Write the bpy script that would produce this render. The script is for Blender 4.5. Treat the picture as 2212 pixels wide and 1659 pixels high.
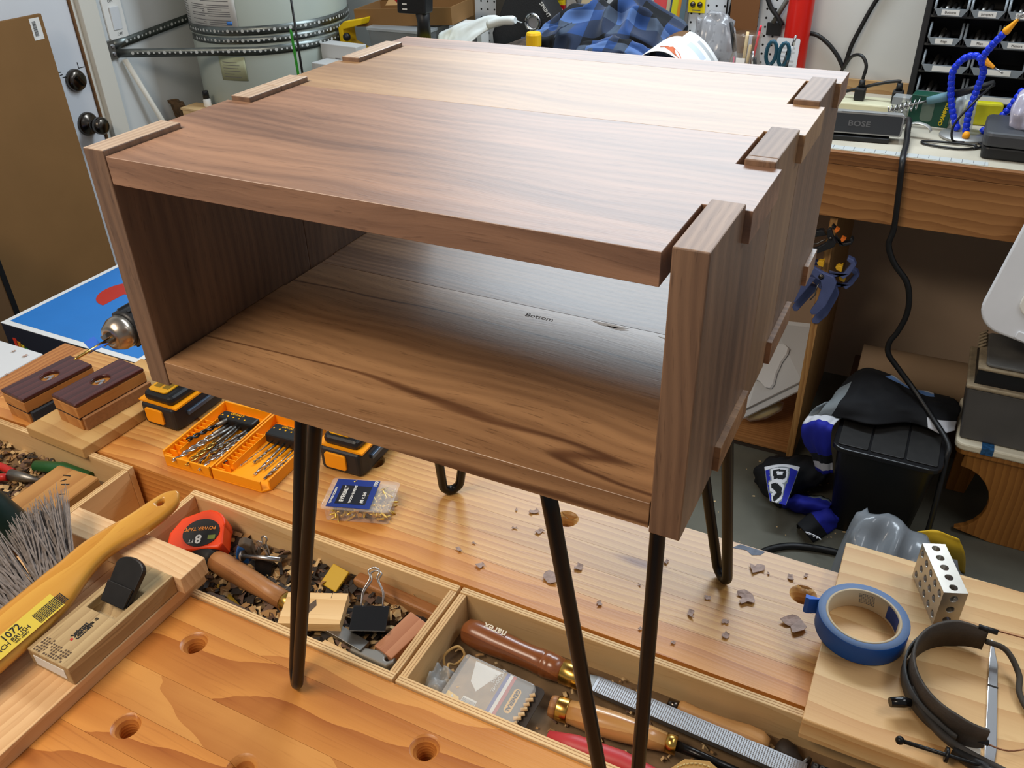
import bpy, bmesh, math, random
from mathutils import Vector, Matrix, Euler
R_ = random.Random(7)
scn = bpy.context.scene
COL = scn.collection
for o in list(bpy.data.objects): bpy.data.objects.remove(o)
# ------------------------------------------------------------------ camera, light, exposure
HB = 0.86                                   # height of the big workbench top
cd = bpy.data.cameras.new('camera'); cam = bpy.data.objects.new('camera', cd); COL.objects.link(cam)
cam.matrix_world = Matrix(((0.8941891944, -0.2248143052, 0.3871488250, 0.51892597),
                           (0.4470842714, 0.4933672432, -0.7461262746, -0.39596168),
                           (-0.0232666885, 0.8402662028, 0.5416745976, 1.63824777), (0, 0, 0, 1)))
cd.sensor_width = 36; cd.lens = 1856.5143 / 2212 * 36; cd.clip_start = 0.02
scn.camera = cam
world = bpy.data.worlds.new('world'); scn.world = world; world.use_nodes = True
world.node_tree.nodes['Background'].inputs[0].default_value = (0.93, 0.96, 1.0, 1)
world.node_tree.nodes['Background'].inputs[1].default_value = 0.20
def area(name, loc, target, sx, sy, power, col):
    l = bpy.data.lights.new(name, 'AREA'); l.shape = 'RECTANGLE'; l.size = sx; l.size_y = sy
    l.energy = power; l.color = col
    o = bpy.data.objects.new(name, l); COL.objects.link(o); o.location = loc
    o.rotation_euler = (Vector(target) - Vector(loc)).to_track_quat('-Z', 'Y').to_euler()
    return o
area('shop_light_over_wall_bench', (-0.10, 2.04, 2.35), (0.05, 0.75, 0.9), 1.6, 0.34, 36, (0.80, 0.91, 1.0))
area('ceiling_light_over_workbench', (-0.55, -0.75, 2.60), (0.1, 0.3, 0.9), 1.2, 0.35, 29, (1.0, 0.85, 0.68))
area('fill_light_right', (1.5, 0.9, 2.60), (0.9, 1.0, 0.5), 1.2, 0.35, 9, (0.95, 0.97, 1.0))  # unseen fill lamp, added to lift the dim area under the wall bench
scn.view_settings.view_transform = 'Standard'; scn.view_settings.look = 'None'
scn.view_settings.exposure = 0.12; scn.view_settings.gamma = 1.0
scn.view_settings.use_curve_mapping = False
# ------------------------------------------------------------------ helpers
def sr(c):                                  # sRGB 0-255 -> linear
    return tuple(((x/255)/12.92 if x/255 <= 0.04045 else ((x/255+0.055)/1.055)**2.4) for x in c) + (1,)
MATS = {}
def mat(name, col, rough=0.5, metal=0.0, spec=0.5, bump=0.0, bscale=80, var=0.0, vscale=12, trans=0.0, alpha=1.0, emit=0.0, coat=0.0, ior=1.45, sheen=0.0):
    if name in MATS: return MATS[name]
    m = bpy.data.materials.new(name); m.use_nodes = True; nt = m.node_tree; b = nt.nodes['Principled BSDF']
    c = sr(col); b.inputs['Base Color'].default_value = c; b.inputs['Roughness'].default_value = rough
    b.inputs['Metallic'].default_value = metal; b.inputs['Specular IOR Level'].default_value = spec
    b.inputs['Transmission Weight'].default_value = trans; b.inputs['Alpha'].default_value = alpha
    b.inputs['Coat Weight'].default_value = coat; b.inputs['IOR'].default_value = ior
    if sheen: b.inputs['Sheen Weight'].default_value = sheen
    if emit: b.inputs['Emission Color'].default_value = c; b.inputs['Emission Strength'].default_value = emit
    if bump or var:
        tc = nt.nodes.new('ShaderNodeTexCoord'); n = nt.nodes.new('ShaderNodeTexNoise')
        nt.links.new(tc.outputs['Object'], n.inputs['Vector']); n.inputs['Detail'].default_value = 5
        if var:
            n.inputs['Scale'].default_value = vscale
            r = nt.nodes.new('ShaderNodeValToRGB'); r.color_ramp.elements[0].position = 0.3; r.color_ramp.elements[1].position = 0.7
            r.color_ramp.elements[0].color = tuple(x*(1-var) for x in c[:3])+(1,); r.color_ramp.elements[1].color = tuple(min(1, x*(1+var*0.6)) for x in c[:3])+(1,)
            nt.links.new(n.outputs['Fac'], r.inputs['Fac']); nt.links.new(r.outputs['Color'], b.inputs['Base Color'])
        if bump:
            n2 = nt.nodes.new('ShaderNodeTexNoise'); nt.links.new(tc.outputs['Object'], n2.inputs['Vector']); n2.inputs['Scale'].default_value = bscale
            n2.inputs['Detail'].default_value = 6
            bp = nt.nodes.new('ShaderNodeBump'); bp.inputs['Strength'].default_value = bump; bp.inputs['Distance'].default_value = 0.004
            nt.links.new(n2.outputs['Fac'], bp.inputs['Height']); nt.links.new(bp.outputs['Normal'], b.inputs['Normal'])
    MATS[name] = m
    return m
def wood(name, light, dark, axis='X', ring=55, stretch=0.06, pore=0.5, rough=0.5, tilt=0.035, dist=3.0, contrast=(0.25, 0.8), spec=0.45, fine=700, knots=False, off=(0.0, 0.0, 0.0), vary=0.12, coat=0.0, bump=0.12, rw=0.42, prof='SAW', vein=0, warp=0.03, pst=None):
    """rings cut lengthwise + stretched pores, in object coordinates, offset at random for every piece"""
    if name in MATS: return MATS[name]
    m = bpy.data.materials.new(name); m.use_nodes = True; nt = m.node_tree; L = nt.links.new; N = nt.nodes.new
    b = nt.nodes['Principled BSDF']; b.inputs['Roughness'].default_value = rough; b.inputs['Specular IOR Level'].default_value = spec
    b.inputs['Coat Weight'].default_value = coat; b.inputs['Coat Roughness'].default_value = 0.3
    tc = N('ShaderNodeTexCoord'); oi = N('ShaderNodeObjectInfo')
    rnd = N('ShaderNodeVectorMath'); rnd.operation = 'SCALE'; rnd.inputs[0].default_value = (0.35, 0.23, 0.11); L(oi.outputs['Random'], rnd.inputs['Scale'])
    add = N('ShaderNodeVectorMath'); L(tc.outputs['Object'], add.inputs[0]); L(rnd.outputs[0], add.inputs[1])
    rot = {'X': (0, tilt, tilt), 'Y': (tilt, 0, math.pi/2 + tilt), 'Z': (tilt, math.pi/2 + tilt, 0)}[axis]
    mp = N('ShaderNodeMapping'); mp.vector_type = 'POINT'; mp.inputs['Rotation'].default_value = rot
    mp.inputs['Location'].default_value = off; L(add.outputs[0], mp.inputs['Vector'])
    wn = N('ShaderNodeTexNoise'); wn.inputs['Scale'].default_value = 5.0; wn.inputs['Detail'].default_value = 2
    ws = N('ShaderNodeMapping'); ws.inputs['Scale'].default_value = (0.7, 1, 1); L(mp.outputs[0], ws.inputs['Vector']); L(ws.outputs[0], wn.inputs['Vector'])
    wc = N('ShaderNodeVectorMath'); wc.operation = 'MULTIPLY_ADD'; wc.inputs[1].default_value = (0, warp, warp); wc.inputs[2].default_value = (0, -warp/2, -warp/2); L(wn.outputs['Color'], wc.inputs[0])
    wa = N('ShaderNodeVectorMath'); L(mp.outputs[0], wa.inputs[0]); L(wc.outputs[0], wa.inputs[1])
    sc = N('ShaderNodeMapping'); sc.inputs['Scale'].default_value = (stretch, 1, 1); L(wa.outputs[0], sc.inputs['Vector'])
    w = N('ShaderNodeTexWave'); w.wave_type = 'RINGS'; w.rings_direction = 'X'; w.wave_profile = prof
    w.inputs['Scale'].default_value = ring; w.inputs['Distortion'].default_value = dist; w.inputs['Detail'].default_value = 3; w.inputs['Detail Scale'].default_value = 0.35
    L(sc.outputs[0], w.inputs['Vector'])
    n = N('ShaderNodeTexNoise'); n.inputs['Scale'].default_value = 26; n.inputs['Detail'].default_value = 5; n.inputs['Roughness'].default_value = 0.6; L(sc.outputs[0], n.inputs['Vector'])
    sc2 = N('ShaderNodeMapping'); sc2.inputs['Scale'].default_value = (pst or stretch*0.5, 1, 1); L(wa.outputs[0], sc2.inputs['Vector'])
    p = N('ShaderNodeTexNoise'); p.inputs['Scale'].default_value = fine; p.inputs['Detail'].default_value = 2; L(sc2.outputs[0], p.inputs['Vector'])
    mx = N('ShaderNodeMath'); mx.operation = 'MULTIPLY_ADD'; mx.inputs[1].default_value = rw; L(w.outputs['Fac'], mx.inputs[0])
    m2 = N('ShaderNodeMath'); m2.operation = 'MULTIPLY'; m2.inputs[1].default_value = 1.04-rw; L(n.outputs['Fac'], m2.inputs[0]); L(m2.outputs[0], mx.inputs[2])
    r = N('ShaderNodeValToRGB'); e = r.color_ramp.elements; e[0].position, e[1].position = contrast
    e[0].color = sr(light); e[1].color = sr(dark); L(mx.outputs[0], r.inputs['Fac'])
    pr_ = N('ShaderNodeValToRGB'); pr_.color_ramp.elements[0].position = 0.60; pr_.color_ramp.elements[1].position = 0.72
    pr_.color_ramp.elements[0].color = (1, 1, 1, 1); k = 1 - pore; pr_.color_ramp.elements[1].color = (k, k*0.96, k*0.93, 1); L(p.outputs['Fac'], pr_.inputs['Fac'])
    mul = N('ShaderNodeMix'); mul.data_type = 'RGBA'; mul.blend_type = 'MULTIPLY'; mul.inputs[0].default_value = 1
    L(r.outputs['Color'], mul.inputs[6]); L(pr_.outputs['Color'], mul.inputs[7])
    hsv = N('ShaderNodeHueSaturation'); vm = N('ShaderNodeMapRange'); vm.inputs[3].default_value = 1 - vary; vm.inputs[4].default_value = 1 + vary
    L(oi.outputs['Random'], vm.inputs[0]); L(vm.outputs[0], hsv.inputs['Value']); L(mul.outputs[2], hsv.inputs['Color'])
    last = hsv.outputs['Color']
    if vein:                                # a few thin dark growth lines
        vw = N('ShaderNodeTexWave'); vw.wave_type = 'RINGS'; vw.rings_direction = 'X'; vw.wave_profile = 'SIN'; vw.inputs['Scale'].default_value = vein
        vw.inputs['Distortion'].default_value = 9; vw.inputs['Detail'].default_value = 4; vw.inputs['Detail Scale'].default_value = 1.6
        vs_ = N('ShaderNodeMapping'); vs_.inputs['Scale'].default_value = (0.16, 1, 1); vs_.inputs['Location'].default_value = (0.0, 0.05, 0.02); L(mp.outputs[0], vs_.inputs['Vector']); L(vs_.outputs[0], vw.inputs['Vector'])
        vr = N('ShaderNodeValToRGB'); vr.color_ramp.elements[0].position = 0.9955; vr.color_ramp.elements[1].position = 0.9998
        vr.color_ramp.elements[0].color = (1, 1, 1, 1); vr.color_ramp.elements[1].color = (0.36, 0.29, 0.27, 1); L(vw.outputs['Fac'], vr.inputs['Fac'])
        vx = N('ShaderNodeMix'); vx.data_type = 'RGBA'; vx.blend_type = 'MULTIPLY'; vx.inputs[0].default_value = 1
        L(last, vx.inputs[6]); L(vr.outputs['Color'], vx.inputs[7]); last = vx.outputs[2]
    if knots:
        vo = N('ShaderNodeTexVoronoi'); vo.inputs['Scale'].default_value = 1.0
        ks = N('ShaderNodeMapping'); ks.inputs['Scale'].default_value = (3.2, 11, 11); L(mp.outputs[0], ks.inputs['Vector']); L(ks.outputs[0], vo.inputs['Vector'])
        kr = N('ShaderNodeValToRGB'); kr.color_ramp.elements[0].position = 0.05; kr.color_ramp.elements[1].position = 0.13
        kr.color_ramp.elements[0].color = (0.42, 0.27, 0.17, 1); kr.color_ramp.elements[1].color = (1, 1, 1, 1); L(vo.outputs['Distance'], kr.inputs['Fac'])
        km = N('ShaderNodeMix'); km.data_type = 'RGBA'; km.blend_type = 'MULTIPLY'; km.inputs[0].default_value = 1
        L(last, km.inputs[6]); L(kr.outputs['Color'], km.inputs[7]); last = km.outputs[2]
    L(last, b.inputs['Base Color'])
    bp = N('ShaderNodeBump'); bp.inputs['Strength'].default_value = bump; bp.inputs['Distance'].default_value = 0.001; L(p.outputs['Fac'], bp.inputs['Height']); L(bp.outputs['Normal'], b.inputs['Normal'])
    MATS[name] = m
    return m
def rotz(a): return Matrix.Rotation(a, 4, 'Z')
class MB:
    """collects shapes; build() links them as ONE mesh object"""
    def __init__(s): s.v = []; s.f = []; s.mi = []; s.sm = []
    def add(s, vs, fs, mi=0, M=None, smooth=False):
        b = len(s.v)
        s.v += [tuple((M @ Vector(p)) if M is not None else p) for p in vs]
        s.f += [tuple(i+b for i in f) for f in fs]; s.mi += [mi]*len(fs); s.sm += [smooth]*len(fs)
        return s
    def box(s, c, d, mi=0, rz=0, M=None):
        x, y, z = (k/2 for k in d)
        T = Matrix.Translation(c) @ rotz(rz)
        if M is not None: T = M @ T
        return s.add([(-x,-y,-z),(x,-y,-z),(x,y,-z),(-x,y,-z),(-x,-y,z),(x,-y,z),(x,y,z),(-x,y,z)],
                     [(0,3,2,1),(4,5,6,7),(0,1,5,4),(1,2,6,5),(2,3,7,6),(3,0,4,7)], mi, T)
    def b2(s, x0, x1, y0, y1, z0, z1, mi=0): return s.box(((x0+x1)/2,(y0+y1)/2,(z0+z1)/2),(x1-x0,y1-y0,z1-z0),mi)
    def prism(s, poly, h0, h1, mi=0, M=None, side=None, smooth=False):
        """closed outline in xy, from z=h0 to z=h1"""
        n = len(poly)
        a = sum(poly[i][0]*poly[(i+1)%n][1]-poly[(i+1)%n][0]*poly[i][1] for i in range(n))
        if a < 0: poly = poly[::-1]
        vs = [(x,y,h0) for x,y in poly]+[(x,y,h1) for x,y in poly]
        s.add(vs, [tuple(range(n-1,-1,-1)), tuple(range(n,2*n))], mi, M)
        b = len(s.v)-2*n
        fs = [(i,(i+1)%n,(i+1)%n+n,i+n) for i in range(n)]
        s.f += [tuple(i+b for i in f) for f in fs]; s.mi += [mi if side is None else side]*n; s.sm += [smooth]*n
        return s
    def lathe(s, prof, n=24, M=None, mi=0, cap=True, smooth=True, mis=None):
        """profile [(r,z)...] round z"""
        vs = []; fs = []; ms = []
        for r, z in prof:
            for k in range(n):
                a = 2*math.pi*k/n; vs.append((r*math.cos(a), r*math.sin(a), z))
        for j in range(len(prof)-1):
            for k in range(n):
                fs.append((j*n+k, j*n+(k+1)%n, (j+1)*n+(k+1)%n, (j+1)*n+k)); ms.append(mis[j] if mis else mi)
        b = len(s.v); s.add(vs, fs, mi, M, smooth); s.mi[-len(fs):] = ms
        if cap:
            m = len(prof)-1
            if prof[0][0] > 1e-6: s.f.append(tuple(b+k for k in range(n-1,-1,-1))); s.mi.append(ms[0]); s.sm.append(False)
            if prof[-1][0] > 1e-6: s.f.append(tuple(b+m*n+k for k in range(n))); s.mi.append(ms[-1]); s.sm.append(False)
        return s
    def tube(s, pts, r, n=10, mi=0, closed=False, M=None, flat=None, smooth=True):
        """sweep of a circle (or flat=(w,h) strip) along points; r number or list"""
        P = [Vector(p) for p in pts]; m = len(P); vs = []; fs = []
        rr = r if isinstance(r, (list, tuple)) else [r]*m
        up = None
        for i in range(m):
            if closed: t = P[(i+1)%m]-P[i-1]
            else: t = P[min(i+1,m-1)]-P[max(i-1,0)]
            t.normalize()
            if up is None:
                up = Vector((0,0,1)) if abs(t.z) < 0.9 else Vector((1,0,0))
            x = up.cross(t); x = x.normalized() if x.length > 1e-6 else Vector((1,0,0)); y = t.cross(x).normalized(); up = y
            for k in range(n):
                a = 2*math.pi*k/n
                if flat: vs.append(tuple(P[i]+x*(flat[0]*math.copysign(abs(math.cos(a))**0.5, math.cos(a)))+y*(flat[1]*math.copysign(abs(math.sin(a))**0.5, math.sin(a)))))
                else: vs.append(tuple(P[i]+x*(rr[i]*math.cos(a))+y*(rr[i]*math.sin(a))))
        q = m if closed else m-1
        for i in range(q):
            for k in range(n):
                j = (i+1)%m; fs.append((i*n+k, i*n+(k+1)%n, j*n+(k+1)%n, j*n+k))
        b = len(s.v); s.add(vs, fs, mi, M, smooth)
        if not closed:
            s.f.append(tuple(b+k for k in range(n-1,-1,-1))); s.mi.append(mi); s.sm.append(False)
            s.f.append(tuple(b+(m-1)*n+k for k in range(n))); s.mi.append(mi); s.sm.append(False)
        return s
    def sphere(s, c, r, n=14, mi=0, sc=(1,1,1)):
        prof = [(max(1e-7, r*math.sin(math.pi*j/8)), -r*math.cos(math.pi*j/8)) for j in range(9)]
        return s.lathe(prof, n, Matrix.Translation(c) @ Matrix.Diagonal((*sc, 1)), mi, cap=False)
    def grid(s, nx, ny, fn, mi=0, mif=None, th=0.0):
        """surface fn(u,v) 0..1 -> point; th = thickness along -normal made by a Solidify modifier at build"""
        vs = [tuple(fn(i/(nx-1), j/(ny-1))) for j in range(ny) for i in range(nx)]
        fs = [(j*nx+i, j*nx+i+1, (j+1)*nx+i+1, (j+1)*nx+i) for j in range(ny-1) for i in range(nx-1)]
        s.add(vs, fs, mi, None, True)
        if mif: s.mi[-len(fs):] = [mif((i+0.5)/(nx-1), (j+0.5)/(ny-1)) for j in range(ny-1) for i in range(nx-1)]
        return s
    def mesh(s, name, mats):
        me = bpy.data.meshes.new(name); me.from_pydata(s.v, [], s.f)
        for m in (mats if isinstance(mats, (list, tuple)) else [mats]): me.materials.append(m)
        me.polygons.foreach_set('material_index', s.mi); me.polygons.foreach_set('use_smooth', s.sm); me.update()
        return me
    def build(s, name, mats, parent=None, loc=(0,0,0), rot=(0,0,0), bevel=0, seg=2, solid=0, sub=0, off=-1, smooth=False):
        me = s.mesh(name, mats)
        if smooth: me.polygons.foreach_set('use_smooth', [True]*len(me.polygons))
        o = bpy.data.objects.new(name, me); COL.objects.link(o); o.parent = parent; o.location = loc; o.rotation_euler = rot
        if solid: md = o.modifiers.new('solid', 'SOLIDIFY'); md.thickness = solid; md.offset = off
        if bevel: md = o.modifiers.new('bevel', 'BEVEL'); md.width = bevel; md.segments = seg; md.limit_method = 'ANGLE'; md.angle_limit = math.radians(40)
        if sub: md = o.modifiers.new('sub', 'SUBSURF'); md.levels = sub; md.render_levels = sub
        return o
def thing(name, label, cat, loc=(0,0,0), rz=0, group=None, rot=None):
    o = bpy.data.objects.new(name, None); COL.objects.link(o); o.empty_display_size = 0.05
    o.location = loc; o.rotation_euler = rot or (0,0,rz); o['label'] = label; o['category'] = cat
    if group: o['group'] = group
    return o
def tag(o, label, cat, group=None, kind=None):
    o['label'] = label; o['category'] = cat
    if group: o['group'] = group
    if kind: o['kind'] = kind
    return o
def struct(o, label=None):
    o['kind'] = 'structure'
    if label: o['label'] = label
    return o
def copy_tree(o, parent=None):
    c = o.copy(); COL.objects.link(c); c.parent = parent
    for ch in list(o.children): copy_tree(ch, c)
    return c
def cut(o, cutters):
    """boolean holes baked into the mesh"""
    for cb in cutters:
        c = cb.build('cutter', o.data.materials[0]); c.parent = o.parent
        md = o.modifiers.new('b', 'BOOLEAN'); md.object = c; md.operation = 'DIFFERENCE'; md.solver = 'EXACT'
        dg = bpy.context.evaluated_depsgraph_get(); me = bpy.data.meshes.new_from_object(o.evaluated_get(dg))
        o.modifiers.clear(); o.data = me; bpy.data.objects.remove(c)
    return o
def text(body, size, material, parent, loc, rot, name='lettering', align='CENTER', ext=0.0003, bold=0.0, sx=1.0):
    cu = bpy.data.curves.new('t', 'FONT'); cu.body = body; cu.size = size; cu.extrude = ext; cu.align_x = align; cu.align_y = 'CENTER'; cu.resolution_u = 2; cu.offset = bold
    t = bpy.data.objects.new('t', cu); COL.objects.link(t)
    dg = bpy.context.evaluated_depsgraph_get(); me = bpy.data.meshes.new_from_object(t.evaluated_get(dg)); bpy.data.objects.remove(t)
    o = bpy.data.objects.new(name, me); COL.objects.link(o); me.materials.clear(); me.materials.append(material)
    o.parent = parent; o.location = loc; o.rotation_euler = rot; o.scale = (sx, 1, 1)
    return o
def frame(loc, xdir, zdir):
    """matrix with local x along xdir and local z as close as can be to zdir"""
    x = Vector(xdir).normalized(); z = Vector(zdir); z = (z - x*z.dot(x)).normalized(); y = z.cross(x)
    return Matrix(((x.x,y.x,z.x,loc[0]),(x.y,y.y,z.y,loc[1]),(x.z,y.z,z.z,loc[2]),(0,0,0,1)))
def arc(cx, cy, r, a0, a1, n, z=None):
    out = []
    for i in range(n+1):
        a = math.radians(a0+(a1-a0)*i/n); p = (cx+r*math.cos(a), cy+r*math.sin(a)); out.append(p if z is None else (*p, z))
    return out
def rrect(w, h, r, n=4, cx=0, cy=0):
    out = []
    for (sx, sy, a) in ((1,1,0),(-1,1,90),(-1,-1,180),(1,-1,270)):
        out += arc(cx+sx*(w/2-r), cy+sy*(h/2-r), r, a, a+90, n)
    return out
def spline(pts, n=8):
    """Catmull-Rom through points"""
    P = [Vector(p) for p in pts]; P = [P[0]*2-P[1]]+P+[P[-1]*2-P[-2]]; out = []
    for i in range(1, len(P)-2):
        for k in range(n):
            t = k/n; a, b, c, d = P[i-1], P[i], P[i+1], P[i+2]
            out.append(tuple(0.5*((2*b)+(c-a)*t+(2*a-5*b+4*c-d)*t*t+(3*b-a-3*c+d)*t**3)))
    out.append(tuple(P[-2])); return out
def hsh(i, j, k=0):
    return (math.sin(i*127.1+j*311.7+k*74.7)*43758.5453) % 1.0
def vn(x, y, k=0):
    """smooth value noise 0..1"""
    i, j = math.floor(x), math.floor(y); u, v = x-i, y-j; u = u*u*(3-2*u); v = v*v*(3-2*v)
    a = hsh(i,j,k)*(1-u)+hsh(i+1,j,k)*u; b = hsh(i,j+1,k)*(1-u)+hsh(i+1,j+1,k)*u
    return a*(1-v)+b*v
# ------------------------------------------------------------------ materials used all over
WK = dict(pst=0.07, fine=620, prof='SIN', spec=0.95, dist=6)
walnut = wood('walnut_brown', (168, 128, 94), (112, 80, 56), 'X', ring=42, stretch=0.05, pore=0.34, rough=0.40, contrast=(0.34, 0.66), rw=0.12, **{**WK, 'spec': 0.6})
walnut_red = wood('walnut_reddish', (162, 122, 94), (112, 80, 60), 'X', ring=30, stretch=0.07, pore=0.26, rough=0.47, contrast=(0.36, 0.66), off=(0.1, 0.03, 0.05), rw=0.07, warp=0.07, **WK)
walnut_pale = wood('walnut_pale_sapwood', (180, 144, 102), (138, 104, 70), 'X', ring=26, stretch=0.06, pore=0.2, rough=0.47, contrast=(0.32, 0.70), rw=0.07, warp=0.05, **WK)
walnut_in = wood('walnut_inside_shelf', (178, 136, 96), (130, 94, 64), 'X', ring=26, stretch=0.07, pore=0.36, rough=0.36, contrast=(0.34, 0.68), off=(0.0, 0.02, 0.03), rw=0.1, vein=2.6, warp=0.05, **{**WK, 'spec': 0.6})
walnut_z = wood('walnut_upright', (136, 104, 78), (88, 64, 48), 'Z', ring=45, stretch=0.06, pore=0.34, rough=0.45, contrast=(0.32, 0.68), rw=0.1, pst=0.07, fine=620, prof='SIN', spec=0.9)
walnut_zp = wood('walnut_upright_pale', (160, 126, 90), (118, 88, 62), 'Z', ring=40, stretch=0.06, pore=0.26, rough=0.45, contrast=(0.32, 0.68), rw=0.1, pst=0.07, fine=620, prof='SIN', spec=0.9)
pine_front = wood('amber_fir', (206, 138, 66), (150, 78, 26), 'X', ring=70, stretch=0.035, pore=0.12, rough=0.38, tilt=0.02, dist=2.0, contrast=(0.3, 0.85), fine=400, vary=0.08, warp=0.015, knots=True)
pine_light = wood('amber_fir_flat', (214, 150, 78), (172, 100, 40), 'X', ring=36, stretch=0.03, pore=0.1, rough=0.38, tilt=0.03, dist=2.5, contrast=(0.35, 0.95), fine=400, vary=0.08, warp=0.02, knots=True)
pine_back = wood('honey_fir', (216, 166, 98), (178, 118, 62), 'X', ring=60, stretch=0.035, pore=0.1, rough=0.36, tilt=0.02, dist=3, contrast=(0.3, 0.9), fine=400, vary=0.12, warp=0.015, knots=True)
pine_new = wood('fresh_pine', (226, 184, 134), (198, 148, 98), 'Y', ring=34, stretch=0.05, pore=0.08, rough=0.5, tilt=0.03, dist=3, contrast=(0.3, 0.95), fine=300, vary=0.04)
pine_newx = wood('fresh_pine_crosswise', (232, 196, 150), (206, 158, 110), 'X', ring=40, stretch=0.05, pore=0.08, rough=0.5, tilt=0.03, dist=3, contrast=(0.3, 0.95), fine=300, vary=0.04)
ply = wood('birch_plywood', (232, 198, 146), (210, 168, 112), 'X', ring=12, stretch=0.08, pore=0.1, rough=0.6, contrast=(0.3, 0.9), fine=300, vary=0.05)
ply_y = wood('birch_plywood_crosswise', (228, 194, 142), (204, 162, 108), 'Y', ring=12, stretch=0.08, pore=0.1, rough=0.6, contrast=(0.3, 0.9), fine=300, vary=0.05)
beam = wood('brown_stud_wood', (176, 124, 72), (128, 80, 38), 'X', ring=30, stretch=0.05, pore=0.15, rough=0.6, contrast=(0.3, 0.9), fine=300, vary=0.05)
beam_dk = wood('brown_plywood_edge', (140, 92, 48), (96, 58, 28), 'X', ring=60, stretch=0.04, pore=0.2, rough=0.6, contrast=(0.3, 0.9), fine=300, vary=0.05)
black_steel = mat('black_painted_steel', (13, 12, 12), 0.36, 0.0, 0.4)
black_plastic = mat('black_plastic', (22, 23, 25), 0.45, var=0.1, vscale=30)
dark_rubber = mat('dark_rubber', (34, 35, 38), 0.6)
white_wall = mat('white_painted_wall', (206, 206, 202), 0.7, bump=0.05, bscale=40, var=0.05, vscale=3)
steel = mat('bright_steel', (190, 190, 192), 0.28, 1.0)
dull_steel = mat('dull_steel', (140, 138, 134), 0.45, 1.0, var=0.2, vscale=60)
dark_steel = mat('dark_nickel', (96, 90, 84), 0.22, 1.0)
brass = mat('brass', (206, 164, 84), 0.25, 1.0)
yellow_p = mat('yellow_plastic', (246, 178, 16), 0.42)
amber_p = mat('orange_yellow_plastic', (250, 160, 14), 0.42)
cardboard = mat('brown_cardboard', (134, 100, 62), 0.85, var=0.06, vscale=8, spec=0.2)
cardboard_dk = mat('cardboard_edge', (96, 70, 42), 0.9)
paper = mat('white_paper', (226, 226, 222), 0.75)
ink = mat('black_ink', (26, 24, 24), 0.7)
grey_ink = mat('grey_print', (110, 110, 112), 0.8)
clear = mat('clear_plastic', (240, 244, 246), 0.08, alpha=0.22, spec=0.8)
frost = mat('frosted_plastic', (190, 196, 198), 0.3, alpha=0.42, spec=0.6)
# ------------------------------------------------------------------ the room
struct(MB().b2(-3.2, 3.4, -2.6, 2.4, -0.05, 0).build('floor', mat('stained_concrete', (98, 97, 86), 0.42, var=0.28, vscale=4, bump=0.1, bscale=30)), 'dark stained concrete floor')
struct(MB().b2(-3.2, 3.4, 2.4, 2.5, 0, 2.7).build('wall_back', white_wall), 'white painted wall behind the wall bench')
LW = -1.86                                  # face of the left wall
wl = MB(); wl.b2(LW-0.1, LW, 1.53, 2.4, 0, 2.7); wl.b2(LW-0.1, LW, -2.6, 0.65, 0, 2.7); wl.b2(LW-0.1, LW, 0.65, 1.53, 2.06, 2.7)
struct(wl.build('wall_left', mat('white_painted_drywall', (208, 212, 212), 0.6, bump=0.04, bscale=30, var=0.06, vscale=3)), 'white wall with the door, left')
d1 = struct(MB().b2(LW-0.055, LW-0.012, 0.655, 1.452, 0.01, 2.04).build('door_1', mat('white_door_paint', (216, 220, 226), 0.45, var=0.04, vscale=5), bevel=0.002), 'white door with deadbolt and round knob')
tr = MB()
for y0, y1, x1 in ((1.455, 1.470, LW-0.004), (1.470, 1.531, LW+0.014)): tr.b2(LW-0.06, x1, y0, y1, 0, 2.10)
struct(tr.build('trim_1', mat('white_casing_paint', (214, 212, 202), 0.5), bevel=0.002), 'white door casing')
struct(MB().b2(LW-0.0125, LW-0.002, 1.4525, 1.4555, 0, 2.04).build('trim_2', mat('brown_weatherstrip', (120, 84, 48), 0.7)), 'brown weatherstrip along the door edge')
dbm = MB(); Mx = Matrix.Rotation(math.pi/2, 4, 'Y')
dbm.lathe([(0.033,0),(0.033,0.006),(0.028,0.016),(0.018,0.019),(0.0001,0.019)], 28, Mx); dbm.box((0.024,0,0),(0.012,0.008,0.034),0)
dbm.build('deadbolt', dark_steel, d1, (LW-0.012, 1.403, 1.034), (0.6, 0, 0))
kn = MB(); kn.lathe([(0.036,0),(0.036,0.005),(0.030,0.014),(0.014,0.017),(0.012,0.036),(0.022,0.042),(0.027,0.054),(0.026,0.066),(0.018,0.074),(0.0001,0.075)], 28, Mx)
kn.build('door_knob', dark_steel, d1, (LW-0.012, 1.403, 0.903))
mk = MB()
for (y, z, a, l) in ((1.358,1.066,0.7,0.014),(1.362,1.058,-0.5,0.010),(1.370,1.050,0.2,0.012),(1.427,1.072,1.3,0.018),(1.432,1.064,0.1,0.010),(1.442,1.064,0.0,0.010)):
    mk.box((LW-0.0115, y, z), (0.0006, 0.0022, l), 0, M=None) if a > 1 else mk.box((LW-0.0115, y, z), (0.0006, l, 0.0022))
mk.build('pen_mark', ink, d1)
# light switch on the left wall
sw = thing('light_switch', 'white rocker light switch plate with pen marks above the strap anchor', 'light switch', (LW, 1.590, 1.180))
MB().prism(rrect(0.072, 0.118, 0.006), 0, 0.006, M=Matrix.Rotation(math.pi/2,4,'Y')@Matrix.Rotation(math.pi/2,4,'Z')).build('plate', mat('switch_white', (226, 226, 222), 0.4), sw, bevel=0.001)
MB().box((0.008,0,0),(0.005,0.032,0.066)).build('rocker', mat('rocker_white', (214, 218, 222), 0.35), sw, rot=(0,0.05,0), bevel=0.001)
text('ON', 0.012, ink, sw, (0.0062,-0.004,0.049), (math.pi/2,0,math.pi/2), 'pen_mark'); text('OFF', 0.012, ink, sw, (0.0062,0.004,-0.047), (math.pi/2,0,math.pi/2), 'pen_mark')
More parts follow.
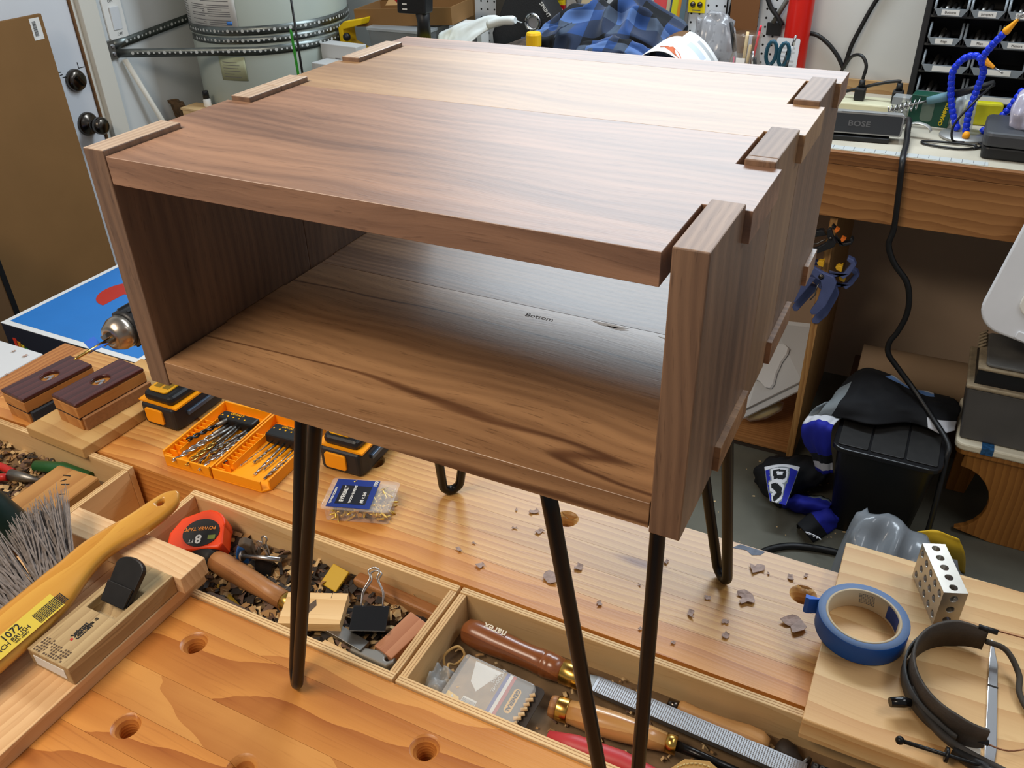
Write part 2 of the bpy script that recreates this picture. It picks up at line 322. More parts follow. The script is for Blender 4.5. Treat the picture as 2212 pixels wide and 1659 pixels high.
# ------------------------------------------------------------------ walnut night stand on hairpin legs (front-left inner corner at x=0, y=0)
ZT = 1.45472; W = 0.4071; D = 0.4266; T = 0.0200; HI = 0.16665; PR = 0.0042; EF = 0.0040; EB = 0.0034
YB = (0.0, 0.0733, 0.1503, 0.2268, 0.305, 0.382, D)
ns = thing('nightstand', 'dark walnut open nightstand box on four black hairpin legs, standing on the workbench', 'nightstand', (0, 0, ZT))
def steps(y0, y1, fin, ton):
    """(y, value) pairs of the finger profile between y0 and y1; fin where a side finger is, ton where a tongue is"""
    out = []
    for i in range(6):
        a, b = max(y0, YB[i]), min(y1, YB[i+1])
        if b - a > 1e-5:
            v = fin if i % 2 == 0 else ton
            out += [(a, v), (b, v)]
    return out
def flat_plank(name, y0, y1, z0, m, gapr):
    l = steps(y0, y1, 0.0012, -T-PR); r = steps(y0, y1, W-gapr, W+T+PR)
    return MB().prism([(x, y) for y, x in r] + [(x, y) for y, x in l[::-1]], z0, z0+T).build(name, m, ns, bevel=0.0003, seg=1)
flat_plank('top_plank', 0.0, 0.212, -T, walnut_red, 0.0052)
flat_plank('top_plank', 0.21202, 0.386, -T, walnut_pale, 0.0045)
flat_plank('top_plank', 0.38602, D, -T, walnut_red, 0.0045)
flat_plank('bottom_plank', 0.0, 0.205, -HI-T, walnut_in, 0.0004)
flat_plank('bottom_plank', 0.20502, D, -HI-T, walnut, 0.0004)
finger_glare = wood('finger_top_glare', (206, 184, 160), (166, 140, 118), 'Y', ring=60, stretch=0.12, pore=0.15, rough=0.42, contrast=(0.3, 0.7), rw=0.2, fine=900, prof='SIN', spec=0.9)
finger_glare_dim = wood('finger_top_glare_dim', (158, 134, 116), (122, 100, 86), 'Y', ring=60, stretch=0.12, pore=0.2, rough=0.55, contrast=(0.3, 0.7), rw=0.2, fine=900, prof='SIN', spec=0.4)
def side_plank(name, x0, y0, y1, m):
    t = steps(y0, y1, EF, -T-0.0002); b = steps(y0, y1, -HI-T-EB, -HI+0.0002)
    Mr = Matrix(((0,0,1,0),(1,0,0,0),(0,1,0,0),(0,0,0,1)))      # outline (y,z), thickness along x
    return MB().prism([(y, z) for y, z in b] + [(y, z) for y, z in t[::-1]], x0, x0+T, M=Mr).build(name, [m, finger_glare if x0 < 0 else finger_glare_dim], ns, bevel=0.0008)
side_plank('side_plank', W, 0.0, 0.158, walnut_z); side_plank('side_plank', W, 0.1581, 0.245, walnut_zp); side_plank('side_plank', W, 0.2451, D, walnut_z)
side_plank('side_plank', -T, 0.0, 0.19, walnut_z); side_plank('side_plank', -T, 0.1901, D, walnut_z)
for o in ns.children:                       # finger tops paler: glare painted into their end-grain colour
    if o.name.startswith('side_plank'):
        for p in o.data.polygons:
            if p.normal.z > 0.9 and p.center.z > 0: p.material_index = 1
note = text('Bottom', 0.0085, mat('faded_brown_ink', (58, 40, 30), 0.8), ns, (0.243, 0.190, -HI+0.0001), (0, 0, 0.0), 'pencil_note', ext=0.00002)
sw_ = MB()
for (x, y, l, w) in ((0.285,0.203,0.034,0.004),(0.345,0.200,0.06,0.006),(0.30,0.200,0.02,0.003)):
    sw_.prism([(x,y),(x+l*0.3,y-w),(x+l*0.7,y-w*1.2),(x+l,y-w*0.2),(x+l*0.6,y+0.0004)], -HI, -HI+0.00012)
sw_.build('sapwood_streak', mat('sapwood_tan', (176, 140, 100), 0.5), ns)
def hairpin(cx, cy, ux, uy, bx, by):
    """top plate centre, spread direction, foot"""
    u = Vector((ux, uy, 0)).normalized(); tz = -HI-T-0.003; bz = HB-ZT+0.0064
    A = Vector((cx, cy, tz)) - u*0.050; B = Vector((cx, cy, tz)) + u*0.050; F = Vector((bx, by, bz))
    pts = [A]; r = 0.0125
    ax = Vector((0,0,1)); dn = (F-Vector((cx,cy,tz))).normalized()
    for i in range(11):
        a = math.pi*(i/10); pts.append(F - dn*r*1.15 + u*(-r*math.cos(a)) + dn*(r*1.15*math.sin(a)))
    pts.append(B)
    full = []
    for i in range(len(pts)-1):
        n = 8 if i in (0, len(pts)-2) else 1
        for k in range(n): full.append(pts[i].lerp(pts[i+1], k/n))
    full.append(pts[-1])
    mb = MB(); mb.tube(full, 0.0063, 12)
    ang = math.atan2(u.y, u.x); mb.box((cx, cy, tz+0.0014), (0.13, 0.045, 0.003), 0, ang)
    mb.build('hairpin_leg', black_steel, ns)
hairpin(0.073, 0.090, 1, -1, 0.019, 0.038)
hairpin(0.346, 0.082, 1, 1, 0.396, 0.036)
hairpin(0.066, 0.340, 1, 1, 0.012, 0.389)
hairpin(0.343, 0.338, 1, -1, 0.3955, 0.3855)
# ------------------------------------------------------------------ big workbench
wb = thing('workbench', 'heavy amber fir workbench with dog holes and a sunken tool well, under the nightstand', 'workbench')
def dog(x, y):
    c = MB(); c.lathe([(0.0001,-0.2),(0.0095,-0.2),(0.0095,-0.0085),(0.0165,0.0006),(0.0165,0.03),(0.0001,0.03)], 24, Matrix.Translation((x, y, HB)), cap=False); return c
HOLES_F = [(-0.125,0.032),(-0.110,-0.082),(0.186,0.032),(0.033,-0.066),(0.345,-0.08)]
HOLES_B = [(0.179,0.408),(0.489,0.404),(-0.128,0.403)]
XL, XR = -0.80, 1.15
def slab(ys, mats, holes, z0=0.77):
    for i in range(len(ys)-1):
        o = MB().b2(XL, XR, ys[i]+0.00015, ys[i+1]-0.00015, z0, HB).build('plank', mats[i % len(mats)], wb)
        hs = [h for h in holes if ys[i]-0.017 < h[1] < ys[i+1]+0.017]
        cut(o, [dog(*h) for h in hs])
slab([-0.36,-0.285,-0.205,-0.148,-0.104,-0.064,-0.020,0.047,0.0845], [pine_light,pine_front,pine_light,pine_front,pine_light,pine_front,pine_light,pine_front], HOLES_F) if False else None
slab([-0.36,-0.27,-0.19,-0.106,-0.066,-0.018,0.050,0.0845], [pine_front,pine_light,pine_front,pine_front,pine_light,pine_front,pine_light], HOLES_F)
slab([0.2455,0.292,0.337,0.378,0.418,0.459], [pine_light,pine_back,pine_back,pine_back,pine_back], HOLES_B)
MB().prism([(0.392,0.447),(0.400,0.4575),(0.432,0.4572),(0.428,0.449),(0.418,0.444),(0.410,0.450)], HB+0.0001, HB+0.0003).build('paint_smear', mat('grey_blue_paint', (96, 104, 120), 0.6, var=0.4, vscale=120), wb)
MB().b2(XL, XR, 0.0847, 0.2453, 0.752, 0.768).build('well_bottom', ply, wb)
MB().b2(XL-0.055, XL-0.0005, -0.36, 0.459, 0.76, HB).build('end_cap', wood('end_cap_fir', (196, 134, 72), (150, 88, 40), 'Y', ring=50, stretch=0.05, pore=0.1, rough=0.4, fine=300), wb, bevel=0.002)
for x in (-0.70, 1.05):
    for y in (-0.28, 0.38): MB().b2(x-0.045, x+0.045, y-0.045, y+0.045, 0, 0.768).build('leg', pine_back, wb)
# ------------------------------------------------------------------ bench along the back wall
WBZ = 0.962
wt = thing('wall_bench', 'pale topped bench with brown timber apron along the back wall', 'workbench')
top_m = mat('dusty_bench_top', (186, 178, 160), 0.6, var=0.14, vscale=9)
MB().b2(-1.32, 2.2, 1.815, 2.385, WBZ-0.025, WBZ).build('worktop', [top_m], wt)
MB().b2(-1.32, 2.2, 1.797, 1.8145, WBZ-0.03, WBZ-0.0005).build('front_edging', beam_dk, wt, bevel=0.001)
MB().b2(-1.32, 2.2, 1.800, 1.838, WBZ-0.166, WBZ-0.031).build('apron_board', beam, wt, bevel=0.0015)
MB().b2(-1.32, 2.2, 2.386, 2.399, WBZ-0.03, WBZ+0.035).build('back_strip', wood('back_strip_pine', (196, 160, 110), (164, 122, 76), 'X', ring=30, pore=0.1, rough=0.6, fine=300), wt)
for x in (-1.26, -0.35, 1.45, 2.1): MB().b2(x-0.045, x+0.045, 1.85, 1.94, 0, WBZ-0.027).build('leg', beam, wt)
ruler = MB().b2(0.12, 0.62, 1.819, 1.847, WBZ, WBZ+0.0008)
ruler.build('ruler_strip', mat('ruler_grey', (180, 184, 182), 0.5), wt)
rt = MB()
for i in range(21): rt.b2(0.13+i*0.0254*0.95, 0.1312+i*0.0254*0.95, 1.825 if i % 2 else 1.819, 1.847, WBZ+0.0008, WBZ+0.0011)
rt.build('ruler_mark', grey_ink, wt)['kind'] = 'stuff'
struct(MB().b2(-1.2, 2.6, 2.392, 2.3995, 0, WBZ-0.03).build('trim_3', mat('brown_wall_panel', (190, 166, 142), 0.8, var=0.08, vscale=4)), 'bare brown wall board under the wall bench')
# ------------------------------------------------------------------ trays in the tool well
TF = 0.817; RIM = HB + 0.003
def tray(x0, x1, y0, y1, label):
    t = thing('tool_tray', label, 'tray', (x0, y0, 0.769), group='plywood trays in the tool well')
    w, d, h, k = x1-x0, y1-y0, RIM-0.769, 0.0095
    for a in ((0, w, 0, k), (0, w, d-k, d)): MB().b2(*a, 0, h).build('long_wall', ply, t, bevel=0.0008)
    for a in ((0, k), (w-k, w)): MB().b2(*a, k+0.0003, d-k-0.0003, 0, h-0.001).build('end_wall', ply_y, t, bevel=0.0008)
    MB().b2(k, w-k, k, d-k, 0.002, TF-0.769).build('tray_bottom', mat('grimy_tray_floor', (120, 96, 68), 0.8, var=0.4, vscale=30), t)
    g = MB()
    for y0_ in (0, d-k):
        for f_ in (0.30, 0.66): g.b2(0.001, w-0.001, y0_+k*f_, y0_+k*f_+0.0007, h, h+0.00015)
    for x0_ in (0, w-k):
        for f_ in (0.30, 0.66): g.b2(x0_+k*f_, x0_+k*f_+0.0007, k+0.001, d-k-0.001, h-0.001, h-0.00085)
    g.build('ply_lines', mat('ply_glue_line', (168, 128, 84), 0.7), t)['kind'] = 'stuff'
    return t
tray(-0.322, 0.1115, 0.0855, 0.2385, 'open plywood tray holding the orange tape measure and binder clips')
tray(0.1155, 0.66, 0.0855, 0.2385, 'open plywood tray holding the rasp and the dowel pin packet')
tray(-0.795, -0.444, 0.0870, 0.2395, 'open plywood tray at the left end holding a marked wooden block')
# ------------------------------------------------------------------ left end of the bench: bench hook, hand plane, brush
hook = thing('bench_hook', 'fresh pine bench hook board with a raised stop block', 'bench hook', (-0.181, -0.45, HB))
MB().b2(-0.106, 0, 0, 0.562, 0, 0.020).build('base_board', pine_new, hook, bevel=0.001)
MB().b2(-0.235, -0.1075, 0, 0.562, 0, 0.0185).build('base_board', pine_new, hook, bevel=0.001)
MB().b2(-0.209, 0.010, 0.5215, 0.562, 0.0202, 0.045).build('stop_block', pine_newx, hook, bevel=0.0012)
kan = thing('hand_plane', 'pale oak wooden hand plane with black iron lying on the bench hook', 'hand plane', (-0.2145, -0.078, HB+0.0202))
oak = wood('kanna_oak', (190, 164, 120), (158, 130, 90), 'Y', ring=25, stretch=0.05, pore=0.3, rough=0.6, fine=500, vary=0.02)
kb = MB().b2(-0.032, 0.032, 0, 0.1495, 0, 0.026).build('body', oak, kan)
c1 = MB(); Mr = Matrix(((0,0,1,0),(1,0,0,0),(0,1,0,0),(0,0,0,1)))
c1.prism([(0.068,0.012),(0.072,0.030),(0.122,0.030),(0.083,0.006)], -0.022, 0.022, M=Mr)
cut(kb, [c1]); md = kb.modifiers.new('bevel', 'BEVEL'); md.width = 0.0012; md.segments = 2; md.limit_method = 'ANGLE'
Mi = Matrix.Translation((0, 0.094, 0.012)) @ Matrix.Rotation(math.radians(-48), 4, 'X')
ir = [(-0.019,-0.012),(0.019,-0.012),(0.021,0.030)] + [(0.021*math.cos(math.radians(a)), 0.030+0.012*math.sin(math.radians(a))) for a in range(15, 180, 15)] + [(-0.021,0.030)]
Mi = Matrix.Translation((0.002, 0.100, 0.030)) @ Matrix.Rotation(math.radians(42), 4, 'X')
iron_m = mat('black_forged_iron', (34, 33, 34), 0.42, 0.3, var=0.2, vscale=60)
MB().prism(ir, -0.003, 0.004, M=Mi).build('iron', iron_m, kan, bevel=0.0012)
MB().prism([(-0.018,-0.014),(0.018,-0.014),(0.0195,0.010),(-0.0195,0.010)], 0.0042, 0.0075, M=Mi).build('chip_breaker', iron_m, kan, bevel=0.001)
MB().b2(-0.024, 0.024, -0.0006, -0.0001, 0.006, 0.020).build('end_label', paper, kan)
for i, (ch, y) in enumerate((('特', 0.062), ('撰', 0.0555))): text(ch, 0.0045, ink, kan, (0.004, y, 0.0262), (0,0,0), 'print')
for ch, y in (('南', 0.048), ('剣', 0.0375)): text(ch, 0.0125, ink, kan, (0.003, y, 0.0262), (0,0,0), 'print', bold=0.0002)
MB().b2(0.001, 0.004, 0.0285, 0.0315, 0.0261, 0.0263).build('red_seal', mat('red_print', (190, 40, 40), 0.6), kan)
sm = MB()
for r in range(6):
    for k in range(12 if r else 4):
        if hsh(r, k, 2) > 0.12: sm.box((-0.024+k*0.0037, 0.020-r*0.0033, 0.0262), (0.0026*(0.6+0.4*hsh(r,k)), 0.0021, 0.0002))
o = sm.build('small_print', mat('brown_print', (84, 66, 50), 0.8), kan); o['kind'] = 'stuff'
# bench brush
br = thing('bench_brush', 'bench brush with yellow wooden handle and grey bristles resting over the stop block', 'brush', (-0.278, 0.0, HB+0.0455))
hw = [( -0.33, 0.026), (-0.2, 0.027), (-0.08, 0.027), (-0.02, 0.025), (0.02, 0.019), (0.06, 0.016), (0.10, 0.016), (0.135, 0.0155), (0.158, 0.012), (0.168, 0.004)]
L_ = spline([(y, w, 0) for y, w in hw], 4)
brush_wood = wood('lacquered_yellow_wood', (226, 170, 74), (204, 140, 50), 'Y', ring=10, stretch=0.06, pore=0.06, rough=0.25, fine=300, vary=0.02, coat=0.6)
bh = MB(); n_ = len(L_)
def bx_(y, w, s):     # centre line bends a little
    return 0.0 + 0.010*max(0, y)/0.17 - 0.012*math.exp(-((y-0.05)/0.05)**2)
rings = []
for (y, w, _) in L_:
    cx = bx_(y, w, 0); zc = 0.011 + (0.012*max(0, y-0.02)/0.15); th = 0.0105 if y < 0.0 else 0.0105-0.003*min(1, y/0.15)
    rings.append([(cx+w*math.copysign(abs(math.cos(a))**0.55, math.cos(a)), y, zc + th*math.copysign(abs(math.sin(a))**0.6, math.sin(a)) - 0.10*(w*math.cos(a))) for a in [2*math.pi*k/16 for k in range(16)]])
vs = [p for r in rings for p in r]; fs = [(i*16+k, (i+1)*16+k, (i+1)*16+(k+1)%16, i*16+(k+1)%16) for i in range(n_-1) for k in range(16)]
fs += [tuple(range(16)), tuple((n_-1)*16+k for k in range(15,-1,-1))]
bh.add(vs, fs, 0, None, True)
hb = bh.build('handle', brush_wood, br)
cut(hb, [MB().lathe([(0.0001,-0.05),(0.0042,-0.05),(0.0042,0.06),(0.0001,0.06)], 14, Matrix.Translation((0.006, 0.143, 0.02)) @ Matrix.Diagonal((1, 1.5, 1, 1)), cap=False)])
br.rotation_euler = (0.02, 0.30, 0.02)
bs = MB()
for i in range(2600):
    y0 = -0.33+0.36*R_.random(); z0 = 0.004+0.012*R_.random(); ln = 0.075+0.02*R_.random(); dy = (R_.random()-0.35)*0.05+(0.04 if y0 > -0.02 else 0); dz = (R_.random()-0.4)*0.03
    p = Vector((-0.018, y0, z0)); q = p+Vector((-ln, dy, dz)); w = 0.0010
    m_ = p.lerp(q, 0.5)+Vector((0, 0, 0.004*R_.random()))
    bs.add([tuple(p+Vector((0,-w,0))), tuple(p+Vector((0,w,0))), tuple(m_+Vector((0,w,w))), tuple(m_+Vector((0,-w,w))), tuple(q+Vector((0,0.0003,0))), tuple(q+Vector((0,-0.0003,0)))], [(0,1,2,3),(3,2,4,5)])
o = bs.build('bristles', mat('grey_bristle', (128, 118, 112), 0.8, var=0.35, vscale=200), br); o['kind'] = 'stuff'
lb = MB().b2(0.0015, 0.0235, -0.19, -0.022, 0.0, 0.0002).build('label', mat('yellow_label', (222, 196, 70), 0.5), br, (0, 0, 0.0225), (0, 0.10, 0))
bc = MB(); y = -0.052
for k in range(26):
    w = 0.0004+0.0008*hsh(k, 3); bc.b2(0.008, 0.0215, y, y+w, 0.0002, 0.0004); y += w+0.0006
bc.build('barcode', ink, lb)['kind'] = 'stuff'
text('1072', 0.0115, ink, lb, (0.0075, -0.078, 0.0003), (0,0,math.pi/2), 'print', bold=0.0001); text('BENCH BRUSH', 0.0075, ink, lb, (0.0155, -0.086, 0.0003), (0,0,math.pi/2), 'print')
text('with safety', 0.004, ink, lb, (0.0195, -0.075, 0.0003), (0,0,math.pi/2), 'print')
gb = thing('green_tool_handle', 'dark green round handle at the left edge beside the brush bristles', 'handle', (-0.455, 0.055, HB+0.0125), rot=(0.1, -0.35, 0.2))
MB().lathe([(0.030,0),(0.031,0.01),(0.026,0.06),(0.020,0.10),(0.024,0.13),(0.012,0.14),(0.0001,0.141)], 20).build('grip', mat('dark_green_plastic', (14, 40, 38), 0.35), gb)
MB().lathe([(0.0315,0.0),(0.0325,0.004),(0.0325,0.008),(0.0315,0.012)], 20, cap=False).build('collar', dark_rubber, gb)
# ------------------------------------------------------------------ left tray contents
lbk = thing('wooden_block', 'tan wooden block with black ink marks lying in the left tray', 'wood block', (-0.519, 0.153, TF+0.0003), rz=0.05)
MB().b2(-0.040, 0.040, -0.050, 0.052, 0, 0.037).build('block', wood('tan_block_wood', (196, 146, 84), (170, 116, 60), 'Y', ring=12, pore=0.05, rough=0.5, fine=300, vary=0.02), lbk, bevel=0.003)
for (x, y, a, l) in ((-0.006,0.036,0.2,0.012),(-0.002,0.026,0.9,0.008),(0.008,0.020,0.4,0.012),(0.022,0.002,0.5,0.008)): MB().box((0,0,0),(l,0.002,0.0003)).build('ink_mark', ink, lbk, (x,y,0.0374), (0,0,a))
rh = thing('red_handled_pliers', 'pliers with red grips half buried in the left tray', 'pliers', (-0.655, 0.165, TF+0.013), rz=0.2)
red_p = mat('red_plastic', (186, 34, 30), 0.4)
for s_ in (-1, 1): MB().tube(spline([(-0.06,0.012*s_,0),(-0.02,0.016*s_,0.002),(0.02,0.006*s_,0.004)],5), [0.006]*11, 10).build('grip', red_p, rh)
MB().tube([(0.02,0,0.004),(0.045,0,0.004),(0.075,0,0.002)], [0.009,0.007,0.003], 10).build('jaws', dull_steel, rh)
tag(MB().tube([(0,0,0),(0.05,0.012,0.003),(0.10,0.018,0.0)], [0.009,0.010,0.007], 12).build('green_chisel', mat('green_plastic', (38, 92, 48), 0.4), None, (-0.628, 0.205, TF+0.0105)), 'green gripped tool lying behind the wooden block in the left tray', 'tool')
def crumbs(name, x0, x1, y0, y1, z0, n, cols, label, seed, size=0.012):
    rr = random.Random(seed); mb = MB()
    for i in range(n):
        x, y = x0+(x1-x0)*rr.random(), y0+(y1-y0)*rr.random(); l = size*(0.4+rr.random()); w = size*0.22*(0.5+rr.random())
        M = Matrix.Translation((x, y, z0+0.002+0.010*rr.random()*rr.random())) @ Euler((rr.uniform(-0.5,0.5), rr.uniform(-0.4,0.4), rr.uniform(0,6.3))).to_matrix().to_4x4()
        c = rr.randrange(len(cols)); h = 0.004*rr.random()
        mb.add([(-l/2,-w,0),(0,-w,h),(l/2,-w,0),(l/2,w,0),(0,w,h),(-l/2,w,0)], [(0,1,4,5),(1,2,3,4)], c, M)
    return tag(mb.build(name, cols), label, 'shavings', kind='stuff')
shav = [mat('pale_shaving', (206, 176, 128), 0.8), mat('walnut_shaving', (112, 88, 74), 0.8), mat('tan_shaving', (166, 128, 82), 0.8), mat('dark_bit', (48, 42, 38), 0.7)]
crumbs('wood_shavings', -0.78, -0.58, 0.10, 0.23, TF, 420, [shav[3], shav[2], shav[1], shav[0]], 'dark clutter of shavings and scraps in the left tray', 1)
crumbs('wood_shavings', -0.31, 0.10, 0.10, 0.225, TF, 900, [shav[3], shav[1], shav[2], shav[3], shav[0]], 'curled shavings and scraps covering the floor of the tape measure tray', 2, 0.016)
crumbs('wood_shavings', 0.13, 0.64, 0.10, 0.225, TF, 160, [shav[2], shav[0], shav[1]], 'fine shavings on the floor of the rasp tray', 3, 0.007)
# ------------------------------------------------------------------ middle tray contents
tm = thing('tape_measure', 'orange tape measure with black oval label tipped up in the plywood tray', 'tape measure', (-0.262, 0.188, TF+0.012), rot=(0.35, -0.10, 0.45))
orange = mat('orange_plastic', (240, 70, 18), 0.38)
tp = [(-0.040,-0.026),(0.034,-0.026),(0.038,-0.020),(0.036,0.006)] + arc(0.008, 0.004, 0.030, 10, 120, 6) + [(-0.026,0.024),(-0.040,0.002)]
MB().prism(tp, 0, 0.030).build('case', orange, tm, bevel=0.004, seg=3)
MB().prism([(0.006+0.0255*math.cos(a*math.pi/12), -0.002+0.0205*math.sin(a*math.pi/12)) for a in range(24)], 0.0302, 0.0312).build('label_disc', black_plastic, tm)
lab = text('POWER TAPE', 0.0072, mat('orange_print', (246, 150, 60), 0.6), tm, (0.004, 0.004, 0.0314), (0,0,math.pi+0.0), 'print', bold=0.0001)
text('8', 0.018, paper, tm, (0.004, -0.011, 0.0314), (0,0,math.pi), 'print', bold=0.0004); text('FT', 0.007, paper, tm, (-0.006, -0.014, 0.0314), (0,0,math.pi), 'print')
MB().box((0.022,-0.010,0.0315),(0.010,0.006,0.0003)).build('print_patch', mat('green_print', (110, 124, 52), 0.6), tm)
MB().box((-0.043,-0.020,0.010),(0.004,0.008,0.016)).build('tape_hook', dull_steel, tm)
chz = thing('chisel', 'socket chisel with worn tan wooden handle and brass ferrule under the plywood scrap', 'chisel', (-0.255, 0.168, TF+0.0165), rot=(0, 0.0, math.atan2(-0.024, 0.18)))
Mh = Matrix.Rotation(math.pi/2, 4, 'Y')
handle_w = wood('worn_handle_wood', (182, 130, 82), (150, 98, 56), 'X', ring=12, pore=0.2, rough=0.4, fine=400, vary=0.02)
MB().lathe([(0.014,0),(0.0155,0.004),(0.0155,0.026),(0.014,0.034)], 18, Mh).build('striking_cap', mat('black_leather_cap', (26, 24, 24), 0.6), chz)
MB().lathe([(0.0135,0.034),(0.0150,0.05),(0.0145,0.09),(0.0125,0.13),(0.0120,0.165)], 18, Mh).build('handle', handle_w, chz)
MB().lathe([(0.0125,0.165),(0.0135,0.168),(0.0120,0.188)], 18, Mh).build('ferrule', brass, chz)
MB().b2(0.188, 0.30, -0.008, 0.008, -0.003, 0.003).build('blade', dull_steel, chz, bevel=0.0005)
po = thing('plywood_scrap', 'small square birch plywood scrap with a dark stain behind the front leg', 'wood scrap', (-0.0405, 0.142, TF+0.0192), rot=(0.03, -0.02, 0.40))
for i in range(3): MB().b2(-0.038, 0.038, -0.024, 0.024, i*0.0042, i*0.0042+0.0040).build('ply_layer', ply, po)
MB().prism([(-0.012,-0.014),(-0.004,-0.008),(0.003,0.004),(0.000,0.014),(-0.006,0.006)], 0.0124, 0.01255).build('stain', mat('dark_stain', (92, 76, 62), 0.8), po)
MB().b2(0.018,0.0185,0.016,0.024,0.0124,0.0126).build('pencil_mark', ink, po)
def binder(loc, rot, w, h, label, wires, group):
    t = thing('binder_clip', label, 'binder clip', loc, rot=rot, group=group); blk = mat('black_enamel', (20, 20, 22), 0.22, spec=0.7)
    MB().prism([(-h*0.55,0),(h*0.55,0),(h*0.08,h),(h*0.03,h+0.0015),(-h*0.03,h+0.0015),(-h*0.08,h)], -w/2, w/2, M=Matrix(((0,0,1,0),(1,0,0,0),(0,1,0,0),(0,0,0,1)))).build('clip_body', blk, t, bevel=0.0006)
    for s_, up in wires:
        d = Vector((0, s_, up)).normalized()*h*1.5; b = Vector((0, 0, h))
        pts = [b+Vector((-w*0.3,0,0)), b+Vector((-w*0.28,0,0))+d*0.4, b+Vector((-w*0.10,0,0))+d*0.75, b+Vector((-w*0.16,0,0))+d*0.95, b+d*1.04, b+Vector((w*0.16,0,0))+d*0.95, b+Vector((w*0.10,0,0))+d*0.75, b+Vector((w*0.28,0,0))+d*0.4, b+Vector((w*0.3,0,0))]
        MB().tube(spline(pts, 4), 0.0011, 7).build('wire_handle', steel, t)
    return t
binder((0.034, 0.150, TF+0.016), (-0.95, 0, 0.42), 0.044, 0.030, 'large black binder clip next to the plywood scrap', ((0.25, 1.0), (-0.10, 1.0)), 'binder clips in the tray')
binder((-0.158, 0.188, TF+0.0004), (0.0, 0, 0.1), 0.026, 0.022, 'small black binder clip with its wire loop standing up in the tray', ((0.3, 1.0), (-0.05, 1.0)), 'binder clips in the tray')
bt = thing('bolt', 'zinc bolt with washer lying over the small binder clip', 'bolt', (-0.182, 0.176, TF+0.030), rot=(0, -0.08, 0.22))
MB().lathe([(0.0032,0),(0.0032,0.055)], 12, Mh).build('shank', steel, bt)
MB().lathe([(0.0075,-0.002),(0.0075,0.001)], 16, Mh).build('washer', steel, bt)
bcl = thing('spring_clamp', 'worn blue spring clamp jaw sticking up beside the chisel handle', 'clamp', (-0.198, 0.188, TF+0.0004), rot=(0.2, 0.1, 0.5))
bl_p = mat('worn_blue_plastic', (38, 96, 168), 0.5, var=0.35, vscale=120)
MB().prism([(-0.010,0),(0.010,0),(0.012,0.02),(0.007,0.040),(-0.001,0.045),(-0.006,0.03)], -0.005, 0.005, M=Matrix.Rotation(math.pi/2,4,'X')).build('jaw', bl_p, bcl, bevel=0.002)
MB().prism([(0.010,0.012),(0.018,0.026),(0.016,0.046),(0.006,0.052),(-0.002,0.046),(0.006,0.040)], -0.006, 0.006, M=Matrix.Rotation(math.pi/2,4,'X')).build('jaw_tip', mat('worn_brown_pad', (88, 74, 60), 0.7), bcl, bevel=0.002)
def block(name, label, cat, loc, dims, m, rot=(0,0,0), bevel=0.001, group=None):
    return tag(MB().b2(-dims[0]/2, dims[0]/2, -dims[1]/2, dims[1]/2, 0, dims[2]).build(name, m, None, loc, rot, bevel=bevel), label, cat, group)
red_w = wood('reddish_offcut_wood', (196, 140, 104), (168, 108, 74), 'Y', ring=12, pore=0.2, rough=0.6, fine=400, vary=0.02)
block('wood_offcut', 'reddish wooden offcut leaning in the corner of the tape measure tray', 'wood offcut', (0.074, 0.162, TF+0.0022), (0.030, 0.060, 0.020), red_w, (0.12, 0.0, -0.25))
block('wood_strip', 'pale striped wooden strip lying along the front wall of the tray', 'wood offcut', (0.042, 0.1065, TF+0.0028), (0.098, 0.013, 0.016), ply, (0, 0.03, -0.06))
block('wood_batten', 'brown wooden batten lying under the large binder clip', 'wood offcut', (0.030, 0.216, TF+0.0004), (0.13, 0.016, 0.018), handle_w, (0, 0, -0.06), 0.003)
block('yellow_tag', 'square yellow plastic tag in the tray behind the plywood scrap', 'plastic tag', (-0.060, 0.2085, TF+0.0112), (0.028, 0.030, 0.004), mat('mustard_plastic', (206, 168, 36), 0.4), (0.45, 0, -0.15))
tag(MB().tube([(-0.055,0,0),(-0.03,0,0),(0.02,0,0),(0.055,0,0)], [0.006,0.009,0.010,0.008], 14).build('brown_tool_handle', mat('grey_brown_wood', (104, 82, 66), 0.6, var=0.2, vscale=40), None, (-0.135, 0.108, TF+0.0105), (0,0,-0.12)), 'dull grey brown wooden handle along the front wall of the tray', 'handle')
nz = thing('cast_metal_handle', 'grey cast metal handle with a round hole in the tray', 'tool part', (0.062, 0.126, TF+0.0004), rot=(0, 0, 0.10))
nzb = MB().prism([(-0.036,-0.004),(-0.006,-0.008),(0.016,-0.011),(0.022,-0.004),(0.020,0.008),(0.010,0.011),(-0.012,0.006),(-0.036,0.003)], 0, 0.016).build('casting', mat('grey_cast_metal', (140, 138, 132), 0.45, 0.4), nz)
cut(nzb, [MB().lathe([(0.0001,-0.02),(0.0035,-0.02),(0.0035,0.03),(0.0001,0.03)], 12, Matrix.Translation((0.013,0,0)), cap=False)])
md = nzb.modifiers.new('bevel', 'BEVEL'); md.width = 0.003; md.segments = 3; md.limit_method = 'ANGLE'; md.angle_limit = 0.9
pc = thing('pencil_stub', 'short yellow pencil stub lying under the chisel handle', 'pencil', (-0.196, 0.138, TF+0.004), rz=-0.35)
MB().lathe([(0.0035,0),(0.0035,0.05)], 6, Mh, smooth=False).build('barrel', mat('pencil_yellow', (196, 160, 50), 0.5), pc); MB().lathe([(0.0035,0.05),(0.001,0.060)], 6, Mh).build('point', shav[0], pc)
tag(MB().tube([(0.006*math.cos(a*0.7), a*0.0007, 0.006*math.sin(a*0.7)) for a in range(40)], 0.0007, 6).build('spring', steel, None, (-0.238, 0.128, TF+0.0085), (0,0,0.8)), 'small steel coil spring near the stop block end of the tray', 'spring')
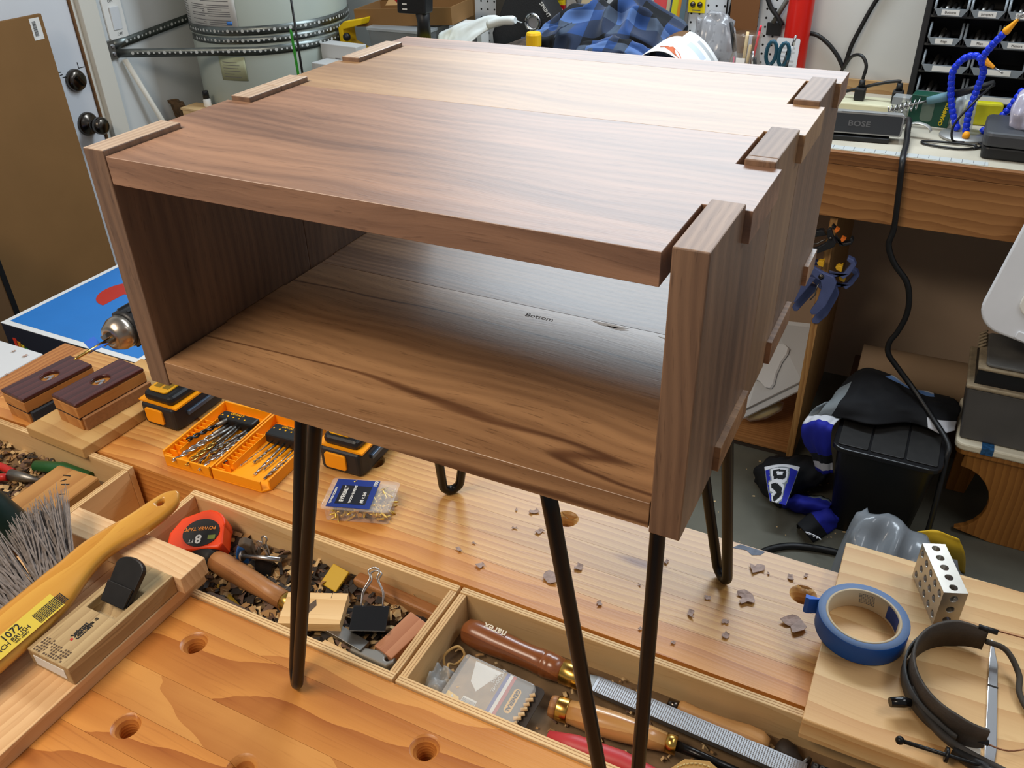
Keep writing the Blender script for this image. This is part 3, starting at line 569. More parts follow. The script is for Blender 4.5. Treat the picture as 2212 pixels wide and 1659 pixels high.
# ------------------------------------------------------------------ right tray contents
rp = thing('rasp', 'long steel rasp with polished brown wooden handle and brass ferrule in the tray', 'rasp', (0.134, 0.2015, TF+0.0185), rz=math.atan2(-0.016, 0.40))
rh_w = wood('polished_brown_wood', (152, 88, 46), (112, 60, 28), 'X', ring=14, pore=0.15, rough=0.25, fine=400, vary=0.02, coat=0.5)
MB().lathe([(0.0001,0),(0.009,0.001),(0.0145,0.006),(0.0165,0.018),(0.0165,0.04),(0.0142,0.075),(0.0140,0.095),(0.0152,0.106),(0.0146,0.107),(0.0146,0.109),(0.0155,0.110),(0.0152,0.116),(0.0146,0.117),(0.0150,0.119),(0.0130,0.134)], 24, Mh).build('handle', rh_w, rp)
MB().lathe([(0.0132,0.132),(0.0142,0.133),(0.0132,0.157),(0.0115,0.159)], 24, Mh).build('ferrule', brass, rp)
MB().prism([(0.157,-0.007),(0.172,-0.0105),(0.172,0.0105),(0.157,0.007)], -0.003, 0.0035).build('tang', dull_steel, rp, bevel=0.0005)
MB().b2(0.172, 0.402, -0.0105, 0.0105, -0.003, 0.0035).build('blade', mat('rasp_steel', (158, 158, 160), 0.4, 0.9), rp)
th = MB()
for i in range(92):
    for j in range(9):
        x = 0.176+i*0.00246; y = -0.0088+j*0.0022; th.add([(x-0.0008,y-0.0008,0.0035),(x+0.0008,y-0.0008,0.0035),(x,y+0.0008,0.0035),(x,y-0.0002,0.0048)], [(0,1,3),(1,2,3),(2,0,3)])
o = th.build('rasp_teeth', mat('rasp_teeth_steel', (196, 196, 198), 0.4, 0.8), rp); o['kind'] = 'stuff'
text('narex', 0.013, mat('cream_print', (226, 214, 190), 0.5), rp, (0.042, 0.004, 0.0163), (-0.2, 0, math.pi), 'lettering', bold=0.0002)
pk = thing('dowel_pin_packet', 'clear blister packet of dowel pins with red white blue stripe in the tray', 'packet', (0.208, 0.136, TF+0.0052), rot=(0.22, -0.06, -0.10))
pk.location.z = TF+0.013
MB().prism(rrect(0.104, 0.062, 0.006), 0, 0.0008).build('backing_card', mat('dark_card', (46, 38, 32), 0.5), pk)
MB().prism([(-0.050,-0.030),(0.002,-0.030),(0.002,0.030),(-0.050,0.030)], 0.0009, 0.0012).build('picture_panel', mat('brown_picture', (150, 122, 82), 0.5, var=0.3, vscale=60), pk)
MB().prism([(-0.040,0.028),(-0.004,0.028),(-0.020,-0.004),(-0.032,0.004)], 0.0012, 0.0014).build('white_picture', paper, pk)
MB().prism([(-0.050,-0.030),(-0.028,-0.030),(-0.034,-0.018),(-0.050,-0.016)], 0.0012, 0.0015).build('yellow_panel', mat('yellow_print', (240, 196, 40), 0.5), pk)
MB().b2(-0.030, -0.012, -0.030, -0.014, 0.0014, 0.0016).build('barcode_panel', paper, pk)
bc = MB(); x = -0.029
for k in range(14): w = 0.0004+0.0006*hsh(k, 5); bc.b2(x, x+w, -0.029, -0.016, 0.0016, 0.0017); x += w+0.0006
bc.build('barcode', ink, pk)['kind'] = 'stuff'
for x, m_ in ((0.002, mat('blue_print', (40, 60, 150), 0.5)), (0.0062, paper), (0.0104, mat('red_stripe_print', (180, 44, 40), 0.5))): MB().b2(x, x+0.0041, -0.030, 0.030, 0.0012, 0.0014).build('stripe', m_, pk)
MB().prism(rrect(0.009, 0.030, 0.004, cx=0.024, cy=0.004), 0.0012, 0.0016).build('name_badge', mat('badge_yellow', (232, 178, 40), 0.5), pk)
text('GENERAL', 0.0065, ink, pk, (0.024, 0.004, 0.0018), (0,0,-math.pi/2), 'lettering', bold=0.00015)
text('1/4" DOWEL\nPINS', 0.0055, paper, pk, (-0.006, 0.018, 0.0018), (0,0,-math.pi/2), 'lettering')
text('44', 0.011, paper, pk, (-0.042, -0.024, 0.0018), (0,0,-math.pi/2), 'lettering', bold=0.0002)
MB().prism(rrect(0.094, 0.056, 0.005, cx=-0.004), 0.0021, 0.012).build('blister', clear, pk, bevel=0.002)
for k in range(7): MB().tube([(0.036+0.004*hsh(k,1), -0.020+k*0.006, 0.0045),(0.042+0.004*hsh(k,2), -0.016+k*0.006, 0.0045)], 0.0022, 8).build('dowel_pin', ply, pk)
tl = thing('carving_tool', 'carving tool with glossy pale wooden handle and two brass ferrules in the tray', 'carving tool', (0.272, 0.150, TF+0.0165), rz=math.atan2(0.012, 0.135))
MB().lathe([(0.011,0),(0.012,0.003),(0.0125,0.008)], 20, Mh).build('end_cap', wood('end_grain_tan', (178, 124, 72), (140, 90, 50), 'X', ring=40, pore=0.1, fine=300), tl)
MB().lathe([(0.0128,0.008),(0.0132,0.009),(0.0132,0.020),(0.0128,0.021)], 20, Mh).build('ferrule', brass, tl)
MB().lathe([(0.0122,0.021),(0.0150,0.045),(0.0148,0.075),(0.0125,0.105),(0.0098,0.128)], 20, Mh).build('handle', wood('olive_ash', (206, 158, 96), (168, 112, 58), 'X', ring=25, stretch=0.12, pore=0.1, rough=0.2, fine=300, coat=0.6, vary=0.02), tl)
MB().lathe([(0.0102,0.128),(0.0102,0.139)], 20, Mh).build('ferrule', brass, tl)
MB().tube([(0.139,0,0),(0.17,-0.002,-0.002),(0.24,-0.006,-0.009)], [0.0055,0.0045,0.004], 12).build('shaft', mat('blackened_steel', (30, 28, 28), 0.25, 0.6), tl)
tag(MB().tube([(0,0,0),(0.03,0.002,0.001),(0.08,0.004,0.002),(0.13,0.0,0.0),(0.17,-0.004,0)], [0.008,0.012,0.012,0.010,0.007], 16).build('red_tool_handle', mat('faded_red_plastic', (178, 52, 56), 0.45), None, (0.285, 0.115, TF+0.0125), (0,0,0.02)), 'faded red tool handle lying along the front of the rasp tray', 'handle')
fh = thing('file_handle', 'small plain beech file handle at the back of the rasp tray', 'file', (0.398, 0.2105, TF+0.0135), rz=-0.05)
MB().lathe([(0.0075,0),(0.0085,0.004),(0.0075,0.02),(0.0090,0.05),(0.0125,0.075),(0.0120,0.090),(0.0075,0.098),(0.0001,0.099)], 20, Mh).build('handle', wood('plain_beech', (206, 156, 96), (186, 134, 78), 'X', ring=8, pore=0.1, rough=0.5, fine=300, vary=0.02), fh)
MB().lathe([(0.0055,-0.012),(0.0058,0.0)], 14, Mh).build('tang', dark_steel, fh)
ls = thing('leather_sheath', 'tan leather blade sheath with pale stitching at the front of the rasp tray', 'sheath', (0.445, 0.128, TF+0.0165), rot=(0.06, 0, 0.1))
lp = [(-0.036,-0.034),(-0.034,0.004),(-0.020,0.022),(0.004,0.028),(0.030,0.014),(0.040,-0.010),(0.040,-0.034)]
MB().prism(lp, 0, 0.005).build('leather', mat('tan_leather', (176, 134, 66), 0.6, bump=0.1), ls, bevel=0.0015)
st = MB()
ip = spline([(x*0.86, y*0.82-0.002, 0.0056) for x, y in lp], 5)
for k in range(0, len(ip)-1, 1): st.tube([ip[k], tuple(Vector(ip[k]).lerp(Vector(ip[k+1]), 0.7))], 0.0009, 6)
o = st.build('stitching', mat('cream_thread', (214, 190, 130), 0.7), ls); o['kind'] = 'stuff'
kd = thing('dark_knob_tool', 'blackened knob with steel disc at the far end of the rasp tray', 'tool', (0.505, 0.212, TF+0.0115), rz=-0.4)
MB().lathe([(0.009,0),(0.011,0.004),(0.011,0.016),(0.007,0.020),(0.004,0.03)], 18, Mh).build('knob', mat('rusty_black', (58, 48, 40), 0.6, var=0.4, vscale=90), kd)
MB().lathe([(0.011,0.030),(0.011,0.033)], 22, Mh).build('disc', dull_steel, kd)
tag(MB().tube(spline([(0,0,0),(-0.008,0.012,0.012),(0.002,0.026,0.018),(0.012,0.024,0.010),(0.006,0.012,0.004),(0.004,0.0,0.016),(0.012,-0.012,0.01)],5), 0.0016, 7).build('twine_loop', mat('tan_twine', (176, 140, 84), 0.8), None, (0.140, 0.148, TF+0.0025)), 'loop of tan twine behind the dowel packet', 'twine')
def bagsheet(name, loc, w, d, h, m, label, cat, seed, rz=0, nx=16, ny=14, th=0.0):
    """crumpled bag lying on something: closed upper skin, flat underside"""
    def fn(u, v):
        e = min(u, 1-u, v, 1-v); k = min(1, e*5)
        z = h*k*(0.45+0.9*vn(u*5, v*5, seed)-0.25*vn(u*13, v*13, seed+1))
        return ((u-0.5)*w*(1+0.12*(vn(v*4, 3, seed)-0.5)), (v-0.5)*d*(1+0.15*(vn(u*4, 7, seed)-0.5)), max(0.0005, z))
    o = MB().grid(nx, ny, fn).build(name, m, None, loc, (0,0,rz))
    o.data.polygons.foreach_set('use_smooth', [False]*len(o.data.polygons)) if th else None
    return tag(o, label, cat)
bagsheet('plastic_bag', (0.142, 0.128, TF+0.0005), 0.03, 0.045, 0.022, frost, 'small crumpled clear plastic bag in the corner of the rasp tray', 'plastic bag', 11)
# ------------------------------------------------------------------ sanding blocks and board
block('pine_board', 'short pale pine board under the nearer sanding block', 'board', (-0.588, 0.340, HB+0.0003), (0.130, 0.228, 0.0185), wood('board_pine', (206, 168, 110), (180, 136, 80), 'X', ring=10, pore=0.1, rough=0.5, fine=300, vary=0.02), (0, 0, -0.03), 0.0015)
def sander(loc, rz, side, label):
    t = thing('sanding_block', label, 'sanding block', loc, rz, group='wooden sanding blocks')
    rosy = wood('rosewood', (84, 40, 36), (52, 22, 22), 'Y', ring=20, pore=0.3, rough=0.28, fine=400, vary=0.02); tan = wood('tan_beech', (196, 138, 76), (172, 112, 56), 'Y', ring=10, pore=0.1, rough=0.45, fine=300, vary=0.02)
    def lay(name, w, l, z0, z1, m, b): return MB().b2(-w/2, w/2, -l/2, l/2, z0, z1).build(name, m, t, bevel=b)
    lay('lower_block', 0.058, 0.122, 0.0, 0.019, tan, 0.001)
    MB().b2(0.0292, 0.0355, -0.058, 0.064, 0.0, 0.0215).build('abrasive_edge', side, t, bevel=0.001)
    lay('seam', 0.0585, 0.122, 0.0192, 0.0222, mat('dark_gap', (44, 28, 26), 0.7), 0)
    lay('upper_block', 0.060, 0.124, 0.0224, 0.041, tan, 0.001)
    cap = lay('top_plate', 0.0605, 0.124, 0.0412, 0.0475, rosy, 0)
    cut(cap, [MB().lathe([(0.0001,-0.1),(0.0125,-0.1),(0.0125,0.1),(0.0001,0.1)], 24, Matrix.Translation((0.0,0.004,0.04)) @ Matrix.Diagonal((1,1.2,1,1)), cap=False)])
    md = cap.modifiers.new('bevel', 'BEVEL'); md.width = 0.002; md.segments = 2; md.limit_method = 'ANGLE'
    w = MB(); w.box((0.002,0.002,0.0425),(0.004,0.020,0.002),0,0.5); w.box((-0.003,0.004,0.0430),(0.004,0.014,0.002),0,-0.6); w.build('wing_nut', steel, t)
    return t
sander((-0.586, 0.323, HB+0.0190), -0.10, mat('tan_cork', (160, 112, 70), 0.8, var=0.15, vscale=200), 'sanding block with tan edge strip on the pine board')
sander((-0.703, 0.316, HB+0.0003), -0.10, mat('black_abrasive', (40, 44, 50), 0.8, bump=0.2, bscale=900), 'sanding block with black abrasive edge standing directly on the bench')
# ------------------------------------------------------------------ cordless drills standing on their batteries
def battery(t, w=0.075, d=0.105):
    MB().prism([(-w/2+0.004,-d/2),(w/2-0.004,-d/2),(w/2,-d/2+0.02),(w/2,d/2),(-w/2,d/2),(-w/2,-d/2+0.02)], 0.0, 0.040).build('battery', mat('charcoal_plastic', (34, 34, 38), 0.45), t, bevel=0.006, seg=3)
    MB().prism([(-w/2+0.008,-d/2+0.006),(w/2-0.008,-d/2+0.006),(w/2-0.004,d/2-0.02),(-w/2+0.004,d/2-0.02)], 0.040, 0.058).build('foot', mat('black_grip_plastic', (26, 27, 30), 0.4), t, bevel=0.008, seg=3)
    MB().prism(rrect(0.038, 0.040, 0.006, cx=-0.004, cy=-0.020), 0.0585, 0.0602).build('top_label', yellow_p, t)
    for k in (-1, 1): MB().box((-0.004+k*0.0085,-0.020,0.0603),(0.012,0.020,0.0004)).build('label_print', mat('label_olive', (150, 120, 30), 0.6), t)
    rb = MB().prism(rrect(0.036, 0.026, 0.005), 0, 0.004, M=Matrix.Rotation(math.pi/2,4,'X')).build('release_button', amber_p, t, (-0.006, -d/2+0.001, 0.021), bevel=0.001)
    MB().b2(-w/2-0.001, w/2+0.001, -d/2+0.004, d/2-0.01, 0.0395, 0.0425).build('seam_line', amber_p, t)
    for s_ in (1,): MB().b2(w/2-0.001, w/2+0.004, -d/2+0.024, d/2, 0.020, 0.027).build('side_rail', mat('blue_grey_rail', (88, 104, 124), 0.3, 0.4), t, bevel=0.001)
def drill(loc, rz, label, tape):
    t = thing('cordless_drill', label, 'drill', loc, rz, group='black and yellow cordless drills')
    battery(t)
    g = black_plastic
    MB().tube([(0,0.012,0.055),(0,0.020,0.09),(0,0.028,0.13),(0,0.034,0.16)], [0.019,0.017,0.0185,0.021], 14).build('handle', g, t)
    My = Matrix.Translation((0, 0.0, 0.182)) @ Matrix.Rotation(math.pi/2, 4, 'X')     # axis along -y
    MB().lathe([(0.020,-0.085),(0.029,-0.078),(0.030,-0.02),(0.030,0.0)], 24, My).build('motor_housing', yellow_p, t)
    MB().lathe([(0.030,0.0),(0.0315,0.004),(0.0315,0.022),(0.028,0.028)], 24, My).build('clutch_ring', g, t)
    ch = MB(); ch.lathe([(0.027,0.028),(0.0285,0.032),(0.0285,0.060),(0.026,0.066)], 24, My)
    for k in range(10):
        a = k*math.pi/5; ch.box((0,0,0),(0.005,0.004,0.026),0,0,My @ Matrix.Rotation(a,4,'Z') @ Matrix.Translation((0.0285,0,0.046)))
    ch.build('chuck_sleeve', mat('black_sleeve', (30, 31, 34), 0.4), t)
    MB().lathe([(0.0255,0.066),(0.0250,0.078),(0.019,0.090),(0.011,0.094),(0.0095,0.092)], 24, My).build('chuck_nose', mat('satin_nickel', (176, 164, 150), 0.3, 1.0), t)
    for k in range(3):
        a = k*2*math.pi/3; MB().box((0,0,0),(0.006,0.004,0.012),0,0,My @ Matrix.Rotation(a,4,'Z') @ Matrix.Translation((0.006,0,0.096))).build('chuck_jaw', dull_steel, t)
    MB().lathe([(0.0022,0.09),(0.0022,0.150),(0.0004,0.156)], 10, My).build('drill_bit', brass if tape else dull_steel, t)
    if tape:
        f = MB()
        for q_, l_ in ((0.3, 0.016), (2.3, 0.013), (4.0, 0.010)): f.box((0,0,0),(l_,0.0006,0.018),0,0,My @ Matrix.Rotation(q_,4,'Z') @ Matrix.Translation((l_/2+0.001,0,0.118)))
        f.build('tape_flag', mat('blue_tape_flag', (28, 104, 210), 0.5), t)
    return t
drill((-0.484, 0.386, HB+0.0004), 0.02, 'cordless drill with blue tape flag on its bit beside the pine board', True)
drill((-0.1580, 0.412, HB+0.0004), 0.05, 'cordless drill standing between the drill bit case and the dog hole, mostly hidden', False)
# ------------------------------------------------------------------ open drill bit case
dc = thing('drill_bit_case', 'open orange yellow drill bit case full of bits on the workbench', 'drill bit case', (-0.317, 0.270, HB+0.0003), rz=0.06)
for side in (-1, 1):
    x0, x1 = (-0.096, -0.0012) if side < 0 else (0.0012, 0.096)
    def tr_(mb, a, b, c, d, e, f): mb.b2(a, b, c, d, e, f)
    sh = MB(); ln = 0.150
    pl = [(x0,0.010),(x0+0.010 if side < 0 else x0,0.0),(x1 if side < 0 else x1-0.010,0.0),(x1,0.010 if side > 0 else 0.0),(x1,ln),(x0,ln)]
    sh.prism(pl, 0, 0.0035); half = sh.build('tray_half', amber_p, dc, bevel=0.001)
    wl_ = MB()
    for a in ((x0, x0+0.003, 0.008, ln), (x1-0.003, x1, 0.008 if side > 0 else 0.0, ln), (x0+(0.010 if side < 0 else 0), x1-(0.010 if side > 0 else 0), 0.0, 0.003), (x0, x1, ln-0.003, ln)): wl_.b2(*a, 0.0035, 0.0195)
    wl_.build('rim', amber_p, half, bevel=0.0006)
    for k in range(9):
        xx = x0+0.003; MB().b2(xx, xx+0.014, 0.030+k*0.0085, 0.0312+k*0.0085, 0.0036, 0.016).build('rib', amber_p, half)
    MB().b2(x0+0.017, x0+0.0182, 0.024, 0.11, 0.0036, 0.015).build('rib_wall', amber_p, half)
    for k in range(2): MB().b2(x0+0.004, x0+0.017, 0.008+k*0.010, 0.0092+k*0.010, 0.0036, 0.016).build('rib', amber_p, half)
    MB().b2(x0+0.022, x1-0.006, 0.095 if side > 0 else 0.105, 0.125, 0.006, 0.023).build('bit_holder', black_plastic, dc, bevel=0.003)
    for k in range(5): MB().lathe([(0.0014,0),(0.0014,0.0004)], 10, Matrix.Translation((x0+0.028+k*0.0105, 0.112, 0.0231))).build('size_dot', yellow_p, dc)
text('DEWALT', 0.006, yellow_p, dc, (-0.045, 0.119, 0.0233), (0,0,0), 'lettering'); text('DEWALT', 0.006, yellow_p, dc, (0.052, 0.119, 0.0233), (0,0,0), 'lettering')
BITN = {'bright_steel': 'bright steel', 'dull_steel': 'dull grey', 'brass': 'gold coloured', 'dark_bit_steel': 'dark'}
def bit(x, y, z, ln, r, a, m, tilt=0.0):
    t = thing('drill_bit', '%s twist bit in the %s half of the open drill case' % (BITN[m.name], 'left' if x < -0.317 else 'right'), 'drill bit', (x, y, z), group='twist bits in the case', rot=(0, tilt, a))
    MB().lathe([(r,0),(r,ln*0.4)], 8, Mh).build('shank', dull_steel, t)
    f = MB()
    for k in range(2):
        f.tube([(ln*0.4+s_*ln*0.6/14, r*0.62*math.cos(s_*0.9+k*math.pi), r*0.62*math.sin(s_*0.9+k*math.pi)) for s_ in range(15)], [r*0.5]*14+[r*0.15], 5)
    f.build('flutes', m, t)
rb = random.Random(5)
for k in range(13):
    ln = 0.06+0.05*rb.random(); r = 0.0018+0.0028*rb.random()
    bit(-0.317-0.062+0.05*rb.random(), 0.270+0.088+0.03*rb.random(), HB+0.0065+r+0.0045*(k % 3), ln, r, -math.pi/2+rb.uniform(-0.28,0.22), [steel, dull_steel, brass, mat('dark_bit_steel', (70,70,74), 0.3, 1.0)][k % 4])
for k in range(6): bit(-0.317+0.030+k*0.0105, 0.270+0.098, HB+0.0115, 0.045+0.035*rb.random(), 0.0010+0.001*rb.random(), -math.pi/2-0.05+rb.uniform(-0.1,0.1), [steel, dull_steel][k % 2], 0.08)
# ------------------------------------------------------------------ box of brass screws, crayon
sb = thing('screw_box', 'clear plastic box of brass screws with blue label on the workbench', 'screw box', (-0.083, 0.309, HB+0.0004), rz=0.33)
MB().prism(rrect(0.088, 0.058, 0.004), 0, 0.0215).build('box', mat('clear_box', (236, 240, 242), 0.06, alpha=0.16, spec=0.8), sb, bevel=0.001)
MB().prism(rrect(0.096, 0.064, 0.005), 0.0218, 0.0245).build('lid', mat('clear_lid', (240, 242, 244), 0.05, alpha=0.12, spec=0.8), sb, bevel=0.0008)
MB().prism([(-0.040,-0.029),(0.020,-0.029),(0.020,0.029),(-0.040,0.029)], 0.0247, 0.0251).build('label', mat('royal_blue_label', (28, 52, 130), 0.4), sb)
MB().b2(-0.030, 0.012, -0.022, 0.016, 0.0252, 0.0254).build('label_panel', mat('black_label_panel', (26, 28, 36), 0.4), sb)
for s_, z_, p_, w_ in (('EVERBILT', 0.0080, (-0.022,-0.002), 1.0), ('#8 x 3/4', 0.0065, (0.006,-0.008), 1.0), ('WOOD SCREWS', 0.0048, (-0.010,-0.002), 1.0), ('WOOD SCREWS', 0.0045, (-0.036,-0.006), 1.0), ('100', 0.0075, (0.016, 0.022), 1.0)):
    text(s_, z_, paper, sb, (*p_, 0.0256), (0,0,math.pi/2), 'lettering', bold=0.0001)
sc_ = MB(); rs = random.Random(9)
for k in range(260):
    M = Matrix.Translation((rs.uniform(-0.038,0.038), rs.uniform(-0.024,0.024), 0.003+0.015*rs.random())) @ Euler((rs.uniform(-0.5,0.5), rs.uniform(-0.6,0.6), rs.uniform(0,6.3))).to_matrix().to_4x4() @ Mh
    sc_.lathe([(0.0034,0),(0.0018,0.002),(0.0014,0.012),(0.0002,0.016)], 6, M)
o = sc_.build('brass_screws', mat('brass_screw', (222, 184, 84), 0.35, 0.55), sb); o['kind'] = 'stuff'
cr = thing('marker_stub', 'short white stick with dark tip lying before the screw box', 'crayon', (-0.110, 0.2815, HB+0.0034), rz=0.33)
MB().lathe([(0.0033,0),(0.0033,0.043)], 12, Mh).build('barrel', paper, cr); MB().lathe([(0.0034,0.043),(0.0034,0.048)], 12, Mh).build('tip', black_plastic, cr)
# ------------------------------------------------------------------ walnut chips scattered over the bench
chipm = mat('walnut_chip', (176, 150, 138), 0.7, var=0.25, vscale=200)
CH = [(0.133,0.401,20),(0.157,0.369,18),(0.11,0.395,9),(0.204,0.299,34),(0.077,0.294,16),(0.116,0.281,18),(0.229,0.33,20),(0.325,0.386,13),(0.431,0.423,28),(0.47,0.425,14),(0.486,0.436,10),(0.429,0.369,34),(0.387,0.35,14),(0.377,0.317,20),(0.416,0.322,14),(0.422,0.302,18),(0.488,0.352,44),(0.274,0.286,12),(0.331,0.27,8),(0.371,0.267,9),(0.307,0.335,7),(0.124,0.361,12),(0.089,0.313,8),(0.444,0.42,8),(0.337,0.296,7),(-0.913,0.396,12),(-0.878,0.394,12),(-0.853,0.336,9)]
big = {3: 'broad walnut shaving beside the front right leg', 11: 'broad square walnut shaving in front of the far right leg', 16: 'largest walnut chip, next to the blue tape roll', 8: 'walnut shaving at the bench edge right of the far right leg'}
rc = random.Random(3)
LAND = {'far left leg': (0.012,0.389), 'far right leg': (0.3955,0.3855), 'dog hole under the nightstand': (0.179,0.408), 'dog hole by the tape roll': (0.489,0.404), 'front edge of the rear slab': (0.3,0.2455), 'corner of the white table': (-0.86,0.41)}
def near(x, y): return min(LAND, key=lambda k: (x-LAND[k][0])**2+(y-LAND[k][1])**2)
def chip_label(i, x, y):
    k = near(x, y); rk_ = sorted(j for j, c in enumerate(CH) if j not in big and near(c[0], c[1]) == k); rk_.sort(key=lambda j: (CH[j][0]-LAND[k][0])**2+(CH[j][1]-LAND[k][1])**2)
    n_ = ('nearest', 'second nearest', 'third nearest', 'fourth nearest', 'fifth nearest', 'sixth nearest', 'seventh nearest', 'eighth nearest', 'ninth nearest', 'tenth nearest')[rk_.index(i)]
    return 'small grey brown walnut shaving, %s one to the %s' % (n_, k)
for i, (x, y, s_) in enumerate(CH):
    k = s_*0.00058; a = rc.random()*3; l, w = k, k*(0.75 if s_ > 25 else 0.35+0.4*rc.random())
    vs = []
    for v in range(3):
        for u in range(5): vs.append(((u/4-0.5)*l*(1+0.55*(hsh(u,v,i)-0.5)), (v/2-0.5)*w*(1+0.9*(hsh(u,v,i+9)-0.5)), 0.0004+abs(u/4-0.5)**1.5*l*0.35+0.0006*hsh(u,v,i+4)))
    mb = MB(); mb.add(vs, [(v*5+u, v*5+u+1, v*5+u+6, v*5+u+5) for v in range(2) for u in range(4)], 0)
    o = mb.build('wood_chip', chipm, None, (x, y, HB+0.0003), (0,0,a), solid=0.0006, off=1)
    tag(o, big.get(i) or chip_label(i, x, y), 'wood chip', 'wood shavings on the bench')
# ------------------------------------------------------------------ pine board at the right end and what lies on it
RB = HB + 0.0302
tag(MB().b2(0.521, 0.86, 0.2055, 0.484, HB+0.0003, RB).build('pine_slab', wood('right_slab_pine', (230, 190, 132), (202, 150, 92), 'X', ring=22, stretch=0.05, pore=0.06, rough=0.5, fine=300, vary=0.02, dist=3), None, bevel=0.0015), 'thick fresh pine board at the right end carrying the tape roll', 'board')
tp = thing('tape_roll', 'roll of blue painters tape lying on the pine board', 'tape roll', (0.5555, 0.345, RB+0.0003))
blue_t = mat('blue_tape', (34, 92, 176), 0.5, spec=0.4); 
MB().lathe([(0.0390,0),(0.0470,0.0),(0.0474,0.001),(0.0474,0.0235),(0.0470,0.0245),(0.0390,0.0245)], 48, cap=False, mis=[1,0,0,0,1]).build('tape', [blue_t, mat('blue_grey_tape_side', (104, 128, 166), 0.6)], tp)
MB().lathe([(0.0365,0.0),(0.0390,0.0),(0.0390,0.0247),(0.0365,0.0247),(0.0365,0.0)], 48, cap=False).build('core', mat('cream_card_core', (206, 184, 150), 0.7), tp)
cp = MB()
for z0 in range(7):
    for k in range(9): 
        a = math.radians(76+k*3.0+z0*0.4); cp.box((0.0363*math.cos(a), 0.0363*math.sin(a), 0.0075+z0*0.0021), (0.0003, 0.0014, 0.0009), 0, a)
cp.build('core_print', grey_ink, tp)['kind'] = 'stuff'
for k in range(6): a = math.radians(18+k*6); MB().box((0.0363*math.cos(a),0.0363*math.sin(a),0.013),(0.0004,0.0040,0.019),0,a).build('core_sticker', mat('navy_sticker', (36, 66, 140), 0.5), tp)
MB().prism([(0,0),(0.015,-0.004),(0.016,0.001),(0.012,0.003),(0,0.0012)], 0.001, 0.0235).build('loose_end', mat('bright_blue_tape', (24, 100, 206), 0.5), tp, (-0.0460,0.006,0), (0,0,math.radians(195)))
ob = thing('setup_block', 'steel setup block drilled with many holes standing on the pine board', 'setup block', (0.6245, 0.4275, RB+0.0003), rz=math.radians(111-90))
gs = mat('ground_steel', (196, 190, 180), 0.32, 0.85, var=0.12, vscale=40)
blk = MB().b2(-0.0127, 0.0127, -0.0381, 0.0381, 0, 0.0508).build('block', gs, ob)
cs = []
def hcut(M, depth): return MB().lathe([(0.0001,-depth),(0.0042,-depth),(0.0042,-0.0008),(0.0048,0.0006),(0.0048,0.02),(0.0001,0.02)], 14, M, cap=False)
for k in range(5): cs.append(hcut(Matrix.Translation((0, -0.030+k*0.015, 0.0508)), 0.02))
for k in range(3): cs.append(hcut(Matrix.Translation((0, -0.0381, 0.0095+k*0.016)) @ Matrix.Rotation(math.pi/2,4,'X'), 0.02))
for r in range(3):
    for k in range(5 if r != 1 else 4): cs.append(hcut(Matrix.Translation((-0.0127, -0.030+k*0.015+(0.0075 if r == 1 else 0), 0.0094+r*0.016)) @ Matrix.Rotation(-math.pi/2,4,'Y'), 0.009))
cut(blk, cs); md = blk.modifiers.new('bevel', 'BEVEL'); md.width = 0.0005; md.segments = 1; md.limit_method = 'ANGLE'
kf = thing('marking_knife', 'slim double ended steel marking knife lying beside the headband', 'knife', (0.6875, 0.308, RB+0.0004), rz=math.radians(90))
MB().prism([(-0.082,-0.0035),(-0.060,-0.0055),(0.018,-0.0045),(0.050,-0.0038),(0.083,0.0018),(0.083,0.0030),(0.050,0.0045),(0.018,0.0045),(-0.082,0.0048)], 0, 0.0022).build('blade', steel, kf, bevel=0.0006)
MB().b2(0.0165,0.0180,-0.0047,0.0047,0.0001,0.0027).build('band', dark_steel, kf)
hd = thing('headband', 'dusty black leather headband with wires standing on edge on the pine board', 'headband', (0.665, 0.305, RB+0.0004))
leather = mat('dusty_black_leather', (66, 55, 44), 0.6, var=0.55, vscale=25, bump=0.15, bscale=300)
def band(r0, ry, a0, a1, z0, z1, th, m, name, wig=0):
    pts = []
    n = 28; ps = []
    for i in range(n+1):
        a = math.radians(a0+(a1-a0)*i/n); e = min(1, min(i, n-i)/4); zz0 = z0+(1-e)*0.006; zz1 = z1-(1-e)*0.006
        for rr_, z in ((r0, zz0), (r0, zz1), (r0-th, zz1), (r0-th, zz0)): ps.append((rr_*math.cos(a)*1.02, rr_*ry*math.sin(a), z))
    fs = []
    for i in range(n):
        for k in range(4): fs.append((i*4+k, i*4+(k+1)%4, (i+1)*4+(k+1)%4, (i+1)*4+k))
    fs += [(0,1,2,3), (n*4+3, n*4+2, n*4+1, n*4)]
    mb = MB(); mb.add(ps, fs, 0, None, True)
    return mb.build(name, m, hd)
band(0.058, 1.15, 80, 285, 0.0, 0.037, 0.003, leather, 'band'); band(0.0625, 1.12, 130, 262, 0.004, 0.022, 0.002, mat('grey_rubber', (70, 68, 66), 0.6, var=0.3, vscale=60), 'outer_strap')
MB().tube(spline([(-0.050,-0.030,0.018),(-0.040,-0.052,0.014),(-0.014,-0.075,0.012),(0.030,-0.086,0.011),(0.075,-0.090,0.010),(0.12,-0.088,0.010)],6), 0.0042, 10).build('cord', mat('worn_cord', (58, 52, 46), 0.7, var=0.3, vscale=80), hd)
MB().tube(spline([(0.010,0.062,0.020),(0.030,0.060,0.018),(0.044,0.040,0.010),(0.046,0.018,0.006),(0.060,-0.004,0.005),(0.10,-0.012,0.005)],6), 0.003, 10).build('elastic', mat('worn_elastic', (72, 64, 54), 0.8), hd)
copper = mat('copper_wire', (150, 104, 76), 0.4, 0.8)
MB().tube([(0.012,0.067,0.034),(0.05,0.070,0.033),(0.12,0.074,0.030)], 0.0009, 6).build('wire', copper, hd)
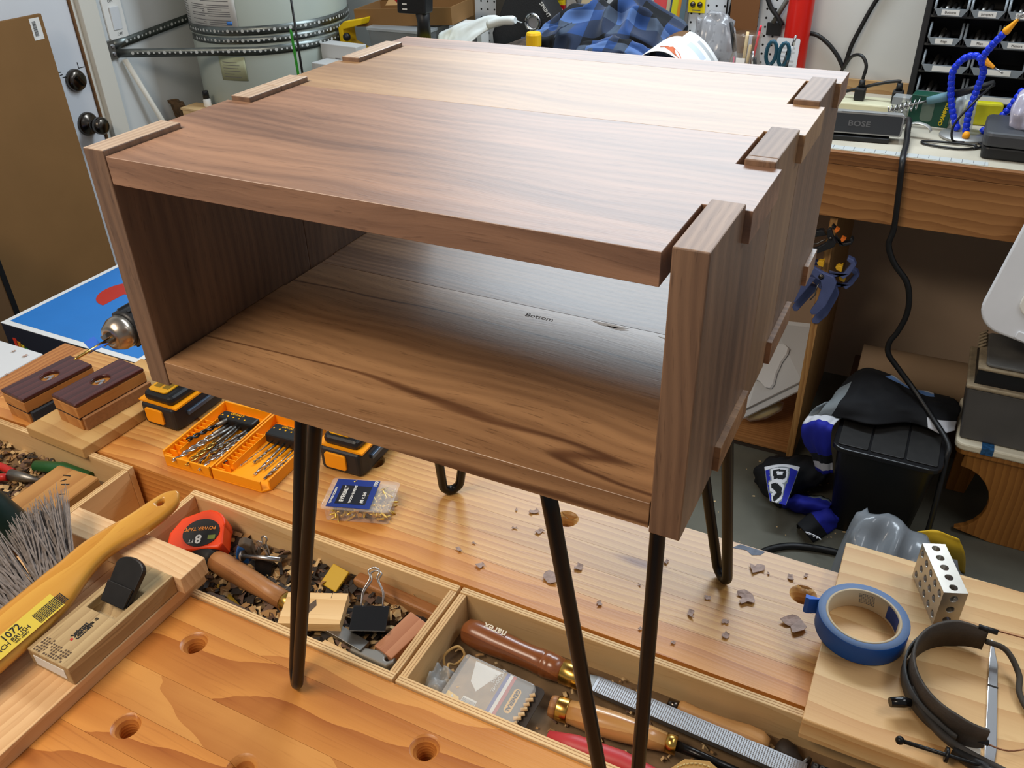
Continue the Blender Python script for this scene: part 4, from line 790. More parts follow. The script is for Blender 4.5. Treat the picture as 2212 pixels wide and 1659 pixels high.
MB().tube(spline([(0.014,-0.064,0.014),(0.035,-0.062,0.012),(0.065,-0.045,0.012),(0.12,-0.030,0.012)],5), 0.0009, 6).build('wire', copper, hd)
for y, z in ((0.066,0.033),(-0.063,0.014)): MB().tube([(0.000,y,z),(0.018,y,z)], 0.0030, 8).build('wire_sleeve', black_plastic, hd)
MB().tube([(-0.052,-0.045,0.012),(-0.058,-0.048,0.013),(-0.070,-0.054,0.013)], [0.0042,0.0055,0.0048], 12).build('pivot_knob', mat('glossy_black', (16, 16, 16), 0.2), hd)
cs_ = MB().tube([(-0.056,-0.097,0.016),(0.0,-0.092,0.014),(0.020,-0.090,0.014)], 0.0020, 10).build('clamp_screw', black_steel, hd)
MB().sphere((-0.057,-0.097,0.016), 0.0042, 14).build('screw_ball', black_steel, cs_); MB().lathe([(0.0072,0),(0.0072,0.003)], 20, Matrix.Translation((-0.018,-0.0935,0.015)) @ Mh).build('screw_collar', black_steel, cs_)
MB().tube([(-0.010,-0.080,0.008),(0.016,-0.090,0.009),(0.040,-0.094,0.009)], [0.006,0.0075,0.004], 12).build('clamp_body', mat('clamp_black', (30, 28, 27), 0.4), hd)
MB().b2(-0.006,0.014,-0.074,-0.062,0.0005,0.0035).build('white_patch', paper, hd, rot=(0,0,0.0))
tag(MB().b2(0, 0.12, 0, 0.030, 0, 0.030).build('rubber_mesh', mat('dark_mesh_base', (50, 50, 52), 0.7), None, (0.5335, 0.1735, TF+0.0004)), 'dark perforated mat under the pine board in the rasp tray', 'mat') if False else None
mm = thing('perforated_mat', 'dark grey perforated plastic mat in the tray in front of the pine board', 'mat', (0.540, 0.098, TF+0.0004))
MB().b2(0, 0.11, 0, 0.105, 0, 0.018).build('mat_body', mat('dark_mat', (44, 44, 46), 0.7), mm)
ph = MB()
for i in range(17):
    for j in range(15): ph.lathe([(0.0028,0.0181),(0.0024,0.0215),(0.0012,0.0215),(0.0012,0.0190)], 8, Matrix.Translation((0.004+i*0.0064+(0.0032 if j % 2 else 0), 0.005+j*0.0068, 0)), cap=False)
o = ph.build('mat_rings', mat('grey_mat_rings', (84, 86, 88), 0.6), mm); o['kind'] = 'stuff'
# ------------------------------------------------------------------ helpers for cloth and wiring
def cloth(ctrl, nx, ny, bump=0.006, freq=6.0, seed=0, mif=None, sharp=0.0):
    """smooth surface through a grid of control points, with wrinkles along the local normal"""
    R0 = [spline(r, 8) for r in ctrl]; m = len(R0[0])
    C0 = [spline([R0[j][i] for j in range(len(R0))], 8) for i in range(m)]; k = len(C0[0])
    def P(u, v):
        a, b = u*(m-1), v*(k-1); i, j = min(int(a), m-2), min(int(b), k-2); s, t = a-i, b-j
        return (Vector(C0[i][j])*(1-s)+Vector(C0[i+1][j])*s)*(1-t)+(Vector(C0[i][j+1])*(1-s)+Vector(C0[i+1][j+1])*s)*t
    def fn(u, v):
        p = P(u, v); e = 0.02
        du = P(min(1, u+e), v)-P(max(0, u-e), v); dv = P(u, min(1, v+e))-P(u, max(0, v-e)); n = du.cross(dv)
        n = n.normalized() if n.length > 1e-9 else Vector((0,0,1))
        w = (vn(u*freq+seed, v*freq*0.7, seed)-0.5)+0.5*(vn(u*freq*2.3, v*freq*2.1+seed, seed+3)-0.5)
        if sharp: w = w*(1-sharp)+sharp*(0.5-abs(2*vn(u*freq+0.3*vn(v*3, u*3, seed), v*freq*0.8, seed+5)-1))
        return p+n*(bump*2*w)
    return MB().grid(nx, ny, fn, 0, mif)
def cord(name, pts, r, m, label=None, cat='cord', parent=None, n=6):
    o = MB().tube(spline(pts, n), r, 8).build(name, m, parent)
    return tag(o, label, cat) if label else o
cable = mat('black_cable', (20, 20, 21), 0.42)
# ------------------------------------------------------------------ left: cardboard, blue carton, white table
tag(MB().b2(-1.802, -1.790, 0.30, 1.296, 0.0, 1.243).build('cardboard_sheet', cardboard, None, bevel=0.001), 'tall brown cardboard sheet standing against the white door', 'cardboard')
cs2 = bpy.data.objects['cardboard_sheet']; o = MB().b2(-1.7897, -1.7893, 1.253, 1.284, 1.180, 1.236).build('barcode_sticker', paper, cs2)
bc = MB(); z_ = 1.190
for k in range(16): w = 0.0008+0.0012*hsh(k, 8); bc.b2(-1.7892, -1.7889, 1.259, 1.270, z_, z_+w); z_ += w+0.0010
bc.build('barcode', ink, cs2)['kind'] = 'stuff'
bx2 = thing('cardboard_carton', 'brown cardboard carton behind the blue box at the left edge', 'carton', (-1.62, 0.52, 0.0))
MB().b2(-0.12, 0.12, -0.25, 0.25, 0.0, 0.90).build('carton_body', cardboard_dk, bx2); MB().b2(-0.122, 0.122, 0.238, 0.2515, 0.0, 0.901).build('black_edge_strip', black_plastic, bx2)
gbx = thing('blue_box', 'large blue printed box with white border and red disc left of the sanding blocks', 'box', (-1.262, 0.585, 0.0))
MB().b2(0, 0.42, 0, 0.40, 0.0, 0.747).build('carton_body', mat('navy_print', (26, 34, 52), 0.45), gbx, bevel=0.002)
MB().b2(0.0, 0.42, 0.0, 0.40, 0.7472, 0.7482).build('white_border', mat('white_print', (222, 226, 228), 0.4), gbx)
MB().b2(0.014, 0.406, 0.014, 0.386, 0.7483, 0.7486).build('blue_panel', mat('sky_blue_print', (36, 122, 204), 0.35, var=0.06, vscale=10), gbx)
rdm = MB(); dn = 27; rdm.add([(0.148, 0.215, 0.7488)]+[(0.148+0.062*math.cos(math.radians(a)), 0.215+0.062*math.sin(math.radians(a)), 0.7488) for a in range(0, 271, 10)], [(0, i+1, i+2) for i in range(dn)]); rdm.build('red_disc', mat('brick_red_print', (178, 44, 32), 0.4), gbx, solid=0.0003, off=1)
for k, c in enumerate(((222,60,40),(236,150,40),(232,210,60),(70,160,80))): MB().box((0.03+k*0.010, -0.0006, 0.70-k*0.006), (0.012, 0.0006, 0.030)).build('logo_ray', mat('logo_%d' % k, c, 0.4), gbx)
MB().prism([(0.0,0.0),(0.065,0.0),(0.060,0.022),(0.004,0.026)], 0, 0.0006, M=Matrix.Translation((0.055,-0.0002,0.640)) @ Matrix.Rotation(math.pi/2,4,'X')).build('logo_bar', paper, gbx)
wtb = thing('white_table', 'white topped side table with wood flecks left of the workbench', 'table', (-1.10, 0.0, 0.0))
MB().b2(-0.15, 0.2425, -0.45, 0.414, HB-0.03, HB).build('table_top', mat('white_laminate', (206, 210, 214), 0.4), wtb, bevel=0.002)
for x in (-0.12, 0.20):
    for y in (-0.40, 0.36): MB().b2(x-0.02, x+0.02, y-0.02, y+0.02, 0, HB-0.03).build('leg', mat('white_leg', (200, 202, 204), 0.5), wtb)
# ------------------------------------------------------------------ water heater in the corner with straps
HX, HY, HR = -1.595, 1.995, 0.258
wh = thing('water_heater', 'pale grey-green cylindrical water heater held by perforated straps in the corner', 'water heater', (HX, HY, 0))
heat_m = mat('heater_enamel', (176, 186, 178), 0.35, var=0.05, vscale=4)
MB().lathe([(HR-0.01,0.42),(HR,0.43),(HR,1.75),(HR-0.03,1.78),(0.0001,1.79)], 64).build('tank', heat_m, wh)
MB().lathe([(0.20,0.0),(0.20,0.41)], 24).build('stand', mat('stand_grey', (120, 122, 120), 0.6), wh)
def on_tank(a0, a1, z0, z1, m, name, parent, r=HR+0.0012, n=14):
    vs = []
    for i in range(n+1):
        a = math.radians(a0+(a1-a0)*i/n)
        for z in (z0, z1): vs.append((r*math.cos(a), r*math.sin(a), z))
    mb = MB(); mb.add(vs, [(2*i, 2*i+2, 2*i+3, 2*i+1) for i in range(n)], 0, None, True)
    return mb.build(name, m, parent, solid=0.0008, off=1)
lb1 = on_tank(224, 289, 1.136, 1.35, paper, 'warning_label', wh)
def lines(a0, a1, rows, name, parent, m, r, h=0.0022):
    mb = MB()
    for (z, f0, f1) in rows:
        n = 7; vs = []
        for i in range(n+1):
            a = math.radians(a0+(a1-a0)*(f0+(f1-f0)*i/n))
            for zz in (z, z+h): vs.append((r*math.cos(a), r*math.sin(a), zz))
        mb.add(vs, [(2*i, 2*i+2, 2*i+3, 2*i+1) for i in range(n)])
    o = mb.build(name, m, parent); o['kind'] = 'stuff'; return o
rows = []
for k in range(30):
    z = 1.144+k*0.0062
    if k % 7 != 4: rows.append((z, 0.06+0.30*(k % 5 == 2), 0.42 if k % 3 else 0.94)); rows.append((z, 0.50, 0.94 if k % 4 else 0.8))
lines(246, 287, rows, 'label_print', lb1, grey_ink, HR+0.0026); lines(226, 243, [(1.145+k*0.008, 0.1, 0.9) for k in range(20)], 'label_print', lb1, grey_ink, HR+0.0026)
on_tank(281, 285, 1.152, 1.162, mat('blue_dot_print', (60, 120, 200), 0.5), 'blue_logo', lb1, HR+0.0028, 4)
lb2 = on_tank(268, 289, 0.985, 1.058, mat('yellowed_label', (168, 172, 140), 0.6), 'rating_label', wh)
lines(269, 288, [(0.995+k*0.009, 0.1, 0.5+0.4*hsh(k, 1)) for k in range(6)], 'label_print', lb2, grey_ink, HR+0.0026, 0.0015)
strap_m = mat('galvanised_strap', (112, 118, 116), 0.35, 0.85, var=0.25, vscale=30); hole_m = mat('strap_hole_light', (196, 200, 198), 0.5)
AN = Vector((-1.852, 1.560, 0))
def strap(zw, zf, ztop, a_start, a_end, label, h=0.026):
    t = thing('heater_strap', label, 'strap', (0, 0, 0), group='perforated steel straps round the water heater')
    pts = []
    tang = Vector((HX+(HR+0.003)*math.cos(math.radians(a_start)), HY+(HR+0.003)*math.sin(math.radians(a_start)), zf))
    A = Vector((AN.x, AN.y, zw))
    if zw:
        for i in range(8): pts.append(A.lerp(tang, i/8))
    for i in range(31):
        a = math.radians(a_start+(a_end-a_start)*i/30); pts.append(Vector((HX+(HR+0.003)*math.cos(a), HY+(HR+0.003)*math.sin(a), zf+(ztop-zf)*i/30)))
    vs = []
    for p in pts: vs += [(p.x, p.y, p.z-h/2), (p.x, p.y, p.z+h/2)]
    mb = MB(); mb.add(vs, [(2*i, 2*i+2, 2*i+3, 2*i+1) for i in range(len(pts)-1)], 0, None, True)
    mb.build('band', strap_m, t, solid=0.0012, off=0)
    hm = MB(); dist = 0.05; cum = 0; k = 0
    for i in range(len(pts)-1):
        seg = pts[i+1]-pts[i]; L = seg.length
        while cum+L > dist:
            p = pts[i]+seg*((dist-cum)/L); d = seg.normalized(); n = Vector((0,0,1)).cross(d); n = -n if n.dot(Vector((0.519,-0.396,1.6))-p) < 0 else n
            r = (0.0052, 0.0032, 0.0032)[k % 3]; c = p+n*0.0012
            ring = [tuple(c+d*(r*math.cos(q*math.pi/5))+Vector((0,0,1))*(r*math.sin(q*math.pi/5))) for q in range(10)]
            hm.add(ring, [tuple(range(10))]); dist += 0.0165; k += 1
        cum += L
    o = hm.build('strap_holes', hole_m, t); o['kind'] = 'stuff'
    return t
strap(1.105, 1.140, 1.150, 181, 95, 'perforated strap rising from the wall anchor and going behind the water heater')
strap(1.082, 1.076, 1.088, 298.7, 395, 'perforated strap running straight from the wall anchor to the front of the water heater')
strap(0, 1.128, 1.146, 226, 395, 'upper perforated strap wrapped round the front of the water heater')
strap(0, 1.102, 1.116, 236, 395, 'perforated strap wrapped round the water heater below the uppermost one', 0.020)
MB().box((0,0,0),(0.008,0.036,0.055)).build('strap_anchor', dull_steel, None, (LW+0.0045, 1.552, 1.094), bevel=0.001)
anc = bpy.data.objects['strap_anchor']; tag(anc, 'small steel strap anchor bolted to the wall below the light switch', 'bracket')
for z in (0.010, -0.012): MB().lathe([(0.006,0),(0.006,0.004),(0.003,0.007)], 6, Matrix.Translation((0.0041,0.0,z)) @ Matrix.Rotation(math.pi/2,4,'Y'), smooth=False).build('bolt', steel, anc)
tag(MB().tube([(LW+0.016,1.578,1.062),(LW+0.05,1.66,0.80),(LW+0.085,1.745,0.44)], 0.0085, 14).build('white_pipe', mat('white_pvc', (224, 222, 212), 0.4)), 'slim white plastic pipe running down from the strap anchor', 'pipe')
shf = thing('wooden_post', 'pale wooden post end beside the water heater carrying a bottle', 'post', (-1.685, 1.700, 0))
MB().b2(-0.055, 0.065, -0.035, 0.032, 0, 0.894).build('post', ply, shf, bevel=0.002); MB().b2(-0.058, 0.068, -0.038, 0.034, 0.8942, 0.900).build('cap_board', ply, shf)
bo = thing('small_bottle', 'small white bottle with black cap on the wooden post', 'bottle', (-1.665, 1.708, 0.9005))
MB().lathe([(0.011,0),(0.012,0.002),(0.012,0.022),(0.006,0.027)], 16).build('bottle_body', paper, bo); MB().lathe([(0.010,0.027),(0.010,0.048),(0.009,0.050)], 16).build('cap', black_plastic, bo)
rg = thing('brown_cloth', 'dark brown crumpled rag hanging on a hook left of the bottle', 'rag', (0, 0, 0))
cloth([[(-1.855,1.725,0.90),(-1.82,1.72,0.905),(-1.78,1.715,0.90)],[(-1.855,1.73,0.86),(-1.80,1.72,0.87),(-1.765,1.72,0.86)],[(-1.855,1.79,0.70),(-1.825,1.78,0.71),(-1.815,1.79,0.70)]], 22, 22, 0.014, 5, 3, None, 0.4).build('rag', mat('dark_brown_cloth', (96, 74, 50), 0.9, var=0.4, vscale=40), rg, solid=0.004, off=0)
stk = thing('garden_stake', 'bright green stake standing against the water heater', 'stake', (-1.325, 1.765, WBZ*0)); 
MB().tube([(0.03,0.0,0.002),(0.005,0,1.14),(0.004,0,1.150)], [0.004,0.004,0.002], 8).build('rod', mat('bright_green', (48, 150, 40), 0.5), stk)
tag(MB().tube([(-1.272,1.762,0.002),(-1.300,1.765,1.0),(-1.302,1.765,1.30)], 0.0035, 8).build('black_rod', black_steel), 'thin black metal rod standing next to the green stake', 'rod')
# ------------------------------------------------------------------ things on the left of the wall bench
wp = mat('white_carton', (196, 198, 198), 0.6); gp = mat('grey_carton_side', (168, 168, 164), 0.6)
for loc, dims, rz, lab in (((-1.245, 1.870, WBZ+0.0003), (0.15, 0.075, 0.075), -0.12, 'lower flat white package at the left end of the wall bench'), ((-1.262, 1.935, WBZ+0.0003), (0.15, 0.05, 0.118), -0.10, 'upright white printed package in front of the yellow clamp')):
    t = thing('white_package', lab, 'package', loc, rz, group='white cartons on the wall bench')
    MB().b2(-dims[0]/2, dims[0]/2, -dims[1]/2, dims[1]/2, 0, dims[2]).build('carton_body', wp, t, bevel=0.002)
    for k in range(3): MB().box((-0.04+k*0.035, -dims[1]/2-0.0004, dims[2]*0.6), (0.022, 0.0006, 0.008+0.006*(k % 2))).build('print', grey_ink, t)
yc = thing('yellow_tool_case', 'bright yellow plastic tool frame with a black knob at the left of the clear bin', 'tool', (-1.268, 2.030, WBZ+0.0003), rz=-0.10)
MB().prism([(-0.055,0.0),(0.05,0.0),(0.05,0.06),(-0.055,0.09)], -0.03, 0.03, M=Matrix.Rotation(math.pi/2,4,'X')).build('frame_base', mat('deep_yellow', (206, 160, 10), 0.45), yc, bevel=0.004)
MB().prism([(-0.055,0.09),(0.05,0.062),(0.055,0.075),(-0.035,0.105),(-0.038,0.145),(0.04,0.165),(0.05,0.185),(-0.030,0.170),(-0.058,0.150)], -0.03, 0.03, M=Matrix.Rotation(math.pi/2,4,'X')).build('frame_arm', mat('bright_yellow', (238, 200, 12), 0.4), yc, bevel=0.003)
MB().sphere((-0.02,-0.034,0.125), 0.013, 12).build('knob', black_plastic, yc)
cb = thing('clear_bin', 'clear plastic bin under the open cardboard box on the wall bench', 'bin', (-1.100, 2.075, WBZ+0.0003))
MB().prism([(-0.085,0),(0.085,0),(0.108,0.155),(-0.108,0.155)], -0.075, 0.075, M=Matrix.Rotation(math.pi/2,4,'X')).build('bin_body', mat('hazy_plastic', (128, 134, 138), 0.25, alpha=0.62), cb, bevel=0.004)
MB().prism(rrect(0.226, 0.166, 0.012), 0.152, 0.160).build('rim', frost, cb, bevel=0.001)
for k in range(7): MB().tube([(-0.06+k*0.02, -0.055, 0.012+0.014*(k % 3)), (-0.045+k*0.02, 0.04, 0.014+0.018*(k % 2))], 0.010, 8).build('content', [dull_steel, dark_rubber, black_plastic][k % 3], cb)
kb2 = thing('cardboard_box', 'open brown cardboard box with a raised flap lying on the clear bin', 'cardboard box', (-1.115, 2.140, WBZ+0.1605), rot=(0.0, -0.05, 0.12))
MB().b2(-0.17, 0.17, -0.09, 0.09, 0.0, 0.005).build('box_bottom', cardboard, kb2)
for a in ((-0.17,0.17,-0.09,-0.086),(-0.17,0.17,0.086,0.09),(-0.17,-0.166,-0.086,0.086),(0.166,0.17,-0.086,0.086)): MB().b2(*a, 0.005, 0.052).build('box_wall', cardboard, kb2)
MB().prism([(-0.16,0),(0.02,0),(0.03,0.05),(0.01,0.07),(-0.15,0.06)], 0, 0.003, M=Matrix.Translation((0,0.088,0.052)) @ Matrix.Rotation(math.radians(70),4,'X')).build('flap', cardboard, kb2)
MB().prism([(-0.03,0.0),(0.02,0.0),(0.035,0.045),(0.0,0.06),(-0.03,0.05)], 0, 0.003, M=Matrix.Translation((-0.045,-0.05,0.053)) @ Matrix.Rotation(math.radians(25),4,'X')).build('flap_tab', mat('tan_cardboard', (166, 128, 82), 0.85), kb2)
gn = thing('heat_tool', 'black pistol grip tool with red button standing on a yellow base', 'power tool', (-0.953, 1.930, WBZ+0.0003))
MB().lathe([(0.060,0),(0.062,0.10),(0.052,0.135),(0.020,0.150),(0.0001,0.151)], 28).build('base', mat('lemon_yellow', (236, 214, 30), 0.4), gn)
MB().tube([(0.0,0,0.15),(0.002,0,0.20),(0.0,0,0.235)], [0.022,0.019,0.022], 14).build('grip', black_plastic, gn)
MB().prism([(-0.075,0.225),(0.024,0.225),(0.03,0.29),(-0.07,0.29)], -0.024, 0.024, M=Matrix.Rotation(math.pi/2,4,'X')).build('body', black_plastic, gn, bevel=0.006)
MB().sphere((-0.076,-0.010,0.262), 0.010, 12).build('red_button', mat('red_button', (206, 40, 36), 0.35), gn)
for k in range(3): MB().box((-0.045, -0.0245, 0.238+k*0.014), (0.016, 0.0008, 0.004)).build('print', paper, gn)
wbx = thing('white_box', 'small white carton beside the white cotton glove', 'carton', (-0.915, 2.155, WBZ+0.0003), rz=0.2)
MB().b2(-0.045, 0.045, -0.04, 0.04, 0, 0.165).build('carton_body', paper, wbx, bevel=0.0015); MB().b2(0.012, 0.03, -0.0408, -0.0401, 0.10, 0.15).build('slot', grey_ink, wbx)
tag(MB().b2(-0.875, -0.60, 1.90, 2.00, WBZ+0.0003, WBZ+0.105).build('black_case', black_plastic, None, bevel=0.004), 'black case lying on the wall bench under the camouflage sheet', 'case')
camo = mat('camouflage_print', (72, 58, 48), 0.6, var=0.6, vscale=45)
tag(cloth([[(-0.80,1.885,1.084),(-0.72,1.885,1.090),(-0.60,1.885,1.110)],[(-0.78,1.94,1.092),(-0.70,1.94,1.110),(-0.58,1.94,1.138)],[(-0.74,2.005,1.092),(-0.66,2.005,1.118),(-0.57,2.005,1.150)]], 24, 14, 0.003, 4, 5).build('camouflage_folder', camo, None, solid=0.006, off=0), 'dark camouflage patterned folder lying on the black case', 'folder')
glv = mat('white_cotton', (214, 220, 218), 0.9, sheen=0.3)
gl = thing('cotton_glove', 'limp white cotton glove on the wall bench', 'glove', (0, 0, 0))
cloth([[(-0.955,2.010,1.072),(-0.93,2.005,1.078),(-0.89,2.000,1.075),(-0.86,1.99,1.070)],[(-0.955,2.035,1.115),(-0.91,2.03,1.128),(-0.86,2.025,1.132),(-0.80,2.02,1.125)],[(-0.90,2.06,1.125),(-0.85,2.055,1.150),(-0.79,2.05,1.165),(-0.72,2.05,1.160)],[(-0.88,2.09,1.11),(-0.82,2.09,1.13),(-0.75,2.09,1.15),(-0.70,2.085,1.148)]], 40, 26, 0.006, 6, 8, sharp=0.5).build('glove_body', glv, gl, solid=0.003, off=0)
MB().tube(spline([(-0.93,2.005,1.085),(-0.89,1.995,1.095),(-0.85,1.985,1.088)],5), [0.010]*10+[0.006], 10).build('finger', glv, gl); MB().tube(spline([(-0.78,2.02,1.150),(-0.73,2.015,1.165),(-0.685,2.01,1.170)],5), [0.013]*10+[0.009], 10).build('finger', glv, gl)
yj = thing('yellow_cap_jar', 'small cream jar with yellow screw cap beside the plaid shirt', 'jar', (-0.567, 1.885, WBZ+0.0003))
MB().lathe([(0.019,0),(0.020,0.003),(0.020,0.165),(0.017,0.170)], 20).build('jar_body', mat('cream_plastic', (226, 206, 160), 0.4), yj); MB().lathe([(0.0215,0.170),(0.0215,0.198),(0.019,0.204),(0.0001,0.204)], 20, smooth=False).build('cap', mat('cap_yellow', (240, 190, 20), 0.4), yj)
va = thing('black_power_tool', 'black power tool with round silver dust port behind the camouflage folder', 'power tool', (-0.757, 2.290, WBZ+0.0003), rot=(0, 0, 0))
MB().prism([(-0.12,0.0),(0.13,0.0),(0.115,0.13),(0.03,0.265),(-0.06,0.265),(-0.13,0.12)], -0.05, 0.05, M=Matrix.Rotation(math.pi/2,4,'X')).build('housing', mat('textured_black', (30, 31, 34), 0.6, bump=0.2, bscale=200), va, bevel=0.006)
Mp = Matrix.Translation((0.022, -0.052, 0.162)) @ Matrix.Rotation(math.pi/2, 4, 'X')
MB().lathe([(0.016,0.0),(0.028,0.0),(0.029,0.010),(0.020,0.013),(0.017,0.002)], 32, Mp, cap=False).build('port_ring', mat('satin_aluminium', (188, 192, 196), 0.25, 1.0), va)
MB().lathe([(0.0001,0.001),(0.018,0.001)], 24, Mp, cap=False).build('port_inside', mat('port_grey', (150, 152, 158), 0.4), va)
for k in range(5): a = k*2*math.pi/5+0.5; MB().lathe([(0.0024,0),(0.0024,0.003),(0.0001,0.0031)], 8, Mp @ Matrix.Translation((0.0245*math.cos(a), 0.0245*math.sin(a), 0.0105))).build('screw', black_steel, va)
text('SPRINT', 0.016, paper, va, (0.062, -0.0512, 0.200), (math.pi/2, -math.radians(-52), 0), 'lettering', bold=0.0003)
MB().prism([(0,0),(0.012,0.004),(0.018,0.012),(0.008,0.013),(0.002,0.010)], 0, 0.0006, M=Matrix.Translation((0.080,-0.0505,0.145)) @ Matrix.Rotation(math.pi/2,4,'X')).build('red_logo', mat('logo_red', (214, 56, 40), 0.5), va)
# plaid shirt
pb = [mat('plaid_navy', (26, 40, 66), 0.9, sheen=0.2), mat('plaid_black', (12, 15, 20), 0.9), mat('plaid_blue', (28, 62, 116), 0.9, sheen=0.2), mat('plaid_sky', (74, 104, 156), 0.9, sheen=0.2), mat('plaid_slate', (66, 78, 96), 0.9)]
def plaid(su, sv, o=0):
    def f(u, v):
        i, j = int(u*su+o) % 4, int(v*sv+o) % 4
        return ((3, 2, 0, 2), (2, 0, 1, 0), (4, 1, 1, 0), (3, 2, 0, 4))[i][j]
    return f
ps = thing('plaid_shirt', 'crumpled blue and black plaid flannel shirt on the wall bench', 'shirt', (0, 0, 0))
cloth([[(-0.63,1.985,0.985),(-0.55,1.96,0.985),(-0.44,1.95,0.985),(-0.34,1.97,0.985),(-0.25,2.0,0.985)],
       [(-0.645,2.03,1.05),(-0.56,2.01,1.085),(-0.44,2.0,1.09),(-0.34,2.01,1.10),(-0.235,2.04,1.05)],
       [(-0.64,2.07,1.10),(-0.55,2.06,1.155),(-0.43,2.06,1.175),(-0.34,2.06,1.170),(-0.225,2.08,1.12)],
       [(-0.61,2.12,1.13),(-0.53,2.11,1.19),(-0.43,2.11,1.215),(-0.34,2.11,1.205),(-0.22,2.12,1.14)],
       [(-0.60,2.18,1.10),(-0.52,2.18,1.17),(-0.43,2.18,1.19),(-0.34,2.18,1.18),(-0.23,2.18,1.12)],
       [(-0.58,2.22,0.985),(-0.52,2.22,0.985),(-0.43,2.22,0.985),(-0.34,2.22,0.985),(-0.24,2.22,0.985)]], 110, 96, 0.030, 6, 12, plaid(12, 10), 0.8).build('shirt_body', pb, ps, solid=0.002, off=0)
cloth([[(-0.645,1.955,1.09),(-0.60,1.945,1.085),(-0.54,1.94,1.08)],[(-0.65,1.97,1.125),(-0.60,1.965,1.135),(-0.53,1.96,1.15)],[(-0.63,2.0,1.13),(-0.58,2.0,1.155),(-0.50,2.0,1.175)]], 36, 24, 0.012, 5, 21, plaid(6, 4, 1), 0.5).build('sleeve', pb, ps, solid=0.002, off=0)
cloth([[(-0.46,1.94,1.085),(-0.38,1.94,1.09),(-0.29,1.95,1.08)],[(-0.47,1.955,1.11),(-0.37,1.955,1.125),(-0.27,1.97,1.10)],[(-0.45,1.99,1.13),(-0.36,1.99,1.15),(-0.26,2.0,1.12)]], 40, 24, 0.010, 5, 27, plaid(7, 4, 2), 0.5).build('sleeve', pb, ps, solid=0.002, off=0)
# magazine
mg = thing('magazine', 'open white magazine with orange bird drawing lying in front of the plaid shirt', 'magazine', (0, 0, 0))
def page(u, v):
    x = -0.345+0.27*u; bulge = 0.180*math.sin(math.pi*(0.08+0.86*u))**0.8
    return (x+0.02*v, 1.915+0.17*v, WBZ+0.004+bulge*(0.95+0.12*v))
def pmat(u, v):
    if 0.13 < u < 0.25 and 0.1 < v < 0.6 and not (0.16 < u < 0.20 and v < 0.5): return 1
    if 0.30 < u < 0.52 and v > 0.74: return 2
    if 0.62 < u < 0.80 and 0.52 < v < 0.70: return 3
    if 0.66 < u < 0.86 and 0.80 < v < 0.88: return 4
    return 0
MB().grid(60, 30, page, 0, pmat).build('page', [mat('page_white', (232, 234, 234), 0.45), mat('orange_print_page', (196, 84, 44), 0.5), mat('brown_photo', (104, 70, 34), 0.5), mat('pale_blue_print', (196, 208, 226), 0.5), mat('grey_caption', (178, 182, 184), 0.5)], mg, solid=0.0015)
fox = MB()
def onpage(u, v, dz=0.0016): p = page(u, v); return (p[0], p[1]-0.0012, p[2]+dz)
for poly in ([(0.50,0.16),(0.56,0.26),(0.66,0.17),(0.72,0.04),(0.62,0.06)], [(0.44,0.20),(0.52,0.24),(0.53,0.20),(0.45,0.17)], [(0.70,0.08),(0.84,0.22),(0.85,0.19),(0.72,0.05)], [(0.72,0.05),(0.90,0.07),(0.90,0.04),(0.72,0.02)], [(0.84,0.22),(0.87,0.20),(0.92,0.04),(0.89,0.04)]):
    fox.add([onpage(*q) for q in poly], [tuple(range(len(poly)))])
fox.build('bird_print', mat('rust_print', (190, 92, 50), 0.5), mg)
bagm = mat('grey_poly_bag', (150, 150, 154), 0.18, alpha=0.55, spec=0.8)
tag(cloth([[(-0.20,2.19,0.975),(-0.14,2.17,0.972),(-0.07,2.19,0.975)],[(-0.205,2.19,1.07),(-0.15,2.16,1.08),(-0.065,2.18,1.06)],[(-0.20,2.21,1.15),(-0.15,2.19,1.16),(-0.085,2.21,1.15)],[(-0.195,2.235,1.17),(-0.155,2.22,1.19),(-0.10,2.24,1.16)]], 26, 26, 0.014, 5, 31, None, 0.7).build('plastic_bag', bagm, None, solid=0.0015, off=0), 'crumpled grey plastic bag standing behind the magazine', 'plastic bag')
# jar of pens, scissors
jr = thing('glass_jar', 'glass jar with a white label full of pens and sticks', 'jar', (-0.022, 2.085, WBZ+0.0003))
MB().lathe([(0.0001,0.002),(0.038,0.002),(0.043,0.012),(0.044,0.12),(0.036,0.155),(0.036,0.190),(0.0385,0.192),(0.0385,0.200),(0.036,0.202)], 32, cap=False).build('glass', mat('jar_glass', (140, 126, 112), 0.05, alpha=0.42, spec=0.8), jr)
MB().b2(-0.014, 0.010, -0.0462, -0.0452, 0.07, 0.145).build('label', mat('label_white', (246, 246, 246), 0.4), jr)
JX, JY = -0.022, 2.085
def stick(name, label, cat, x0, x1, z1, r, m, tipm=None, y1=0.0, tip=0.03, group='pens and sticks in the jar'):
    t = thing(name, label, cat, (JX+x0, JY, WBZ+0.006), group=group)
    b = Vector((x1-x0, y1, z1)); k = 1-tip/b.length
    MB().tube([(0,0,0), tuple(b*k)], r, 10).build('shaft', m, t)
    if tipm: MB().tube([tuple(b*k), tuple(b)], [r*1.12, r*0.9], 10).build('cap', tipm, t)
ltw = mat('stick_wood', (214, 186, 136), 0.6)
stick('marker_pen', 'grey marker with black cap leaning left in the jar', 'pen', 0.006, -0.046, 0.222, 0.0055, mat('pen_grey', (120, 120, 122), 0.4), black_plastic, -0.012, 0.075)
stick('wooden_stick', 'tall pale wooden stick in the middle of the jar', 'stick', -0.008, 0.000, 0.228, 0.0042, ltw)
stick('silver_pen', 'silver pen beside the wooden stick in the jar', 'pen', 0.004, 0.012, 0.222, 0.0048, mat('silver_plastic', (196, 200, 206), 0.25, 0.6), None, -0.01)
